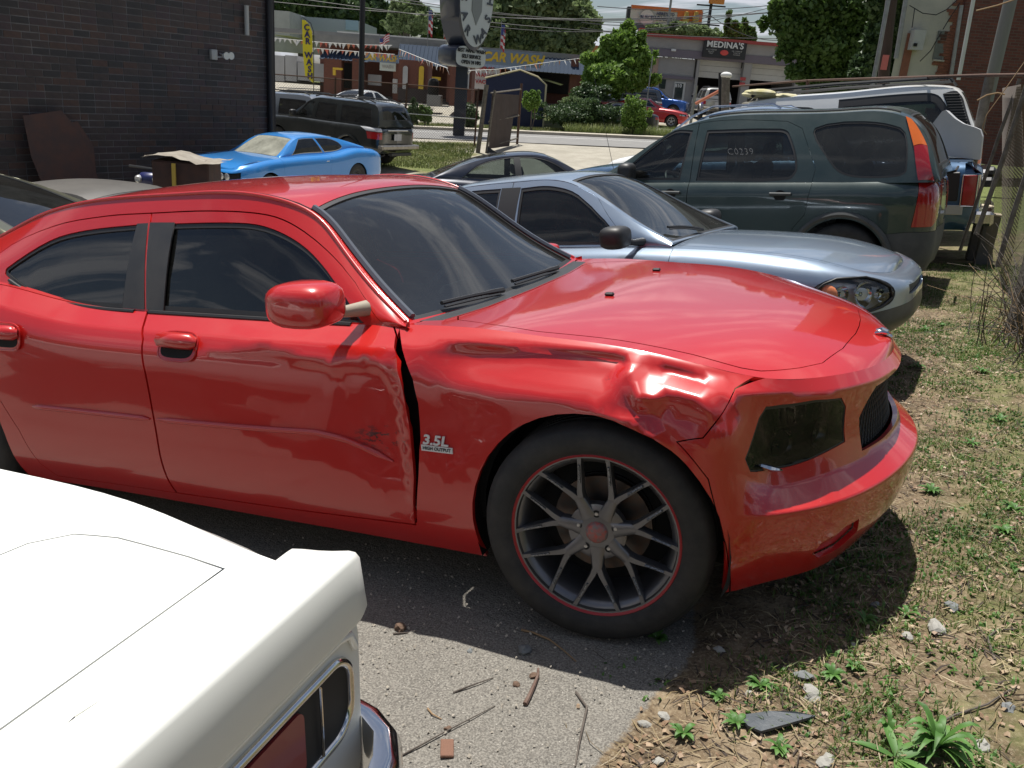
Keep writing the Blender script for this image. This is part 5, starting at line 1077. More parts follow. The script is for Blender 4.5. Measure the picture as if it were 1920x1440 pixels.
def ribbed(root,name,px0,py0,px1,py1,D,depth=1.2,n=None,skew=0):
    a=lq(root,px0,(py0+py1)/2,D); c_=lq(root,px1,(py0+py1)/2,D); t=lq(root,(px0+px1)/2,py0,D); bo=lq(root,(px0+px1)/2,py1,D); n=n or int((c_[0]-a[0])/.25)
    b=MB(); w=(c_[0]-a[0])/n; V=[(a[0],a[1],bo[2]),(c_[0],a[1],bo[2]),(c_[0],a[1]+depth,t[2]),(a[0],a[1]+depth,t[2])]; b.add(V,[(0,1,2,3)],BLUE,smooth=False)
    b.quad((a[0],a[1],bo[2]),(a[0],a[1]+depth,bo[2]),(c_[0],a[1]+depth,bo[2]),(c_[0],a[1],bo[2]),CONB)
    o=b.build(name,root); r=MB()
    for i in range(n+1):
        x=a[0]+w*i; r.box((x,a[1]+depth/2-.03,(bo[2]+t[2])/2),(.05,math.hypot(depth,t[2]-bo[2]),.05),BLUE,rot=Matrix.Rotation(math.atan2(t[2]-bo[2],depth),3,'X'))
    q=r.build('roof_rib',o); q['kind']='stuff'; return o
ribbed(cw,'mansard_roof',745,84,838,122,56.5); ribbed(cw,'mansard_roof',905,100,1112,134,57.5); ribbed(cw,'mansard_roof',600,97,690,113,58)
def sign(root,name,px0,py0,px1,py1,D,mt,txt,tm,size,sx=1,shear=0,th=.12,bold=.01,dz=0):
    fb(root,name,px0,py0,px1,py1,D,D+th,mt); o=[k for k in kids(root) if k.name.startswith(name)][-1]
    p=lq(root,(px0+px1)/2,(py0+py1)/2,D)
    for i,t_ in enumerate(txt.split('|')):
        n_=len(txt.split('|')); text('lettering',t_,size,tm,o,(p[0],p[1]-.012,p[2]+dz+((n_-1)/2-i)*size*1.05),(R(90),0,0),.01,bold,shear,1,sx)
    return o
SIGNB=mat('sign_blue_grey',(.17,.22,.30),.5)
sign(cw,'sign_board',903,95,1012,125,56.8,SIGNB,'CAR WASH',.86,.86 and 0 or .86) if False else None
sign(cw,'sign_board',906,96,1016,124,56.8,SIGNB,'CAR WASH',YEL,.74,1.0,.25,bold=.03); sign(cw,'sign_board',685,101,746,117,56.9,SIGNB,'CAR WASH!',YEL,.50,.9,.25,bold=.012)
for a_,b_ in ((607,640),(660,682),(737,750),(790,800),(838,850),(880,892),(1068,1082)): fb(cw,'pier',a_,110,b_,192,58,58.8,BRK)
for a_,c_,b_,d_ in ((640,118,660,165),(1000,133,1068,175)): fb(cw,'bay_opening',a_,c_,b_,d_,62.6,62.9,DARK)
for a_,c_,b_,d_ in ((624,127,642,131),(624,131,629,141),(806,144,826,150),(804,150,811,166)): fb(cw,'yellow_sign_frame',a_,c_,b_,d_,57.2,57.4,YEL)
sign(cw,'banner_sign',712,118,742,133,57.5,mat('pale_banner',(.5,.55,.52),.6),'WASH',GRY,.25); fb(cw,'payment_panel',690,140,715,160,58.9,59.1,PALE); fb(cw,'payment_panel',736,148,745,175,57.9,58.1,PALE)
fb(cw,'menu_banner',886,128,938,168,57.6,57.7,mat('menu_board',(.55,.52,.5),.7)); p=lq(cw,912,140,57.5)
for i,t_ in enumerate(('SPRAY','WASH $5','VACUUM')): text('lettering',t_,.32,mat('sign_red',(.35,.03,.03),.6),cw,(p[0],p[1],p[2]+.35-.4*i),(R(90),0,0),.01,.01)
# kiosk with arched windows
ki=far('brick_kiosk','small dark brick pay kiosk with arched windows under the blue roof','kiosk',LZ(775,187,52)[0],52)
fb(ki,'wall',747,113,802,190,52,54,BRK); fb(ki,'plinth',746,166,803,190,51.9,54.1,mat('dark_plinth',(.04,.03,.03),.8)); fb(ki,'wall',843,122,884,200,50,52.5,BRK)
for q,mt_ in ((759,PALE),(789,YEL),(874,PALE)):
    p=lq(ki,q,167,51.86 if q<850 else 49.9); h_=1.25; w_=.14; po=[(-w_,0),(w_,0)]+[(w_*math.cos(a),h_-.14+w_*math.sin(a)) for a in np.linspace(0,pi,9)]; b=MB(); b.prism(po,-.02,.02,mt_,c=(p[0],p[1],p[2])); b.build('arched_window',ki)
fb(ki,'planter',800,178,826,199,50.5,51.6,CONB)
ki2=far('trash_drum','dark drum bin standing on a stone block by the kiosk','bin',LZ(812,178,50.9)[0],50.9,LZ(812,178,50.9)[1]); b=MB(); b.lathe([(.0001,0),(.30,0),(.32,.3),(.30,.7),(.22,.85),(.0001,.9)],DARK,20,axis='Z'); b.build('drum',ki2)
# buildings further back
gb=far('pale_warehouse','pale grey flat-roofed warehouse behind the car wash','building',-16,84,1.0); fb(gb,'wall',508,20,543,66,84,95,PALE); fb(gb,'wall',543,34,672,66,88,98,mat('blue_grey_wall',(.30,.34,.38),.8)); fb(gb,'window',648,38,672,57,87.9,88,mat('blue_window',(.25,.36,.45),.2)); fb(gb,'wall',500,60,640,100,90,92,PALE)
tk=far('white_tank_truck','white box trailers parked behind the fence at far left','trailer',LZ(560,150,64)[0],64)
for a_,b_ in ((514,533),(535,556),(558,608)): fb(tk,'box_body',a_,104 if a_<540 else 118,b_,152,62,66,PALE)
fb(tk,'chassis',514,152,606,157,63,65,BLK)
rb=far('red_roof_building','low building with bright red fascia behind the car wash','building',LZ(880,90,95)[0],95); RDF=mat('red_fascia',(.42,.05,.03),.6); fb(rb,'fascia',832,73,945,97,95,105,RDF); fb(rb,'wall',832,40,880,73,100,105,PALE); fb(rb,'wall',1112,86,1140,100,95,99,mat('orange_brick',(.45,.18,.08),.8))
# --- garage ---
md=far('repair_garage','grey repair garage with two open bays and a red roof edge','building',12,60,LZ(1300,203,60)[1]-.15)
GR1=mat('grey_wall',(.29,.28,.27),.85,noise=(2,.35,(.22,.21,.2))); PUR=mat('purple_grey_band',(.145,.125,.15),.8); WD=mat('white_door_panel',(.52,.51,.48),.6,noise=(3,.3,(.4,.38,.35)))
def strip_px(root,name,pts,D0,D1,mt):
    """horizontal band: (px_left, top, bottom),(px_right, top, bottom)"""
    (a,t0,b0),(c_,t1,b1)=pts; l0=lq(root,a,(t0+b0)/2,D0); l1=lq(root,c_,(t1+b1)/2,D0); z0=(lq(root,a,b0,D0)[2]+lq(root,c_,b1,D0)[2])/2; z1=(lq(root,a,t0,D0)[2]+lq(root,c_,t1,D0)[2])/2
    b=MB(); b.box(((l0[0]+l1[0])/2,l0[1]+(D1-D0)/2,(z0+z1)/2),(l1[0]-l0[0],D1-D0,z1-z0),mt); return b.build(name,root)
strip_px(md,'roof_edge',[(1209,62,68),(1514,84,90)],59.7,70,mat('red_trim',(.30,.045,.04),.6)); strip_px(md,'upper_wall',[(1210,68,91),(1513,89,109)],60,70,GR1); strip_px(md,'purple_band',[(1209,91,106),(1512,109,123)],59.95,60.6,PUR)
strip_px(md,'office_wall',[(1220,106,142),(1302,111,146)],60.3,69,GR1); strip_px(md,'office_base',[(1220,142,205),(1302,146,208)],60.4,61,GR1); strip_px(md,'sill_band',[(1222,140,146),(1300,143,149)],60.2,60.3,PUR)
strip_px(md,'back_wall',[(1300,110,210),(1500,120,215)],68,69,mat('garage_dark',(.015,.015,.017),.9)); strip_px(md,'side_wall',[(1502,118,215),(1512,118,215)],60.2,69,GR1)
for a_,b_ in ((1302,1307),(1390,1405),(1490,1512)): strip_px(md,'pier',[(a_,110,206),(b_,112,208)],60.1,60.7,GR1)
for a_,b_ in ((1307,1390),(1405,1490)):
    dx=(a_-1307)*.055
    for k in range(3): strip_px(md,'door_panel',[(a_,111+dx+k*11.5,122+dx+k*11.5),(b_,116+dx+k*11.5,127+dx+k*11.5)],60.75+.01*k,60.8+.01*k,WD)
strip_px(md,'window',[(1236,148,166),(1248,149,167)],60.36,60.4,mat('dark_glass',(.03,.04,.04),.1)); strip_px(md,'door',[(1262,153,200),(1283,154,201)],60.34,60.4,mat('white_frame',(.5,.5,.48),.5)); od=strip_px(md,'door_glass',[(1265,156,186),(1280,157,187)],60.30,60.34,mat('dark_glass',(.03,.04,.04),.1)); p=lq(md,1272,161,60.28); text('lettering','810',.30,WH,od,p,(R(90),0,0),.005,.01)
b_=strip_px(md,'sign_board',[(1319,75,107),(1399,80,112)],59.7,59.95,mat('black_sign',(.014,.014,.017),.5)); p=lq(md,1360,85,59.65); text('lettering',"MEDINA'S",.50,WH,b_,p,(R(90),0,0),.01,.014,0,1.05,1.05)
p=lq(md,1358,99,59.65); b=MB(); b.sphere(p,.22,mat('sign_red_oval',(.55,.06,.05),.6),14,8,(1.2,.1,.75)); b.build('logo_oval',b_); text('lettering','AUTO REPAIR|BRAKES|TIRES'.replace('|','\n'),.11,GRY,b_,(p[0]-.85,p[1],p[2]+.02),(R(90),0,0)); text('lettering','OIL CHANGE\nTUNE UP\nTOWING',.11,GRY,b_,(p[0]+.80,p[1],p[2]+.02),(R(90),0,0))
for q in (1263,1453): p=lq(md,q,94+(q-1263)*.07,59.85); b=MB(); b.box(p,(.30,.15,.14),WH,bev=.02); b.build('flood_lamp',md)
p=lq(md,1393,148,60.05)
for k in(0,1): b=MB(); b.box((p[0],p[1],p[2]-.32*k),(.36,.03,.20),mat('sign_red2',(.4,.05,.05),.6)); b.build('notice',md)
strip_px(md,'stone_strip',[(1224,106,143),(1234,107,144)],60.2,60.3,mat('tan_stone',(.35,.25,.19),.9,noise=(8,.6,(.22,.16,.13))))
# --- billboard ---
bl=far('billboard','orange and white beer billboard above the garage roof','billboard',LZ(1250,35,92)[0],92,4)
fb(bl,'board',1181,14,1317,56,92,92.6,mat('board_white',(.55,.52,.48),.7)); fb(bl,'board_edge',1175,12,1181,57,92,93.2,mat('board_dark',(.03,.03,.04),.7)); OR=mat('board_orange',(.62,.15,.03),.6)
fb(bl,'orange_strip',1184,14,1317,21,91.9,91.98,OR); fb(bl,'orange_corner',1270,21,1317,40,91.92,91.97,OR); fb(bl,'dark_landscape',1184,44,1230,56,91.9,91.97,mat('board_slate',(.09,.10,.12),.7))
p=lq(bl,1213,33,91.85); b=MB(); b.lathe([(.0001,0),(.74,0),(.74,.04),(.0001,.04)],mat('board_pale',(.6,.58,.55),.7),28,c=p); b.lathe([(.70,-.02),(.76,-.02),(.76,.02),(.70,.02)],GRY,28,c=p); b.build('roundel',bl); text('lettering','BUSCH',.42,mat('navy_ink',(.02,.03,.09),.6),bl,(p[0],p[1]-.06,p[2]),(R(90),0,0),.01,.01)
for i,t_ in enumerate(("HERE'S TO",'EARNING IT')): q=lq(bl,1248,27+9*i,91.85); text('lettering',t_,.38+.16*i,mat('navy_ink',(.02,.03,.09),.6),bl,q,(R(90),0,0),.01,.012)
for q,r_ in ((1286,1.0),(1304,1.0)): p=lq(bl,q,38,91.8); b=MB(); b.lathe([(.0001,-.75),(.30,-.7),(.34,.2),(.22,.5),(.20,.75),(.0001,.8)],mat('amber_glass_print',(.42,.27,.05),.5),16,axis='Z',c=p); b.build('glass_shape',bl)
fb(bl,'lower_fascia',1200,53,1225,62,90,92,RDF)
for q in (1190,1230,1262): a=lq(bl,q,56,92.3); b=MB(); b.tube([(a[0],a[1],-4),(a[0],a[1],a[2])],.14,GRY,8); b.build('post',bl)
# --- oval sign, reader board ---
sg_=far('car_wash_sign','tall oval car wash sign with a reader board on a dark column','sign',LZ(872,235,36)[0],36)
_,zc_=LZ(884,-5,36); zb_=o_base[sg_.name][2]; x_=LZ(882,15,36)[0]-o_base[sg_.name][0]; FACE=mat('sign_face',(.42,.46,.46),.4); SD=mat('sign_side',(.012,.018,.035),.4,0,.6)
rt=Matrix.Rotation(R(52),3,'Z'); N0=Vector((0,-1,0)); 
def obl(name,rx,rz,zc,th,xo,sq=2.0,parent=sg_):
    b=MB(); V=[];F=[];n=48
    pr=[(0.0,-th/2),(.93,-th/2),(1,-th/2+.06),(1,th/2-.06),(.93,th/2),(0.0,th/2)]
    for i in range(n):
        a=2*pi*i/n; cxx=math.copysign(abs(math.cos(a))**(2/sq),math.cos(a)); szz=math.copysign(abs(math.sin(a))**(2/sq),math.sin(a))
        for r_,h_ in pr: V.append(tuple(rt@Vector((cxx*rx*max(r_,.001),h_,szz*rz*max(r_,.001)))+Vector((xo,0,zc))))
    for i in range(n):
        for j in range(5): F.append((i*6+j,((i+1)%n)*6+j,((i+1)%n)*6+j+1,i*6+j+1))
    fc=[f for k,f in enumerate(F) if k%5==0]; rs=[f for k,f in enumerate(F) if k%5!=0]
    b.add(V,rs,SD); b.add(V,fc,FACE); return b.build(name,parent)
os_=obl('oval_cabinet',1.02,1.92,zc_-zb_,1.05,x_-.15); 
for i,ch in enumerate('CAR WASH'):
    if ch==' ': continue
    a=R(-90+(i-3.5)*25); P=rt@Vector((.76*math.cos(a),-.55,1.55*math.sin(a)))+Vector((x_-.15,0,zc_-zb_)); me_=text_mesh(ch,.46,.01,.012); me_.materials.clear(); me_.materials.append(SD); o=bpy.data.objects.new('lettering',me_); COL.objects.link(o); o.parent=os_; o.location=P; o.rotation_euler=(rt.to_4x4()@Matrix.Rotation(R(90),4,'X')@Matrix.Rotation(a+pi/2,4,'Z')).to_euler()
P=rt@Vector((0,-.54,-.15))+Vector((x_-.15,0,zc_-zb_)); b=MB(); b.prism([(-.28,.9),(.28,.9),(.28,-.35),(0,-.85),(-.28,-.35)],-.01,.01,mat('sign_grey_wedge',(.17,.19,.19),.5),rot=rt,c=P); b.build('arrow_shape',os_)
_,z2=LZ(880,107,36); rd=obl('reader_board',.92,.40,z2-zb_,.95,x_-.22,4.0)
for i,t_ in enumerate(('BEST HAND WASH','SELF SERVICE','OPEN 24 HRS')):
    P=rt@Vector((0,-.50,.21-.21*i))+Vector((x_-.22,0,z2-zb_)); me_=text_mesh(t_,.19,.006,.004); me_.materials.clear(); me_.materials.append(DARK); o=bpy.data.objects.new('lettering',me_); COL.objects.link(o); o.parent=rd; o.location=P; o.rotation_euler=(rt.to_4x4()@Matrix.Rotation(R(90),4,'X')).to_euler()
b=MB(); b.box((x_-.20,.1,(z2-zb_)/2-.2),(.46,.4,z2-zb_-.3),SD); b.box((x_-.15,.0,(z2+.3-zb_+ .25)),(.3,.3,1.0),SD); b.build('column',sg_)
fl_=far('feather_banner','tall curved yellow feather banner reading car wash beside the brick corner','banner',LZ(583,175,40)[0],40)
pl=[(566,37),(572,38),(580,47),(585,60),(588,156),(572,142),(568,100)]; b=MB(); P=[lq(fl_,*q,40) for q in pl]; n=len(P); V=P+[(p[0],p[1]+.02,p[2]) for p in P]; b.add(V,[tuple(range(n)),tuple(range(n,2*n))[::-1]]+[(i,(i+1)%n,n+(i+1)%n,n+i) for i in range(n)],mat('banner_yellow',(.72,.60,.02),.6),smooth=False); bn_=b.build('cloth',fl_)
for i,ch in enumerate('CAR WASH'):
    if ch!=' ': p=lq(fl_,575+i*.9,52+i*13.0,39.97); text('lettering',ch,.34,mat('banner_ink',(.03,.02,.10),.6),bn_,p,(R(90),0,0),.004,.012)
b=MB(); p=lq(fl_,587,150,40); q=lq(fl_,587,60,40); b.tube([(p[0]+.03,p[1],-.1),(p[0]+.03,p[1],q[2]),(q[0]-.1,q[1],q[2]+.35),(q[0]-.45,q[1],q[2]+.55)],.018,BLK,6); b.build('pole',fl_)
# --- navy shed ---
sh=far('navy_shed','dark navy metal shed with pale edge trim and grey pitched roof','shed',LZ(970,237,45)[0],45)
fr_=[lq(sh,*q,45) for q in((912,140),(975,132),(1008,145),(1024,160),(1023,237),(905,237))]; fr_=[(p[0],max(p[2],0)) for p in fr_]; fr_[0]=(fr_[0][0],fr_[0][1]-.1); fr_[4]=(fr_[3][0]+.02,0); fr_[5]=(fr_[0][0],0); b=MB(); b.prism(fr_,0,5.0,NAVY); b.build('body',sh)
b=MB(); TR=mat('pale_trim',(.50,.44,.28),.6); b.tube([(fr_[0][0]-.05,-.03,fr_[0][1]-.05)]+[(x,-.03,z+.03) for x,z in fr_[1:4]]+[(fr_[4][0],-.03,0)],.05,TR,6); b.build('edge_trim',sh)
b=MB(); V=[]; 
for x,z in [(fr_[0][0]-.1,fr_[0][1]-.02)]+fr_[1:3]+[(fr_[2][0]+1.3,fr_[3][1]+.05)]: V+=[(x,.02,z+.05),(x,5.2,z+.05)]
b.add(V,[(0,2,3,1),(2,4,5,3),(4,6,7,5)],mat('grey_blue_roof',(.20,.25,.31),.4,.3),smooth=False); b.build('roof',sh)
# --- fence and gate on the near verge ---
fn=far('chain_link_fence','chain link fence with rusty posts along the verge left of the gate','fence',LZ(850,250,31)[0],31)
zf=o_base[fn.name][2]; l0=LZ(512,200,31)[0]-o_base[fn.name][0]; l1=LZ(890,260,31)[0]-o_base[fn.name][0]
for x in np.arange(l1,l0,-2.45): b=MB(); b.tube([(x,0,-.1),(x+.03,0,1.95)],.032,RUSTP,8); b.build('post',fn)
for z in (1.9,): b=MB(); b.tube([(l0,0,z),(l1,0,z)],.022,RUSTP,6); b.build('top_rail',fn)
b=MB(); b.tube([(l1-2.45,0,.95),(l1,0,.95)],.02,GALV,6); b.build('middle_rail',fn)
WIRE=mat('rusty_wire',(.12,.10,.085),.7,.3)
def mesh_wire(b,l0,l1,h,p=.10,r=.0035,y=0):
    V=[];F=[]
    def rib(x0,z0,x1,z1):
        o=len(V); V.extend([(x0-r,y,z0),(x0+r,y,z0),(x1+r,y,z1),(x1-r,y,z1)]); F.append((o,o+1,o+2,o+3))
    k=0; x=l0-h
    while x<l1:
        for s in(1,-1):
            a=(x,0) if s>0 else (x,h); c_=(x+h,h) if s>0 else (x+h,0); x0,x1=max(a[0],l0),min(c_[0],l1)
            if x1>x0: f=lambda xx:a[1]+(c_[1]-a[1])*(xx-a[0])/(c_[0]-a[0]); rib(x0,f(x0),x1,f(x1))
        x+=p
    b.add(V,F,WIRE,smooth=False)
b=MB(); mesh_wire(b,l0,l1,1.88,.09,.004,.03); o=b.build('chain_link',fn); o['kind']='stuff'
gt_=far('old_gate','old chain link gate covered by a torn brown sheet','gate',LZ(900,268,29.5)[0],29.5)
for dx,r_,h_ in((0,.075,2.15),(.28,.04,2.0)): b=MB(); b.tube([(dx-.06,0,-.1),(dx+.10,0,h_)],r_,WOODP,8); b.build('post',gt_)
gx1=LZ(972,240,33)[0]-o_base[gt_.name][0]; 
for z in(1.95,1.05,.25): b=MB(); b.tube([(.25,0,z-.05),(gx1,3.2,z+.15)],.03,WOODP,6); b.build('rail',gt_)
b=MB(); b.tube([(gx1,3.2,0),(gx1,3.2,2.3)],.045,RUSTP,8); b.build('post',gt_)
b=MB(); V=[];F=[]; n=12
for i in range(n+1):
    f=i/n
    for j in range(7): g_=j/6; zlo=.15+(.15 if f>.75 else 0)+ (.9 if f>.78 else 0); z=zlo+(1.9-zlo)*g_; V.append((.3+(gx1-.35)*f,3.15*f-.05+.05*math.sin(f*17+g_*5),z))
for i in range(n):
    for j in range(6): F.append((i*7+j,(i+1)*7+j,(i+1)*7+j+1,i*7+j+1))
b.add(V,F,mat('brown_tarp',(.060,.042,.036),.9,noise=(4,.6,(.035,.025,.022)))); b.build('torn_sheet',gt_)
# --- bunting, flags, wires ---
PN=[mat('white_pennant',(.65,.65,.63),.7),mat('red_pennant',(.50,.13,.09),.7),mat('orange_pennant',(.55,.25,.12),.7)]
def bunting(label,pts,D0,D1,n,size=.28):
    a=at(*pts[0],D0); c_=at(*pts[-1],D1); o=thing('bunting',label,'bunting',tuple(a),group='pennant strings at the car wash'); b=MB(); P=[]
    q=np.array(pts,float); d=np.r_[0,np.cumsum(np.linalg.norm(np.diff(q,axis=0),axis=1))]/np.linalg.norm(np.diff(q,axis=0),axis=1).sum()
    for f in np.linspace(0,1,n+1): P.append(at(np.interp(f,d,q[:,0]),np.interp(f,d,q[:,1]),D0+(D1-D0)*f)-a)
    b.tube([tuple(p) for p in P],.012,WH,4); b.build('string',o); b=MB()
    for i in range(n):
        u=(P[i+1]-P[i]); u/=np.linalg.norm(u); m=(P[i]+P[i+1])/2; s=size*rnd.uniform(.8,1.1); tw=rnd.uniform(-.15,.15)
        V=[tuple(m-u*s*.45),tuple(m+u*s*.45),tuple(m+np.array([tw,tw*.5,-s*rnd.uniform(1,1.3)]))]; b.add(V,[(0,1,2)],PN[rnd.choices((0,1,2),(6,2,1))[0]],smooth=False)
    q_=b.build('pennant',o); q_['kind']='stuff'
bunting('white and red pennant string running left of the black pole, the upper one',[(513,71),(600,79),(680,84),(735,85)],54,52,26,.26); bunting('lower white pennant string between the yellow banner and the roof corner',[(585,90),(660,96),(740,102)],54,52,20,.26)
bunting('pennant string dropping from the kiosk roof to the oval sign',[(748,92),(775,103),(805,115),(840,128)],48,37,17,.26); bunting('red and white pennant string from the reader board over the navy shed roof',[(878,132),(930,130),(990,122),(1040,115),(1100,108)],40,55,24,.26)
FR=mat('flag_red',(.45,.04,.05),.7); FW=mat('flag_white',(.65,.65,.65),.7); FB=mat('flag_blue',(.03,.05,.2),.7)
for lab,px,py,D,h in (('red flag hanging on a tall pole left of the oval sign',803,62,56,46),('small striped flag right of the oval sign',938,90,55,34),('striped flag lifted by wind above the left car wash sign',712,88,54,10)):
    p=at(px,py,D); o=thing('flag',lab,'flag',tuple(p)); wd_=.5 if h>20 else 1.1; hh_=1.25 if h>20 else .45
    for k in range(7):
        b=MB(); V=[]
        for i in range(6): x=wd_*i/5; V+=[(x*.6+.05*math.sin(i),.06*math.sin(i*1.5),hh_*(1-k/7)-.5*x*(1 if h>20 else -.6)),(x*.6+.05*math.sin(i),.06*math.sin(i*1.5),hh_*(1-(k+1)/7)-.5*x*(1 if h>20 else -.6))]
        b.add(V,[(2*i,2*i+1,2*i+3,2*i+2) for i in range(5)],FR if k%2==0 else FW); b.build('stripe',o)
    b=MB(); b.box((.12,-.02,hh_*.8),(.22,.02,hh_*.45),FB); b.build('canton',o); b=MB(); b.tube([(-.02,0,-.8),(-.02,0,hh_+.25)],.02,GALV,6); b.build('staff',o)
def wire(label,p0,D0,p1,D1,sag=.6,r=.014,n=18):
    a=at(*p0,D0); c_=at(*p1,D1); o=MB(); P=[tuple((c_-a)*f+np.array([0,0,-sag*4*f*(1-f)])) for f in np.linspace(0,1,n)]; o.tube(P,r,POLEM,4); k=o.build('overhead_wire',loc=tuple(a)); tag(k,label,'wire',group='overhead wires crossing the street')
NW=['highest overhead wire, crossing the whole frame above the oval sign','wire rising to the right towards the big leafy tree','thick wire running down to the right behind the oval sign','lowest wire passing just above the car wash trees','wire from the oval sign top towards the right edge','wire ending at the crossarm pole behind the garage','short wire near the top right of the maple tree','short wire from the big tree to the crossarm pole','drooping wire leaving the crossarm pole to the right','second short wire from the big tree to the crossarm pole, just below the first']
for i,(a,c_,s) in enumerate([((500,-12),(1950,58),1.2),((500,2),(1950,-40),1.5),((600,-30),(1450,40),.8),((820,35),(1445,14),1.0),((800,22),(1700,-12),.9),((700,-5),(1330,28),.6),((1120,12),(1600,-14),.5),((1090,42),(1330,22),.4),((1330,28),(1500,70),.6),((1090,52),(1330,30),.5)]): wire(NW[i],a,50,c_,58,s,.02)
for lab,px,D,top,zt in (('slim wooden utility pole behind the garage roof with crossarms',1327,85,-10,0),):
    p=LZ(px,55,D); o=far('utility_pole',lab,'pole',p[0],D); zt=LZ(px,6,D)[1]-o_base[o.name][2]; b=MB(); b.tube([(0,0,-.2),(0,0,zt)],.14,POLEM,8); b.build('pole',o)
    for k,w_ in((.0,2.6),(-1.6,2.0),(-2.9,1.8)): b=MB(); b.box((0,-.1,zt+k-.2),(w_,.12,.12),POLEM); b.build('crossarm',o)
    b=MB(); b.box((.4,-.3,zt+.3),(1.4,.2,.7),mat('orange_panel',(.6,.22,.04),.6),bev=.05); b.build('orange_panel',o)
for lab,px,D,z0,z1,r_ in (('grey steel light pole in front of the green tree on the right',1258,80,-6,60,.10),('bare grey light pole right of the oval sign tree',1222,47,105,195,.03),('short grey bollard post beside the garage bay',1303,30,160,205,.05)):
    l,zt=LZ(px,z0,D); o=far('steel_post',lab,'post',l,D); b=MB(); b.tube([(0,0,-.1),(.05,0,zt-o_base[o.name][2])],r_,GALV,8); b.build('post',o)
# ---------- trees and shrubs ----------
def leafmat(n,a,b_,c_,tr=.25):
    if n in _m: return _m[n]
    m=bpy.data.materials.new(n); m.use_nodes=True; t=m.node_tree; bs=t.nodes['Principled BSDF']; bs.inputs['Roughness'].default_value=.55; _m[n]=m
    tc=N(t,'ShaderNodeTexCoord'); nn=N(t,'ShaderNodeTexNoise',i={'Scale':.9,'Detail':5}); L(t,tc.outputs['Object'],nn.inputs[0]); n2=N(t,'ShaderNodeTexNoise',i={'Scale':14,'Detail':2}); L(t,tc.outputs['Object'],n2.inputs[0])
    mm=N(t,'ShaderNodeMath',operation='ADD'); L(t,nn.outputs[0],mm.inputs[0]); L(t,n2.outputs[0],mm.inputs[1]); k=N(t,'ShaderNodeMath',operation='MULTIPLY',i={1:.5}); L(t,mm.outputs[0],k.inputs[0])
    r=N(t,'ShaderNodeValToRGB'); e=r.color_ramp.elements; e.new(.5)
    for el,(p,c) in zip(e,((.36,a),(.5,b_),(.64,c_))): el.position=p; el.color=(*c,1)
    L(t,k.outputs[0],r.inputs[0]); L(t,r.outputs[0],bs.inputs['Base Color'])
    tl=N(t,'ShaderNodeBsdfTranslucent'); L(t,r.outputs[0],tl.inputs[0]); x=N(t,'ShaderNodeMixShader',i={0:tr}); L(t,bs.outputs[0],x.inputs[1]); L(t,tl.outputs[0],x.inputs[2]); L(t,x.outputs[0],t.nodes['Material Output'].inputs[0]); return m
LF1=leafmat('leaf_mid',(.045,.085,.018),(.085,.155,.032),(.15,.23,.06),.35); LF2=leafmat('leaf_bright',(.08,.15,.022),(.16,.27,.045),(.26,.38,.08),.4); LF3=leafmat('leaf_dark',(.028,.055,.020),(.055,.10,.034),(.10,.155,.05),.25); LF4=leafmat('leaf_grey_green',(.085,.125,.050),(.16,.22,.09),(.26,.32,.16),.4)
BARK=mat('bark',(.075,.060,.050),.9,noise=(10,.6,(.14,.12,.10)),bump=(25,.6))
def leaves(b,blobs,n,s,mt,seed=0,shell=.55):
    r=np.random.default_rng(seed); vol=np.array([q[3]*q[4]*q[5] for q in blobs])**.7; pk=r.choice(len(blobs),n,p=vol/vol.sum()); B=np.array(blobs)[pk]
    d=r.normal(size=(n,3)); d/=np.linalg.norm(d,axis=1,keepdims=True); rad=shell+(1.06-shell)*r.random(n)**.6; cl=np.sin(d[:,0]*7+pk)*np.cos(d[:,1]*6+pk*2)*np.sin(d[:,2]*8+pk*3); rad*=1+.16*cl
    C=B[:,:3]+d*B[:,3:6]*rad[:,None]; a=r.normal(size=(n,3)); a+=d*.6; a/=np.linalg.norm(a,axis=1,keepdims=True); u=np.cross(a,r.normal(size=(n,3))); u/=np.linalg.norm(u,axis=1,keepdims=True); v=np.cross(a,u); sz=s*r.uniform(.55,1.35,n)[:,None]
    V=np.stack([C-u*sz*.5,C-v*sz*.32+u*0,C+u*sz*.5,C+v*sz*.32],1).reshape(-1,3); b.add(V,np.arange(4*n).reshape(-1,4),mt,smooth=False)
def tree(name,label,L_,D,blobs,n,s,mt,trunk=(.2,2.0),z=None,cat='tree',group=None,limbs=True,seed=1,shell=.5):
    o=far(name,label,cat,L_,D,z,group); b=MB(); leaves(b,blobs,n,s,mt,seed,shell); b.build('crown',o)
    if trunk:
        b=MB(); r_,h=trunk; b.tube([(0,0,-.2),(.05*h,0,h*.5),(0,0,h)],[r_,r_*.8,r_*.6],BARK,8)
        if limbs:
            for q in blobs[:9]: b.tube([(0,0,h*.8),(q[0]*.5,q[1]*.5,(q[2]+h)*.5),(q[0],q[1],q[2])],[r_*.5,r_*.32,r_*.12],BARK,6)
        b.build('trunk',o)
    return o
def blobs_px(D,L0,z0,spots,dep=.8):
    out=[]
    for (px,py,rx,ry) in spots: l,z=LZ(px,py,D); k=D/1610*1.04; out.append((l-L0,rnd.uniform(-.3,.3)*rx*k,z-z0,rx*k,rx*k*dep,ry*k))
    sat=[]
    for q in out:
        for _ in range(5):
            a=rnd.uniform(0,2*pi); f=rnd.uniform(.78,1.28); k=rnd.uniform(.16,.36); sat.append((q[0]+q[3]*f*math.cos(a),q[1]+rnd.uniform(-.5,.5)*q[4],q[2]+q[5]*f*math.sin(a),q[3]*k,q[4]*k,q[5]*k))
    out=[(q[0],q[1],q[2],q[3]*.84,q[4]*.84,q[5]*.84) for q in out]
    return out+sat
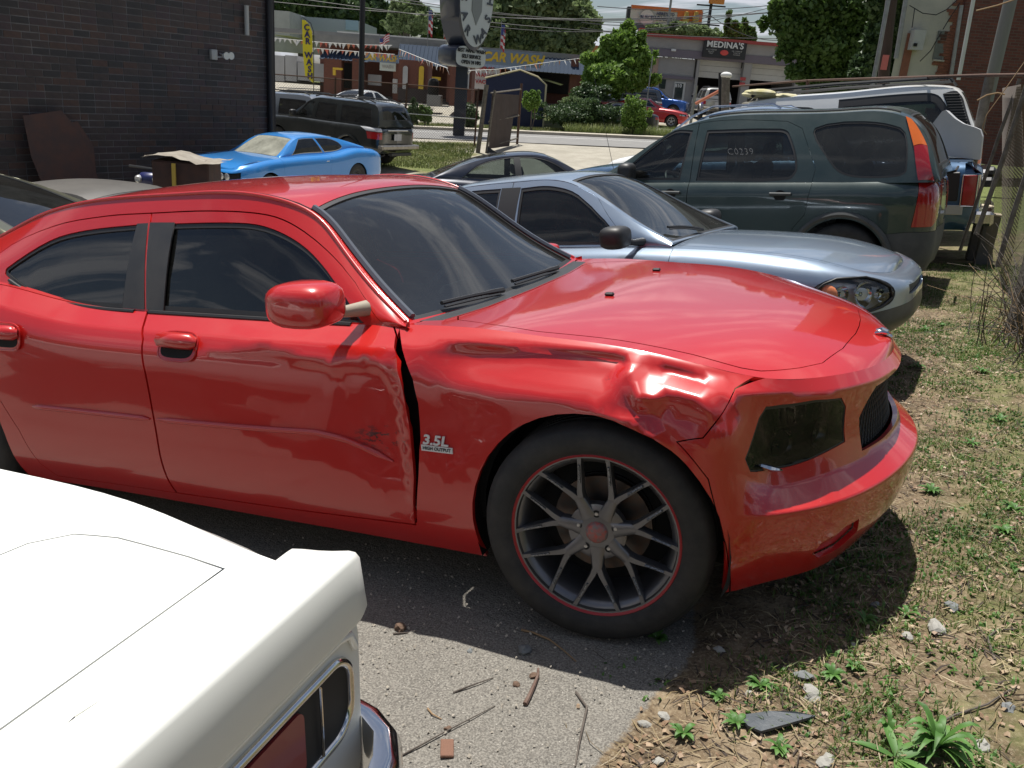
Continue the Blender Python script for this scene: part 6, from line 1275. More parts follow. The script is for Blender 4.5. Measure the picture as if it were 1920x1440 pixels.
def treepx(name,label,D,base,spots,n,s,mt,trunk,**k):
    l,_=LZ(*base,D); x,y,_=LD(l,D); z0=gz(x,y) if 'z' not in k else k['z']; return tree(name,label,l,D,blobs_px(D,l,z0,spots),n,s,mt,trunk,**k)
treepx('broadleaf_tree','large spreading tree behind the car wash, centre of the skyline',78,(1015,110),[(925,60,42,40),(960,20,50,35),(1010,5,60,35),(1060,25,52,38),(1095,50,30,35),(1000,55,52,36),(1045,75,40,28),(935,85,35,25),(985,85,40,22),(1090,85,22,20),(900,30,25,25)],26000,.55,LF4,(.45,5))
treepx('broadleaf_tree','small airy tree above the car wash roof, left of the red flag',85,(765,60),[(745,32,18,20),(770,22,24,18),(785,40,20,16),(755,12,18,10),(735,48,14,12),(770,52,25,10)],7000,.42,LF4,(.2,4))
for i,(lab,D,sp) in enumerate([('dark tree mass left of the black pole',105,[(560,5,55,38),(620,15,45,42),(520,10,30,25),(655,30,35,30)]),('dark tree directly behind the black pole',108,[(700,30,38,30),(725,45,26,22),(680,10,30,20)]),('low dark trees right of the red flag',110,[(830,50,30,22),(855,55,25,22),(810,60,22,16)])]): treepx('background_tree',lab,D,(sp[0][0],90),sp,9000,.8,LF3,(.4,5),seed=5+i)
treepx('maple_tree','bright green young tree between the shed and the garage',49,(1160,170),[(1140,115,30,30),(1170,85,25,30),(1195,110,25,30),(1150,145,45,28),(1190,145,30,26),(1115,140,22,24),(1178,65,12,16),(1108,158,20,15)],17000,.26,LF2,(.10,2))
treepx('background_tree','dark small conifer behind the bright maple',75,(1160,100),[(1155,80,14,18),(1145,92,14,14),(1168,72,8,12)],3500,.4,LF3,(.15,3)); treepx('background_tree','sparse young tree rising over the garage roof',72,(1385,95),[(1365,45,6,14),(1380,60,20,14),(1395,50,6,16),(1405,68,14,12),(1372,70,18,10)],2600,.42,LF1,(.12,3)); treepx('background_tree','low light green bushes behind the garage roof under the billboard',80,(1280,70),[(1255,58,22,9),(1290,56,26,11),(1320,62,20,9),(1225,55,14,8),(1340,66,12,6)],5000,.4,LF4,(.1,2))
treepx('broadleaf_tree','big leafy tree on the right overhanging the garage end',36,(1600,170),[(1480,30,35,45),(1530,10,50,45),(1590,20,60,55),(1650,30,50,60),(1500,80,38,32),(1560,85,60,45),(1625,100,55,50),(1540,135,45,40),(1600,150,50,35),(1660,80,30,60),(1475,95,18,14),(1455,15,16,22),(1640,-30,60,50),(1570,165,40,22)],42000,.24,LF1,(.35,3.0),shell=.35)
treepx('broadleaf_tree','darker tree behind the leaning steel pole near the pale wall',33,(1670,170),[(1655,60,30,80),(1690,20,25,60),(1640,140,35,50),(1680,120,18,60),(1660,-20,40,50)],15000,.24,LF3,(.2,2.5),shell=.3)
for i,(lab,px,py,rx,ry,D,mt_,n) in enumerate([('clipped dark bush, left of the pair on the verge',774,212,11,19,41.8,LF3,2600),('rounder green bush, right of the pair on the verge',796,214,13,15,41.7,LF1,2600),('dark rounded bush at the foot of the sign column',877,213,20,21,38.9+3.2,LF3,3800),('wide spreading juniper right of the navy shed',1070,214,52,22,43.4,LF3,7000),('flat-topped juniper above the wide one',1102,175,36,14,46,LF3,5000),('yellow-green low shrub among the junipers',1073,191,22,11,44.6,LF4,3000),('dark creeping shrub left of the bright bush',1135,212,28,16,43.2,LF3,3600),('bright green leafy bush in front of the red car',1187,212,24,32,42.2,LF2,5000)]):
    treepx('shrub',lab,D,(px,235),[(px,py,rx,ry),(px-rx*.4,py+ry*.3,rx*.6,ry*.6),(px+rx*.45,py+ry*.2,rx*.6,ry*.7)],n,.12,mt_,(.04,.5),cat='shrub',seed=20+i,limbs=False,shell=.3)
t_=treepx('topiary_tree','small ball-headed tree with forked stem before the navy shed',41.9,(997,238),[(996,190,18,17)],3200,.12,LF2,None,cat='tree',shell=.3)
b=MB(); b.tube([(-.03,0,-.1),(-.06,0,.8),(-.05,0,1.3)],.03,BARK,6); b.tube([(.0,0,.1),(.10,0,.7),(.05,0,1.3)],.025,BARK,6); b.build('trunk',t_)
for i,(l_,d_,h_) in enumerate([(-26,-16,5.5),(-17,-19,6.5),(-8,-22,5.5),(2,-24,6),(12,-22,7),(22,-18,6),(30,-8,7),(-34,-8,6)]):
    tree('background_tree','leafy tree in the row behind the photographer',l_,d_,[(0,0,h_*.62,4.2,3.6,h_*.42),(2,1,h_*.45,3.2,3,h_*.35),(-2.4,0,h_*.5,3.4,3,h_*.36)],5000,.75,LF3,(.3,2.5),group='trees behind the photographer',seed=60+i,limbs=False,shell=.4)
def blades(name,label,spots,h,mt,seed=0,w=.02,kind='stuff',cat='grass'):
    r=random.Random(seed); b=MB(); V=[];F=[]
    for (x,y) in spots:
        z=gz(x,y); a=r.uniform(0,2*pi); hh=h*r.uniform(.5,1.3); le=r.uniform(.1,.7)*hh; ww=w*r.uniform(.6,1.3); dx,dy=math.cos(a),math.sin(a); ux,uy=-dy*ww/2,dx*ww/2; o=len(V)
        V+=[(x-ux,y-uy,z-.01),(x+ux,y+uy,z-.01),(x+dx*le*.35+ux*.7,y+dy*le*.35+uy*.7,z+hh*.6),(x+dx*le*.35-ux*.7,y+dy*le*.35-uy*.7,z+hh*.6),(x+dx*le,y+dy*le,z+hh)]
        F+=[(o,o+1,o+2,o+3),(o+3,o+2,o+4)]
    b.add(V,F,mt,smooth=False); q=b.build(name); tag(q,label,cat,kind=kind); return q
r=random.Random(11)
def LDr(L0,L1,D0,D1,n): return [LD(r.uniform(L0,L1),r.uniform(D0,D1))[:2] for _ in range(n)]
blades('verge_grass','mown grass verge below the chain link fence',LDr(-7.5,-1.9,25.7,31.6,22000),.07,leafmat('grass_blade',(.06,.085,.02),(.12,.15,.04),(.26,.25,.11),.3),1,.02)
blades('verge_grass','grass strip across the street in front of the bushes',LDr(-9,9,41.6,44.5,16000),.13,_m['grass_blade'],2,.03); blades('tall_weeds','tall pale weeds around the bushes beside the shed',LDr(1.5,7.5,41.7,43.6,5000),.45,leafmat('weed_blade',(.08,.12,.03),(.16,.20,.06),(.32,.34,.14),.35),3,.025)
# ---------- right-hand building, fence and poles ----------
STUC=mat('stained_stucco',(.45,.43,.37),.9,noise=(1.1,.75,(.30,.30,.27)),bump=(18,.4)); RBR=mat('dark_red_brick',(.13,.045,.032),.9,bump=(30,.3))
t=RBR.node_tree; bs=t.nodes['Principled BSDF']; bt=N(t,'ShaderNodeTexBrick',i={'Color1':(.15,.05,.036,1),'Color2':(.10,.036,.028,1),'Mortar':(.11,.085,.075,1),'Scale':1,'Mortar Size':.006,'Brick Width':.21,'Row Height':.07,'Bias':.1}); tc=N(t,'ShaderNodeTexCoord'); mp=N(t,'ShaderNodeMapping'); mp.inputs['Rotation'].default_value=(R(90),0,0); L(t,tc.outputs['Object'],mp.inputs[0]); L(t,mp.outputs[0],bt.inputs[0]); L(t,bt.outputs[0],bs.inputs['Base Color'])
BRKE=mat('exposed_brick',(.24,.095,.06),.9,noise=(12,.6,(.14,.06,.045)),bump=(30,.4))
def bar_px(root,name,p0,p1,D0,D1,r_,mt,flat=None): a=lq(root,*p0,D0); c_=lq(root,*p1,D1); b=MB(); b.tube([a,c_],r_,mt,8); return b.build(name,root)
rbld=far('stucco_building','tall building with stained stucco side and red brick front on the right','building',11,24,1.2)
l0,_=LZ(1688,60,24); l1,_=LZ(1800,60,24); ob=o_base[rbld.name]; k_=1.35
b=MB(); b.prism([(l0-ob[0],0),(l1-ob[0]-.1,0),(l1*k_-ob[0]+.3,24*(k_-1)),(l0*k_-ob[0]+.3,24*(k_-1))],-1,8.5,STUC,axis='Z'); b.build('stucco_wall',rbld)
b=MB(); l2=l1+9; b.box(((l1+l2)/2-ob[0]-.1,.5,4),((l2-l1),1.4,9),RBR); b.build('brick_wall',rbld)
rr2=random.Random(5)
for i in range(64):
    z=-.4+i*.075; w_=rr2.uniform(.10,.32)+(.12 if (i//4)%2 else 0); b=MB(); b.box((l1-ob[0]-.1-w_/2,-.015,z+.037),(w_,.03,.068),BRKE); b.build('brick',rbld)
sw=fb(rbld,'window',1754,58,1772,112,23.97,23.99,mat('grey_window',(.12,.13,.12),.4)); fb(rbld,'window_sill',1752,112,1771,115,23.9,24,STUC); fb(rbld,'brick_strip',1694,62,1708,150,23.95,23.99,BRKE); fb(rbld,'meter_box',1712,56,1734,94,23.7,23.98,mat('grey_box',(.36,.37,.36),.5,noise=(6,.4,(.25,.25,.25)))); fb(rbld,'notice',1714,81,1720,87,23.66,23.7,DARK)
WG=mat('white_downpipe',(.50,.51,.50),.5,.2)
bar_px(rbld,'downpipe',(1827,-10),(1797,150),21.2,21.2,.045,WG); bar_px(rbld,'conduit',(1803,10),(1782,150),23.5,23.5,.05,GALV); bar_px(rbld,'downpipe',(1700,-10),(1680,110),23.8,23.8,.06,GALV); bar_px(rbld,'steel_column',(1897,-10),(1850,190),19,19,.13,mat('grey_column',(.15,.15,.145),.6))
for pts in ([(1705,10),(1730,25),(1755,28),(1775,18),(1800,-5)],[(1715,15),(1713,30),(1710,52)],[(1800,5),(1780,35),(1768,55)],[(1765,60),(1745,95),(1725,115)]):
    b=MB(); b.tube([lq(rbld,*q,23.85) for q in pts],.012,POLEM,5); b.build('cable',rbld)
def pxtube(name,label,cat,pts,r_,mt,group=None,part='pole',n=8):
    P=[at(px,py,D) for px,py,D in pts]; o=thing(name,label,cat,tuple(P[0]),group=group); b=MB(); b.tube([tuple(p-P[0]) for p in P],r_,mt,n); b.build(part,o); return o
pxtube('steel_pole','tall leaning silver steel pole before the dark tree','pole',[(1633,175,15.5),(1651,80,15.5),(1670,-25,15.5)],.036,GALV)
o=pxtube('wooden_pole','brown timber utility pole right of the silver steel pole','pole',[(1654,175,20),(1664,60,20),(1675,-30,20)],.12,mat('brown_timber',(.055,.035,.028),.9,bump=(25,.5))); p=at(1659,117,19.8)-at(1654,175,20); b=MB(); b.box(tuple(p),(.13,.02,.30),mat('notice_red_white',(.45,.12,.1),.6)); b.build('notice',o)
fence=thing('yard_fence','steel yard fence with long dark top rail behind the white wagon','fence',tuple(at(1362,190,20)))
P0=Vector(at(1362,190,20))
def tubeW(root,P0,name,pts,r_,mt,n=8): b=MB(); b.tube([tuple(Vector(at(*p))-P0) for p in pts],r_,mt,n); return b.build(name,root)
tubeW(fence,P0,'top_rail',[(1374,162,20),(1515,151,16),(1640,147,13.6),(1849,141,10.5),(1945,140,9.5)],.018,RUSTP); tubeW(fence,P0,'thick_post',[(1361,145,20),(1359,240,20)],.09,WOODP); tubeW(fence,P0,'thick_post',[(1350,136,20.2),(1350,230,20.2)],.035,POLEM)
b=MB(); b.sphere(tuple(Vector(at(1362,141,20))-P0),.10,WH,10,6,(1.3,1.3,.7)); b.build('post_cap',fence); tubeW(fence,P0,'post',[(1515,150,16),(1508,240,16)],.03,RUSTP); tubeW(fence,P0,'thick_post',[(1857,142,10.5),(1842,210,10.5),(1800,420,10.5)],.055,WOODP)
tubeW(fence,P0,'brace',[(1912,148,8.5),(1875,250,8.5),(1800,470,8.5)],.018,WOODP,6); tubeW(fence,P0,'brace',[(1935,130,7.5),(1880,300,7.5),(1830,440,7.5)],.022,WOODP,6); tubeW(fence,P0,'brace',[(1950,250,7),(1900,400,7),(1870,500,7)],.022,WOODP,6)
b=MB(); V=[];F=[]
A=[np.array(at(1880,165,9.5)),np.array(at(1955,150,6.5))]; Bm=[np.array(at(1845,455,9.5)),np.array(at(1935,640,6.5))]
for i in range(60):
    for s in(0,1):
        f0=i/59; f1=f0+(.45 if s else -.45)
        if 0<=f1<=1:
            a=A[0]+(A[1]-A[0])*f0; c_=Bm[0]+(Bm[1]-Bm[0])*f1; b.tube([tuple(a-np.array(P0)),tuple(c_-np.array(P0))],.0022,WIRE,3,cap=False)
q=b.build('chain_link',fence); q['kind']='stuff'
pole_o=pxtube('orange_pole','orange painted pole leaning beside the fence post','pole',[(1305,194,21),(1353,168,20.4)],.035,mat('orange_paint',(.42,.14,.08),.6),part='bar',n=6)
po=pxtube('timber_post','dark stub of a timber fence post at the right edge of the bank','post',[(1893,645,0),(1899,560,0),(1905,470,0)],.05,WOODP) if False else None
base=on3=np.array([1.50,3.95,0]); base[2]=gz(1.50,3.95)
tp_=thing('timber_post','dark weathered timber fence post at the right edge of the bank','post',tuple(base)); b=MB(); b.box((0,0,.40),(.10,.10,.9),WOODP,rz=.4,bev=.01); b.build('post',tp_)
# ---------- remaining vehicles ----------
WHS=paint('white_suv_paint',(.72,.72,.70),0,.25,.4,.8,dcol=(.4,.38,.34))
ws_=quick(.95,-4.20,.92,.40,[(-4.2,1.12),(-3,1.14),(-1.5,1.14),(-.5,1.12),(.3,1.08),(.95,1.0)],[(-4.18,1.14),(-4.05,1.5),(-3.93,1.72),(-3.7,1.79),(-2.6,1.80),(-1.7,1.80),(-1.25,1.75),(-.95,1.58),(-.65,1.32),(-.38,1.14)],.64,.80,[(0,.38,.42),(-2.9,.38,.42)],(.36,.24,.2,'five'),rr=(.12,.04),box=1,paint=WHS,h=.11,rp=3.6,
 windows=[dict(p=[(-.70,1.17),(-1.25,1.17),(-1.27,1.62),(-1.02,1.60)],m=G_SIDE),dict(p=smooth_poly([(-1.40,1.17),(-1.42,1.60),(-2.05,1.61),(-2.20,1.55),(-2.22,1.17)],4,sharp=(0,4)),m=G_SIDE),dict(p=smooth_poly([(-2.48,1.18),(-2.48,1.68),(-3.55,1.69),(-3.72,1.62),(-3.98,1.18)],4,sharp=(0,1,4)),m=glass('wagon_quarter_glass',(.35,.42,.38),.08),seal=.07)],
 doors=[dict(n='front_door',w=[(-.3,1.12),(-.35,.45),(-1.28,.45),(-1.34,1.12)]),dict(n='rear_door',w=[(-1.35,1.12),(-1.3,.45),(-2.2,.45),(-2.36,.8),(-2.38,1.12)])],ws=(6.1,8.9,.05,.05),rg=(.5,1.8,.1,.1),wsm=G_SIDE,
 inserts=[dict(n='tail_light',p=[(-4.14,.78),(-4.02,.78),(-4.02,.98),(-4.14,.98)],m=ORL,off=.006)])
car,S=build_car('white_wagon','long white wagon with black roof rails and louvred rear pillar behind the green SUV','suv',ws_)
for sd in 'LR':
    sg=1 if sd=='L' else -1; k='left' if sd=='L' else 'right'
    b=MB(); P=[(-3.85,sg*.60,1.80),(-3.80,sg*.60,1.86),(-2.4,sg*.60,1.885),(-1.4,sg*.60,1.87),(-1.3,sg*.60,1.80)]; b.tube(P,.024,BLK,6); b.build('roof_rail',car)
    for i in range(14):
        z=1.20+i*.034; x0=np.interp(z,[1.15,1.72],[-4.10,-3.90]); b=MB(); P0_,n=on(S,k,sd,(x0,z),.012); P1_,n=on(S,k,sd,(x0+.17,z+.008),.012); b.tube([tuple(P0_),tuple(P1_)],.012,BLK,5); b.build('louvre',car)
    b=MB(); b.surf(S[k],side_poly(S,k,sd,[(-4.15,1.15),(-3.93,1.15),(-3.74,1.66),(-3.90,1.70),(-3.98,1.66)]),[],.05,BLK,S[k].sgn,flange=.01,off=.004); b.build('pillar_panel',car)
b=MB(); b.box((-4.26,0,.62),(.22,1.8,.18),CHR,bev=.04); b.build('rear_bumper',car)
interior(car,ws_,-.8,[(-1.4,.38,.25),(-1.4,-.38,.25),(-2.3,0,.6)],.6,.7,SEATG)
pose(car,(-2.709,10.545,-.173),R(176.8),R(-8.0),0)
rk=thing('roof_load','yellowish folded tarp load on the white wagon roof rack','load',tuple(at(1440,178,12.9))); b=MB()
for i in range(7): b.sphere((rnd.uniform(-.34,.3),rnd.uniform(-.15,.15),rnd.uniform(-.02,.05)),.1,mat('faded_tarp',(.42,.38,.17),.8,noise=(9,.7,(.55,.52,.40)),bump=(12,.8)),10,6,(1.9,1.2,.45))
o=b.build('tarp',rk); o['kind']='stuff'
# blue pickup tail
PB=paint('blue_pickup_paint',(.035,.10,.20),.4,.4,.35,1,dcol=(.2,.22,.25))
pk=quick(.90,-4.1,.90,.40,[(-4.1,1.10),(-3,1.12),(-1.5,1.12),(-.5,1.09),(.3,1.04),(.9,.94)],[(-2.32,1.13),(-2.27,1.45),(-2.20,1.66),(-2.02,1.73),(-1.4,1.73),(-1.1,1.68),(-.85,1.5),(-.5,1.25),(-.2,1.10)],.60,.78,[(0,.38,.42),(-2.9,.38,.42)],(.36,.24,.2,'steel'),rr=(.05,.012),box=1.2,paint=PB,roofm=paint('grey_blue_paint',(.17,.24,.36),.5,.3,.35,1),h=.12,dtop=.6,windows=[dict(p=[(-.65,1.16),(-2.1,1.16),(-2.06,1.58),(-1.0,1.58)],m=G_SIDE)],ws=(5.2,7.9,.05,.05),rg=(.3,1.8,.1,.1),doors=[dict(n='door',w=[(-.4,1.1),(-.4,.5),(-1.6,.5),(-1.75,1.1)])])
car,S=build_car('blue_pickup','silver-blue pickup with chrome roof rail and metallic blue bed beyond the green SUV','pickup',pk)
for sg in (-1,1):
    P=[(-4.125,sg*y,z) for y,z in ((.70,.66),(.88,.66),(.88,.98),(.70,.98),(.70,.66))]; b=MB(); b.tube(P,.010,CHR,6); b.build('lamp_trim',car); b=MB(); b.box((-4.115,sg*.79,.82),(.03,.17,.31),REDL,bev=.008); b.build('tail_light',car)
    b=MB(); b.tube([(-2.0,sg*.55,1.71),(-1.9,sg*.55,1.76),(-1.2,sg*.55,1.75),(-.95,sg*.57,1.64),(-.7,sg*.60,1.45)],.014,CHR,6); b.build('roof_rail',car)
    b=MB(); b.box((-4.04,sg*.895,.82),(.12,.012,.31),REDL,bev=.004); b.build('side_lamp',car); b=MB(); b.tube([(-3.97,sg*.905,.66),(-4.11,sg*.905,.66),(-4.11,sg*.905,.98),(-3.97,sg*.905,.98),(-3.97,sg*.905,.66)],.008,CHR,5); b.build('lamp_trim',car)
    b=MB(); b.box((-3.3,sg*.90,.62),(1.4,.02,.10),mat('pale_strip',(.45,.45,.40),.5),bev=.004); b.build('trim_strip',car); b=MB(); b.box((-3.75,sg*.89,.86),(.38,.03,.30),BLK,bev=.01); b.build('black_panel',car)
b=MB(); b.box((-4.2,0,.53),(.2,1.75,.15),CHR,bev=.03); b.build('rear_bumper',car)
b=MB(); b.box((-4.22,.55,1.0),(.10,.35,.10),BLK,bev=.03); b.box((-4.15,.62,.90),(.22,.30,.10),BLK,bev=.03); b.build('black_bracket',car)
pose(car,(-2.723,8.253,-.246),R(176.8),R(-6),0)
pn=thing('fibreglass_panel','pale grey moulded fibreglass panel lying on the blue pickup bed','panel',tuple(at(1800,300,10.0))); P0=Vector(at(1800,300,10.0)); b=MB()
pl=[(1742,240),(1766,209),(1773,206),(1790,222),(1806,232),(1826,238),(1838,243),(1842,256),(1837,300),(1768,292),(1752,262)]
V=[Vector(at(x,y,9.9))-P0 for x,y in pl]; n=len(V); V2=[v+Vector((.05,.7,.0)) for v in V]; b.add([tuple(v) for v in V+V2],[tuple(range(n)),tuple(range(n,2*n))[::-1]]+[(i,n+i,n+(i+1)%n,(i+1)%n) for i in range(n)],mat('grey_fibreglass',(.42,.43,.45),.5,noise=(3,.3,(.55,.55,.55))),smooth=False); b.build('shell',pn)
for lab,px,py,D in (('pale timber block end beside the pickup bumper, upper of two',1848,388,9.9),('lower pale timber block with dark side by the grass',1862,404,9.5)):
    P=at(px,py,D); x,y=P[0],P[1]; g=gz(x,y); o=thing('timber_block',lab,'block',(x,y,g)); h_=P[2]-g; b=MB(); b.box((0,0,h_/2),(.15,.2,h_),mat('concrete_block',(.10,.095,.09),.9,bump=(20,.5)),bev=.008); b.build('block',o); b=MB(); b.box((0,0,h_+.012),(.16,.21,.02),mat('pale_timber',(.45,.38,.27),.8),bev=.004); b.build('cap',o)
# dusty saloons on the left
DST=paint('dusty_tan_paint',(.055,.050,.044),.1,.6,.55,.2,dcol=(.11,.10,.085)); BRZ=paint('bronze_paint',(.12,.12,.075),.6,.45,.35,.8,dcol=(.25,.24,.18))
def sedan(name,label,pm,**k):
    sp=quick(.85,-3.75,.88,.22,[(-3.75,.90),(-3.2,.98),(-2.4,.96),(-1.4,.93),(-.4,.92),(.3,.86),(.85,.72)],[(-3.15,.99),(-2.85,1.15),(-2.5,1.30),(-2.1,1.385),(-1.6,1.40),(-1.25,1.36),(-1.0,1.22),(-.75,1.08),(-.48,.94)],.53,.73,[(0,.32,.36),(-2.7,.32,.36)],(.31,.2,.19,'five'),paint=pm,h=.12,
     windows=[dict(p=[(-.85,.955),(-1.62,.955),(-1.64,1.31),(-1.35,1.31)],m=G_DARK,sm=CHR,seal=.012),dict(p=[(-1.74,.955),(-2.68,.975),(-2.45,1.20),(-2.15,1.30),(-1.76,1.31)],m=G_DARK,sm=CHR,seal=.012)],
     doors=[dict(n='front_door',w=[(-.45,.93),(-.47,.3),(-1.6,.28),(-1.68,.94)]),dict(n='rear_door',w=[(-1.68,.94),(-1.61,.28),(-2.3,.28),(-2.6,.7),(-2.7,.96)])],hood=seam_hood(-.5,.78,.64,.60),trunk=[(-3.2,0),(-3.18,.64),(-3.66,.60),(-3.7,0)],ws=(5.1,7.9,.05,.05),rg=(.15,2.4,.08,.08),
     inserts=[dict(n='headlight',p=[(.40,.62),(.40,.74),(.72,.72),(.74,.62)],m=HL,back=CHR),dict(n='tail_light',ax='yz',rear=1,p=[(.45,.70),(.84,.70),(.84,.84),(.45,.84)],m=REDL),dict(n='grille',s='F',p=[(-.35,.56),(-.35,.66),(.35,.66),(.35,.56)],m=BLK,off=-.02)])
    sp.update(k); return build_car(name,label,'car',sp)
car,S=sedan('dusty_sedan','dusty grey-brown sedan roof parked under the brick wall at far left',DST); place_by(car,R(8),R(1),0,(-1.9,0,1.40),tuple(at(140,337,8.4)))
sed_src=car
car,S=sedan('bronze_sedan','old bronze sedan with chrome-edged rear glass at the left edge',BRZ,rgm=G_DARK); place_by(car,R(205),R(-2),0,(-2.1,.1,1.385),tuple(at(-150,318,6.6)))
def recolour(src,name,label,cat,mt,loc,yaw,pitch=0,s=1,group=None):
    c=src.copy(); c.name=name; COL.objects.link(c); c['label']=label; c['category']=cat
    if group: c['group']=group
    def rec(a,p):
        for k in kids(a):
            d=k.copy(); COL.objects.link(d); d.parent=p
            if d.type=='MESH' and mt is not None:
                for i,m_ in enumerate(d.data.materials):
                    if m_ and m_.name in (DST.name,DKG.name): 
                        for _s in range(len(d.material_slots)):
                            if d.data.materials[_s].name==m_.name: d.material_slots[_s].link='OBJECT'; d.material_slots[_s].material=mt
            rec(k,d)
    rec(src,c); pose(c,loc,yaw,pitch); c.scale=(s,s,s); return c
suv_src=[o for o in bpy.data.objects if o.name=='dark_offroader'][0]
def carat(src,name,label,cat,mt,px,py,D,yaw,s=1,dz=0):
    l,_=LZ(px,py,D); x,y,_=LD(l,D); h=math.cos(yaw),math.sin(yaw); x+=h[0]*1.4;y+=h[1]*1.4; return recolour(src,name,label,cat,mt,(x,y,gz(x,y)+dz),yaw,0,s)
P_=lambda n,c,**k:paint(n,c,.2,.15,.3,1,**k)
carat(sed_src,'parked_sedan','black sedan with pale headlight facing left behind the junipers','car',P_('far_black',(.01,.012,.015)),1150,200,46,LY+pi+.15)
carat(sed_src,'parked_coupe','bright red car nose right beside the bright green bush','car',P_('far_red',(.45,.012,.015)),1215,205,49,LY+R(-14))
carat(suv_src,'parked_van','long dark blue-grey wagon behind the red car','suv',P_('far_slate',(.03,.045,.07)),1165,190,54,LY+pi)
carat(suv_src,'parked_suv','royal blue car with raised boot beside the garage office','suv',P_('far_blue',(.01,.10,.42)),1225,190,56,LY+R(-18),.95)
carat(sed_src,'parked_sedan','silver sedan roof behind the dark off-roader','car',P_('far_silver',(.30,.34,.38)),590,200,33,LY+pi+.1)
carat(sed_src,'parked_hatchback','small white car beyond the street fence near the black pole','car',P_('far_white',(.7,.7,.68)),690,195,40.5+4,LY+R(60),1.0)
carat(suv_src,'parked_minivan','grey minivan tail end showing past the brick corner','van',P_('far_grey',(.13,.15,.18)),515,240,27.6,LY+pi-.5,1.0)
carat(suv_src,'parked_suv','dusty silver SUV standing at the left garage bay','suv',P_('far_dust',(.35,.35,.33)),1330,200,55,LY+pi/2,1.0)
car=carat(suv_src,'parked_van','pale van with yellow tarp parked at the right garage bay','van',P_('far_cream',(.42,.40,.33)),1440,200,54,LY+pi/2+.2,1.0)
# rusty drum box with crumpled sheet, quad bike
P=at(352,330,12.6); g=gz(P[0],P[1]); o=thing('rusty_bin','rusty brown steel bin with a crumpled metal sheet on top','bin',(P[0],P[1],g),(0,0,.5)); _,zt=LZ(352,300,12.6); h_=zt-g
b=MB(); b.box((0,0,h_/2),(.78,.7,h_),mat('rusty_bin_steel',(.075,.038,.03),.8,.2,noise=(5,.7,(.035,.025,.025)),bump=(12,.6)),bev=.02); b.build('body',o)
b=MB(); V=[];F=[]; n=10
for i in range(n+1):
    for j in range(7):
        x=-.52+1.1*i/n; y=-.42+.84*j/6; V.append((x+rnd.uniform(-.02,.02),y+rnd.uniform(-.02,.02),h_+.03+.05*math.sin(i*.55)+rnd.uniform(-.012,.014)+(.03 if i>7 else 0)))
for i in range(n):
    for j in range(6):
        if not (i==9 and j in(2,3)): F.append((i*7+j,(i+1)*7+j,(i+1)*7+j+1,i*7+j+1))
b.add(V,F,mat('dull_sheet',(.36,.33,.28),.5,.4,noise=(4,.7,(.16,.13,.10)))); b.build('crumpled_sheet',o); b=MB(); b.tube([(-.1,-.37,.2),(-.07,-.40,h_-.02)],.03,mat('yellow_strap',(.42,.30,.05),.7),6); b.build('strap',o)
P=at(290,345,13.2); g=gz(P[0],P[1]); o=thing('quad_bike','dark blue quad bike with twin round headlamps in the wall shade','quad bike',(P[0],P[1],g),(0,0,LY-pi/2)); QB=mat('quad_blue',(.01,.015,.09),.4,0,.5)
b=MB(); b.box((-.3,0,.62),(.9,.5,.28),QB,bev=.08); b.box((.15,0,.95),(.22,.34,.22),QB,bev=.06); b.tube([(-.02,-.38,1.12),(.02,0,1.10),(-.02,.38,1.12)],.02,BLK,6); b.build('body',o)
for sg in(-1,1):
    b=MB(); b.lathe([(.0001,.26),(.04,.265),(.055,.24),(.06,.18)],mat('lamp_glass',(.55,.55,.55),.15,.3,1),16,axis='X',c=(.03,sg*.13,.97)); b.build('headlamp',o)
    for xx in(.3,-.85): b=MB(); b.lathe([(.05,-.1),(.26,-.12),(.30,-.06),(.30,.06),(.26,.12),(.05,.1)],RUB,20,axis='Y',c=(xx,sg*.42,.30)); b.build('wheel',o)
# ---------- ground cover near the camera ----------
r=random.Random(21)
def dirtprob(x,y): e=float(edge(np.array([y]))[0]) if True else 0; return x-e
def scatter(n,x0,x1,y0,y1,f):
    out=[]
    while len(out)<n:
        x,y=r.uniform(x0,x1),r.uniform(y0,y1)
        if f(x,y)>r.random(): out.append((x,y))
    return out
def nz2(x,y,s=2.2,o=0): return mn.noise(Vector((x*s,y*s,o)))
def gtop(x,y):
    z=gz(x,y)
    if x-float(edge(np.array([y]))[0])>.0: z+=(mn.noise(Vector((x*3.1,y*3.1,0)))*.018+mn.noise(Vector((x*11,y*11,3)))*.008+.012*(x>.3))
    return z
fgrass=lambda x,y: max(0,min(1,(nz2(x,y,1.7,4)+.20+.30*min(1,max(0,x-.7)))*2.2))*(1 if dirtprob(x,y)>.02+.1*nz2(x,y,5) else 0)
def clump(name,label,spots,per,h,w,mt,seed,spread=.03):
    q=random.Random(seed); V=[];F=[]
    for (x0,y0) in spots:
        for _ in range(per):
            x=x0+q.gauss(0,spread);y=y0+q.gauss(0,spread); z=gtop(x,y)-.004; a=q.uniform(0,2*pi); hh=h*q.uniform(.35,1.35); le=hh*q.uniform(.3,1.2); ww=w*q.uniform(.6,1.4); dx,dy=math.cos(a),math.sin(a); ux,uy=-dy*ww/2,dx*ww/2; o=len(V)
            V+=[(x-ux,y-uy,z),(x+ux,y+uy,z),(x+dx*le*.4+ux*.8,y+dy*le*.4+uy*.8,z+hh*.65),(x+dx*le*.4-ux*.8,y+dy*le*.4-uy*.8,z+hh*.65),(x+dx*le,y+dy*le,z+hh*.85)]; F+=[(o,o+1,o+2,o+3),(o+3,o+2,o+4)]
    b=MB(); b.add(V,F,mt,smooth=False); k=b.build(name); tag(k,label,'grass',kind='stuff'); return k
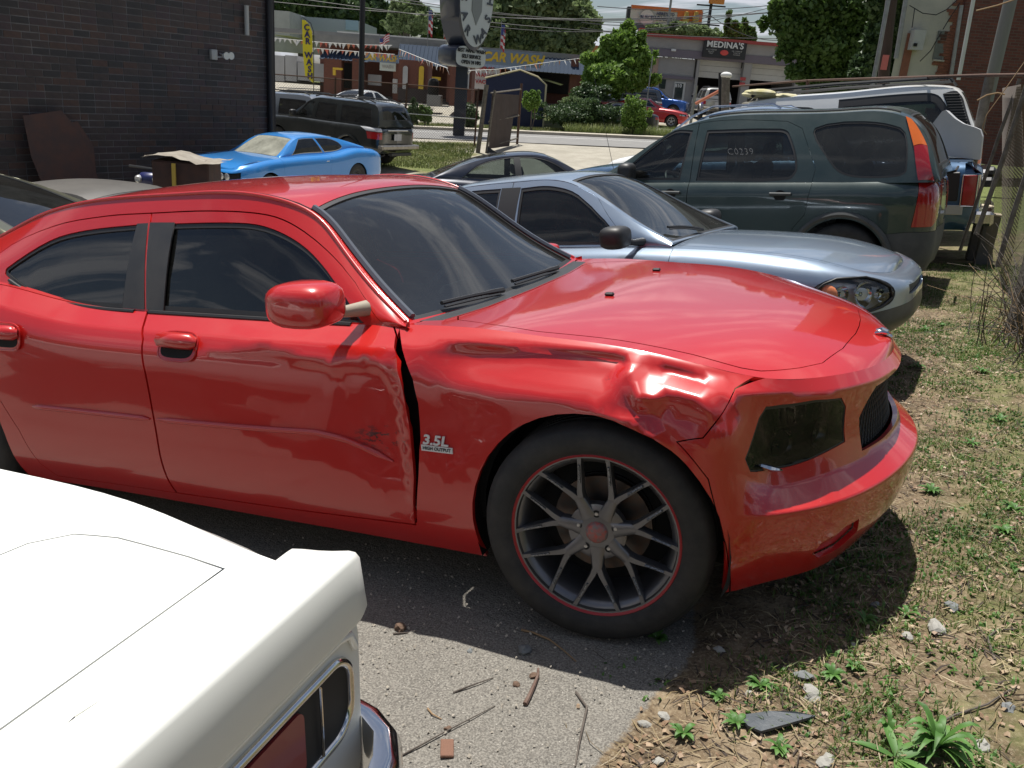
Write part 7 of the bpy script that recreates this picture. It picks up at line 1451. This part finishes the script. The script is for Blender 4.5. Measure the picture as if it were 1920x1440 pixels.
GB1=leafmat('bank_grass',(.045,.085,.015),(.10,.16,.03),(.20,.24,.07),.35); GB2=leafmat('clover_leaf',(.03,.09,.02),(.07,.17,.03),(.13,.25,.05),.3); STR=leafmat('dry_straw',(.13,.09,.045),(.25,.19,.10),(.42,.34,.20),.1)
clump('bank_grass','patchy thin grass growing on the dirt bank',scatter(11000,0,3.2,-2.2,7.5,fgrass),8,.034,.0035,GB1,1)
clump('low_weeds','small broad leaved weeds between the dry litter',scatter(4200,.05,2.6,-2.0,4.5,lambda x,y:fgrass(x,y)*.8+.03),6,.018,.011,GB2,2,.02)
# straw and leaf litter
def litter(name,label,n,f,lmin,lmax,wd,mt,seed,flat=.35,box=(0,2.9,-2.2,5.5)):
    q=random.Random(seed); V=[];F=[]
    for (x,y) in scatter(n,*box,f):
        z=gtop(x,y)+q.uniform(.001,.010); a=q.uniform(0,pi); l_=q.uniform(lmin,lmax)/2; w_=wd*q.uniform(.6,1.5)/2; dx,dy=math.cos(a)*l_,math.sin(a)*l_; tz=q.uniform(-flat,flat)*l_; ux,uy=-math.sin(a)*w_,math.cos(a)*w_; bend=q.uniform(-.25,.25)*l_; o=len(V); mx_,my_=-math.sin(a)*bend,math.cos(a)*bend; uz=q.uniform(-.6,.6)*w_
        V+=[(x-dx-ux,y-dy-uy,z-tz-uz),(x-dx+ux,y-dy+uy,z-tz+uz),(x+mx_+ux,y+my_+uy,z+.004+uz),(x+mx_-ux,y+my_-uy,z+.004-uz),(x+dx+ux*.4,y+dy+uy*.4,z+tz+uz),(x+dx-ux*.4,y+dy-uy*.4,z+tz-uz)]; F+=[(o,o+1,o+2,o+3),(o+3,o+2,o+4,o+5)]
    b=MB(); b.add(V,F,mt,smooth=False); k=b.build(name); tag(k,label,'litter',kind='stuff'); return k
fd=lambda x,y:(1 if dirtprob(x,y)>.03+.14*nz2(x,y,6) else .012)*(.35+.65*(nz2(x,y,2.6,9)>-.12))
litter('straw_litter','dry straw and grass stems scattered over the dirt bank',15000,fd,.012,.12,.0024,STR,5); litter('leaf_litter','small dead brown leaf flakes on the bank',9500,fd,.007,.024,.010,leafmat('dead_leaf',(.14,.075,.04),(.28,.18,.11),(.46,.36,.24),.1),6,.6)
litter('dark_litter','dark rotted twigs and crumbs on the bank',6000,fd,.015,.09,.004,mat('rotted_twig',(.045,.032,.024),.9),7,.2); litter('asphalt_grit','pale grit and crumbs loose on the asphalt',900,lambda x,y:1 if dirtprob(x,y)<.02 else 0,.004,.010,.006,mat('pale_grit',(.38,.34,.28),.9),8,.2,(-1.6,.4,-2.6,-.6))
# stones
STN=[mat('pale_stone',(.30,.29,.26),.85,noise=(20,.5,(.30,.29,.26)),bump=(40,.5)),mat('grey_stone',(.17,.18,.18),.85,noise=(20,.5,(.11,.115,.12)),bump=(40,.5)),mat('brown_stone',(.12,.075,.05),.9,bump=(40,.5))]
def ground_at(px,py):
    d=_r*(px-960)/1610+_u*(720-py)/1610+_f; t=.5
    for _ in range(60):
        P=CAM+d*t; e=P[2]-gtop(P[0],P[1]); t+=e/(-d[2]+.14)*.6
        if abs(e)<1e-4: break
    return CAM+d*t
def stone(name,label,px,py,s,mt,seed,sc=(1,1,.6),group=None,cat='stone'):
    P=ground_at(px,py); q=random.Random(seed); import bmesh
    bm=bmesh.new(); bmesh.ops.create_icosphere(bm,subdivisions=2,radius=s/2)
    for v in bm.verts:
        n_=mn.noise(v.co*(2.2/s)+Vector((seed,0,0)))*.55; v.co*=1+n_; v.co.x*=sc[0];v.co.y*=sc[1];v.co.z*=sc[2]
    me_=bpy.data.meshes.new(name); bm.to_mesh(me_); bm.free(); me_.materials.append(mt); o=bpy.data.objects.new(name,me_); COL.objects.link(o); o.location=(P[0],P[1],P[2]+s*sc[2]*.22); o.rotation_euler=(q.uniform(-.3,.3),q.uniform(-.3,.3),q.uniform(0,6)); return tag(o,label,cat,group)
stone('pebble','blue-grey angular stone on the asphalt below the front wheel',983,1222,.042,STN[1],1,(1,1,.8)); stone('pebble','small dark stone on the asphalt left of the grey one',881,1222,.018,STN[1],2); stone('pebble','round brown lump by the short thick twig, right of it',1000,1268,.026,STN[2],3); stone('pebble','dark brown lump below left of the thick twig',968,1285,.022,STN[2],4); stone('pine_cone','brown lump lying at the shade edge beside the white car',751,1180,.040,STN[2],5,(1,1,.8),cat='lump'); stone('pebble','small brown lump near the bottom centre of the asphalt',840,1367,.020,STN[2],6)
for i,(px,py,s_) in enumerate([(1507,1270,.045),(1521,1307,.050),(1700,1195,.038),(1755,1180,.055),(1785,1142,.050),(1550,1430,.045),(1245,1345,.03),(1210,1360,.035),(1640,1135,.03),(1840,1400,.04),(1350,1220,.03),(1405,1300,.022),(1890,1330,.035),(1235,1430,.03),(1600,1210,.022)]): stone('stone','pale weathered stone half sunk in the dirt bank',px,py,s_,STN[0] if i%4 else STN[1],30+i,(1.2,.9,.55),'pale stones on the dirt bank')
def twig(label,pts,r0,mt=None,name='twig'):
    P=[ground_at(x,y)+np.array([0,0,r0*.9+(.004 if 0<i<len(pts)-1 else 0)]) for i,(x,y) in enumerate(pts)]; b=MB(); n=len(P); b.tube([tuple(p-P[0]) for p in P],[r0*(1-.55*i/(n-1)) for i in range(n)],mt or BARK,6); o=b.build(name,loc=tuple(P[0])); return tag(o,label,'twig')
twig('short thick brown twig on the asphalt',[(984,1324),(992,1310),(1001,1290),(1008,1272),(1009,1257)],.0075,mat('twig_brown',(.10,.055,.04),.85,noise=(30,.5,(.2,.15,.12)))); twig('long thin twig running from under the front tyre',[(978,1183),(1000,1190),(1030,1203),(1055,1222),(1080,1242)],.0042,mat('twig_tan',(.26,.17,.09),.85)); twig('thin crooked twig beside the dark stain',[(742,1424),(790,1400),(830,1378),(880,1352),(928,1325)],.003); twig('short pale twig near the thin crooked one',[(802,1330),(810,1342),(828,1350)],.003,_m['twig_tan']); twig('twig crossing the dark stain on the asphalt',[(850,1300),(880,1290),(900,1283),(925,1272)],.0032); twig('small twig beside the brown lump at the shade edge',[(737,1190),(765,1188)],.004)
for i,(lab,p) in enumerate([('grey twig arching in the litter right of centre',[(1865,1240),(1850,1200),(1868,1185),(1905,1182)]),('long bare twig low in the bottom right litter',[(1740,1368),(1790,1345),(1850,1325),(1900,1290)]),('pale stem rising from the bank by the far kerb of weeds',[(1850,838),(1868,815),(1900,790),(1935,770)]),('twig at the left edge of the litter',[(1080,1300),(1100,1330),(1085,1400),(1078,1440)]),('forked straw coloured twig left of the slate',[(1305,1320),(1330,1345),(1350,1385)])]): twig(lab,p,.0045 if i!=2 else .003,_m['twig_tan'] if i in(2,4) else None)
P=ground_at(838,1408); b=MB(); b.box((0,0,.008),(.035,.062,.010),mat('bark_chip',(.17,.085,.055),.85,bump=(40,.6)),rz=.5,bev=.002); o=b.build('bark_chip',loc=tuple(P)); tag(o,'flat reddish bark chip on the asphalt near the bumper','bark chip')
pl=[ground_at(*p) for p in((1385,1350),(1440,1344),(1490,1348),(1527,1352),(1480,1368),(1425,1380),(1400,1372))]; c0_=np.mean(pl,0); b=MB(); V=[tuple(p-c0_+np.array([0,0,.016+.004*i%.01])) for i,p in enumerate(pl)]; n=len(V); b.add(V+[(v[0],v[1],v[2]-.008) for v in V],[tuple(range(n)),tuple(range(n,2*n))[::-1]]+[(i,(i+1)%n,n+(i+1)%n,n+i) for i in range(n)],mat('slate',(.06,.07,.08),.5,noise=(15,.5,(.10,.11,.12)),bump=(30,.3)),smooth=False); o=b.build('slate_shard',loc=tuple(c0_)); tag(o,'pointed dark slate shard lying in the straw','slate')
# broad-leaved weeds
WD1=leafmat('weed_leaf',(.05,.13,.025),(.09,.21,.04),(.16,.30,.07),.3)
def rosette(label,px,py,n,ln,wd,seed,up=.5,group=None,name='weed'):
    P=ground_at(px,py); q=random.Random(seed); b=MB(); V=[];F=[]
    for i in range(n):
        a=q.uniform(0,2*pi); l_=ln*q.uniform(.5,1.1); w_=wd*q.uniform(.7,1.2); u_=up*q.uniform(.4,1.3); dx,dy=math.cos(a),math.sin(a); o=len(V)
        for k in range(6):
            f=k/5; rr_=l_*f*(1-.15*u_); z=l_*u_*(f-.75*f*f)*1.5+.004; ww=w_*math.sin(pi*min(.97,.12+f*.85))*.5; V+=[(dx*rr_-dy*ww,dy*rr_+dx*ww,z+ww*.3),(dx*rr_,dy*rr_,z),(dx*rr_+dy*ww,dy*rr_-dx*ww,z+ww*.3)]
        for k in range(5): A=o+k*3; F+=[(A,A+1,A+4,A+3),(A+1,A+2,A+5,A+4)]
    b.add(V,F,WD1); o=b.build(name,loc=tuple(P)); return tag(o,label,'weed',group)
rosette('large plantain weed with long upright leaves at the bottom right',1755,1405,34,.125,.020,3,1.1); rosette('low weed with long drooping leaves left of the plantain',1680,1425,12,.15,.022,4,.3); rosette('thin upright weed by the plantain',1665,1380,9,.07,.012,5,1.3)
for i,(px,py,n,l_) in enumerate([(1745,925,26,.06),(1560,1270,26,.045),(1460,1405,20,.045),(1425,1290,22,.045),(1380,1360,20,.05),(1620,1165,16,.05),(1345,1310,18,.04),(1900,960,26,.06),(1735,620,18,.07),(1765,612,16,.06),(1700,1155,10,.05),(1230,1200,16,.045),(1280,1380,18,.045),(1880,1000,22,.06),(1840,700,18,.07),(1875,790,20,.06),(1820,835,18,.06),(1600,1255,14,.04),(1720,690,16,.07)]): rosette('small leafy green weed on the dirt bank',px,py,n,l_,.014,40+i,.8,'small weeds on the dirt bank')
# vines and dead brush at the right edge
br=thing('dead_brush','tangled bare brown brush against the fence at the right edge','brush',(1.62,3.6,gz(1.62,3.6))); b=MB(); q=random.Random(9)
for i in range(190):
    x0,y0=q.gauss(0,.18),q.gauss(0,.45); P=[Vector((x0,y0,0))]; d=Vector((q.gauss(.1,.35),q.gauss(0,.35),1)).normalized(); l_=q.uniform(.2,1.25)
    for k in range(5): d=(d+Vector((q.gauss(0,.22),q.gauss(0,.22),q.gauss(-.12,.15)))).normalized(); P.append(P[-1]+d*l_/5)
    b.tube([tuple(p) for p in P],[.004,.0035,.003,.0025,.002,.0012],BARK if i%3 else _m['twig_tan'],4,cap=False)
o=b.build('stems',br); o['kind']='stuff'
for i,(lab,pts) in enumerate([('bare pale twig curving above the pickup tail light',[(1832,188,6.5),(1850,178,6.5),(1870,174,6.5),(1884,177,6.5)]),('bare twig crossing the brick wall at upper right',[(1830,20,7),(1870,10,7),(1905,-2,7)]),('thin drooping twig by the white wagon tail',[(1925,110,6),(1890,160,6),(1850,215,6),(1842,240,6),(1850,252,6)])]):
    P=[at(*p) for p in pts]; b=MB(); b.tube([tuple(p-P[0]) for p in P],.006 if i!=2 else .003,_m['twig_tan'],5); o=b.build('branch',loc=tuple(P[0])); tag(o,lab,'branch')
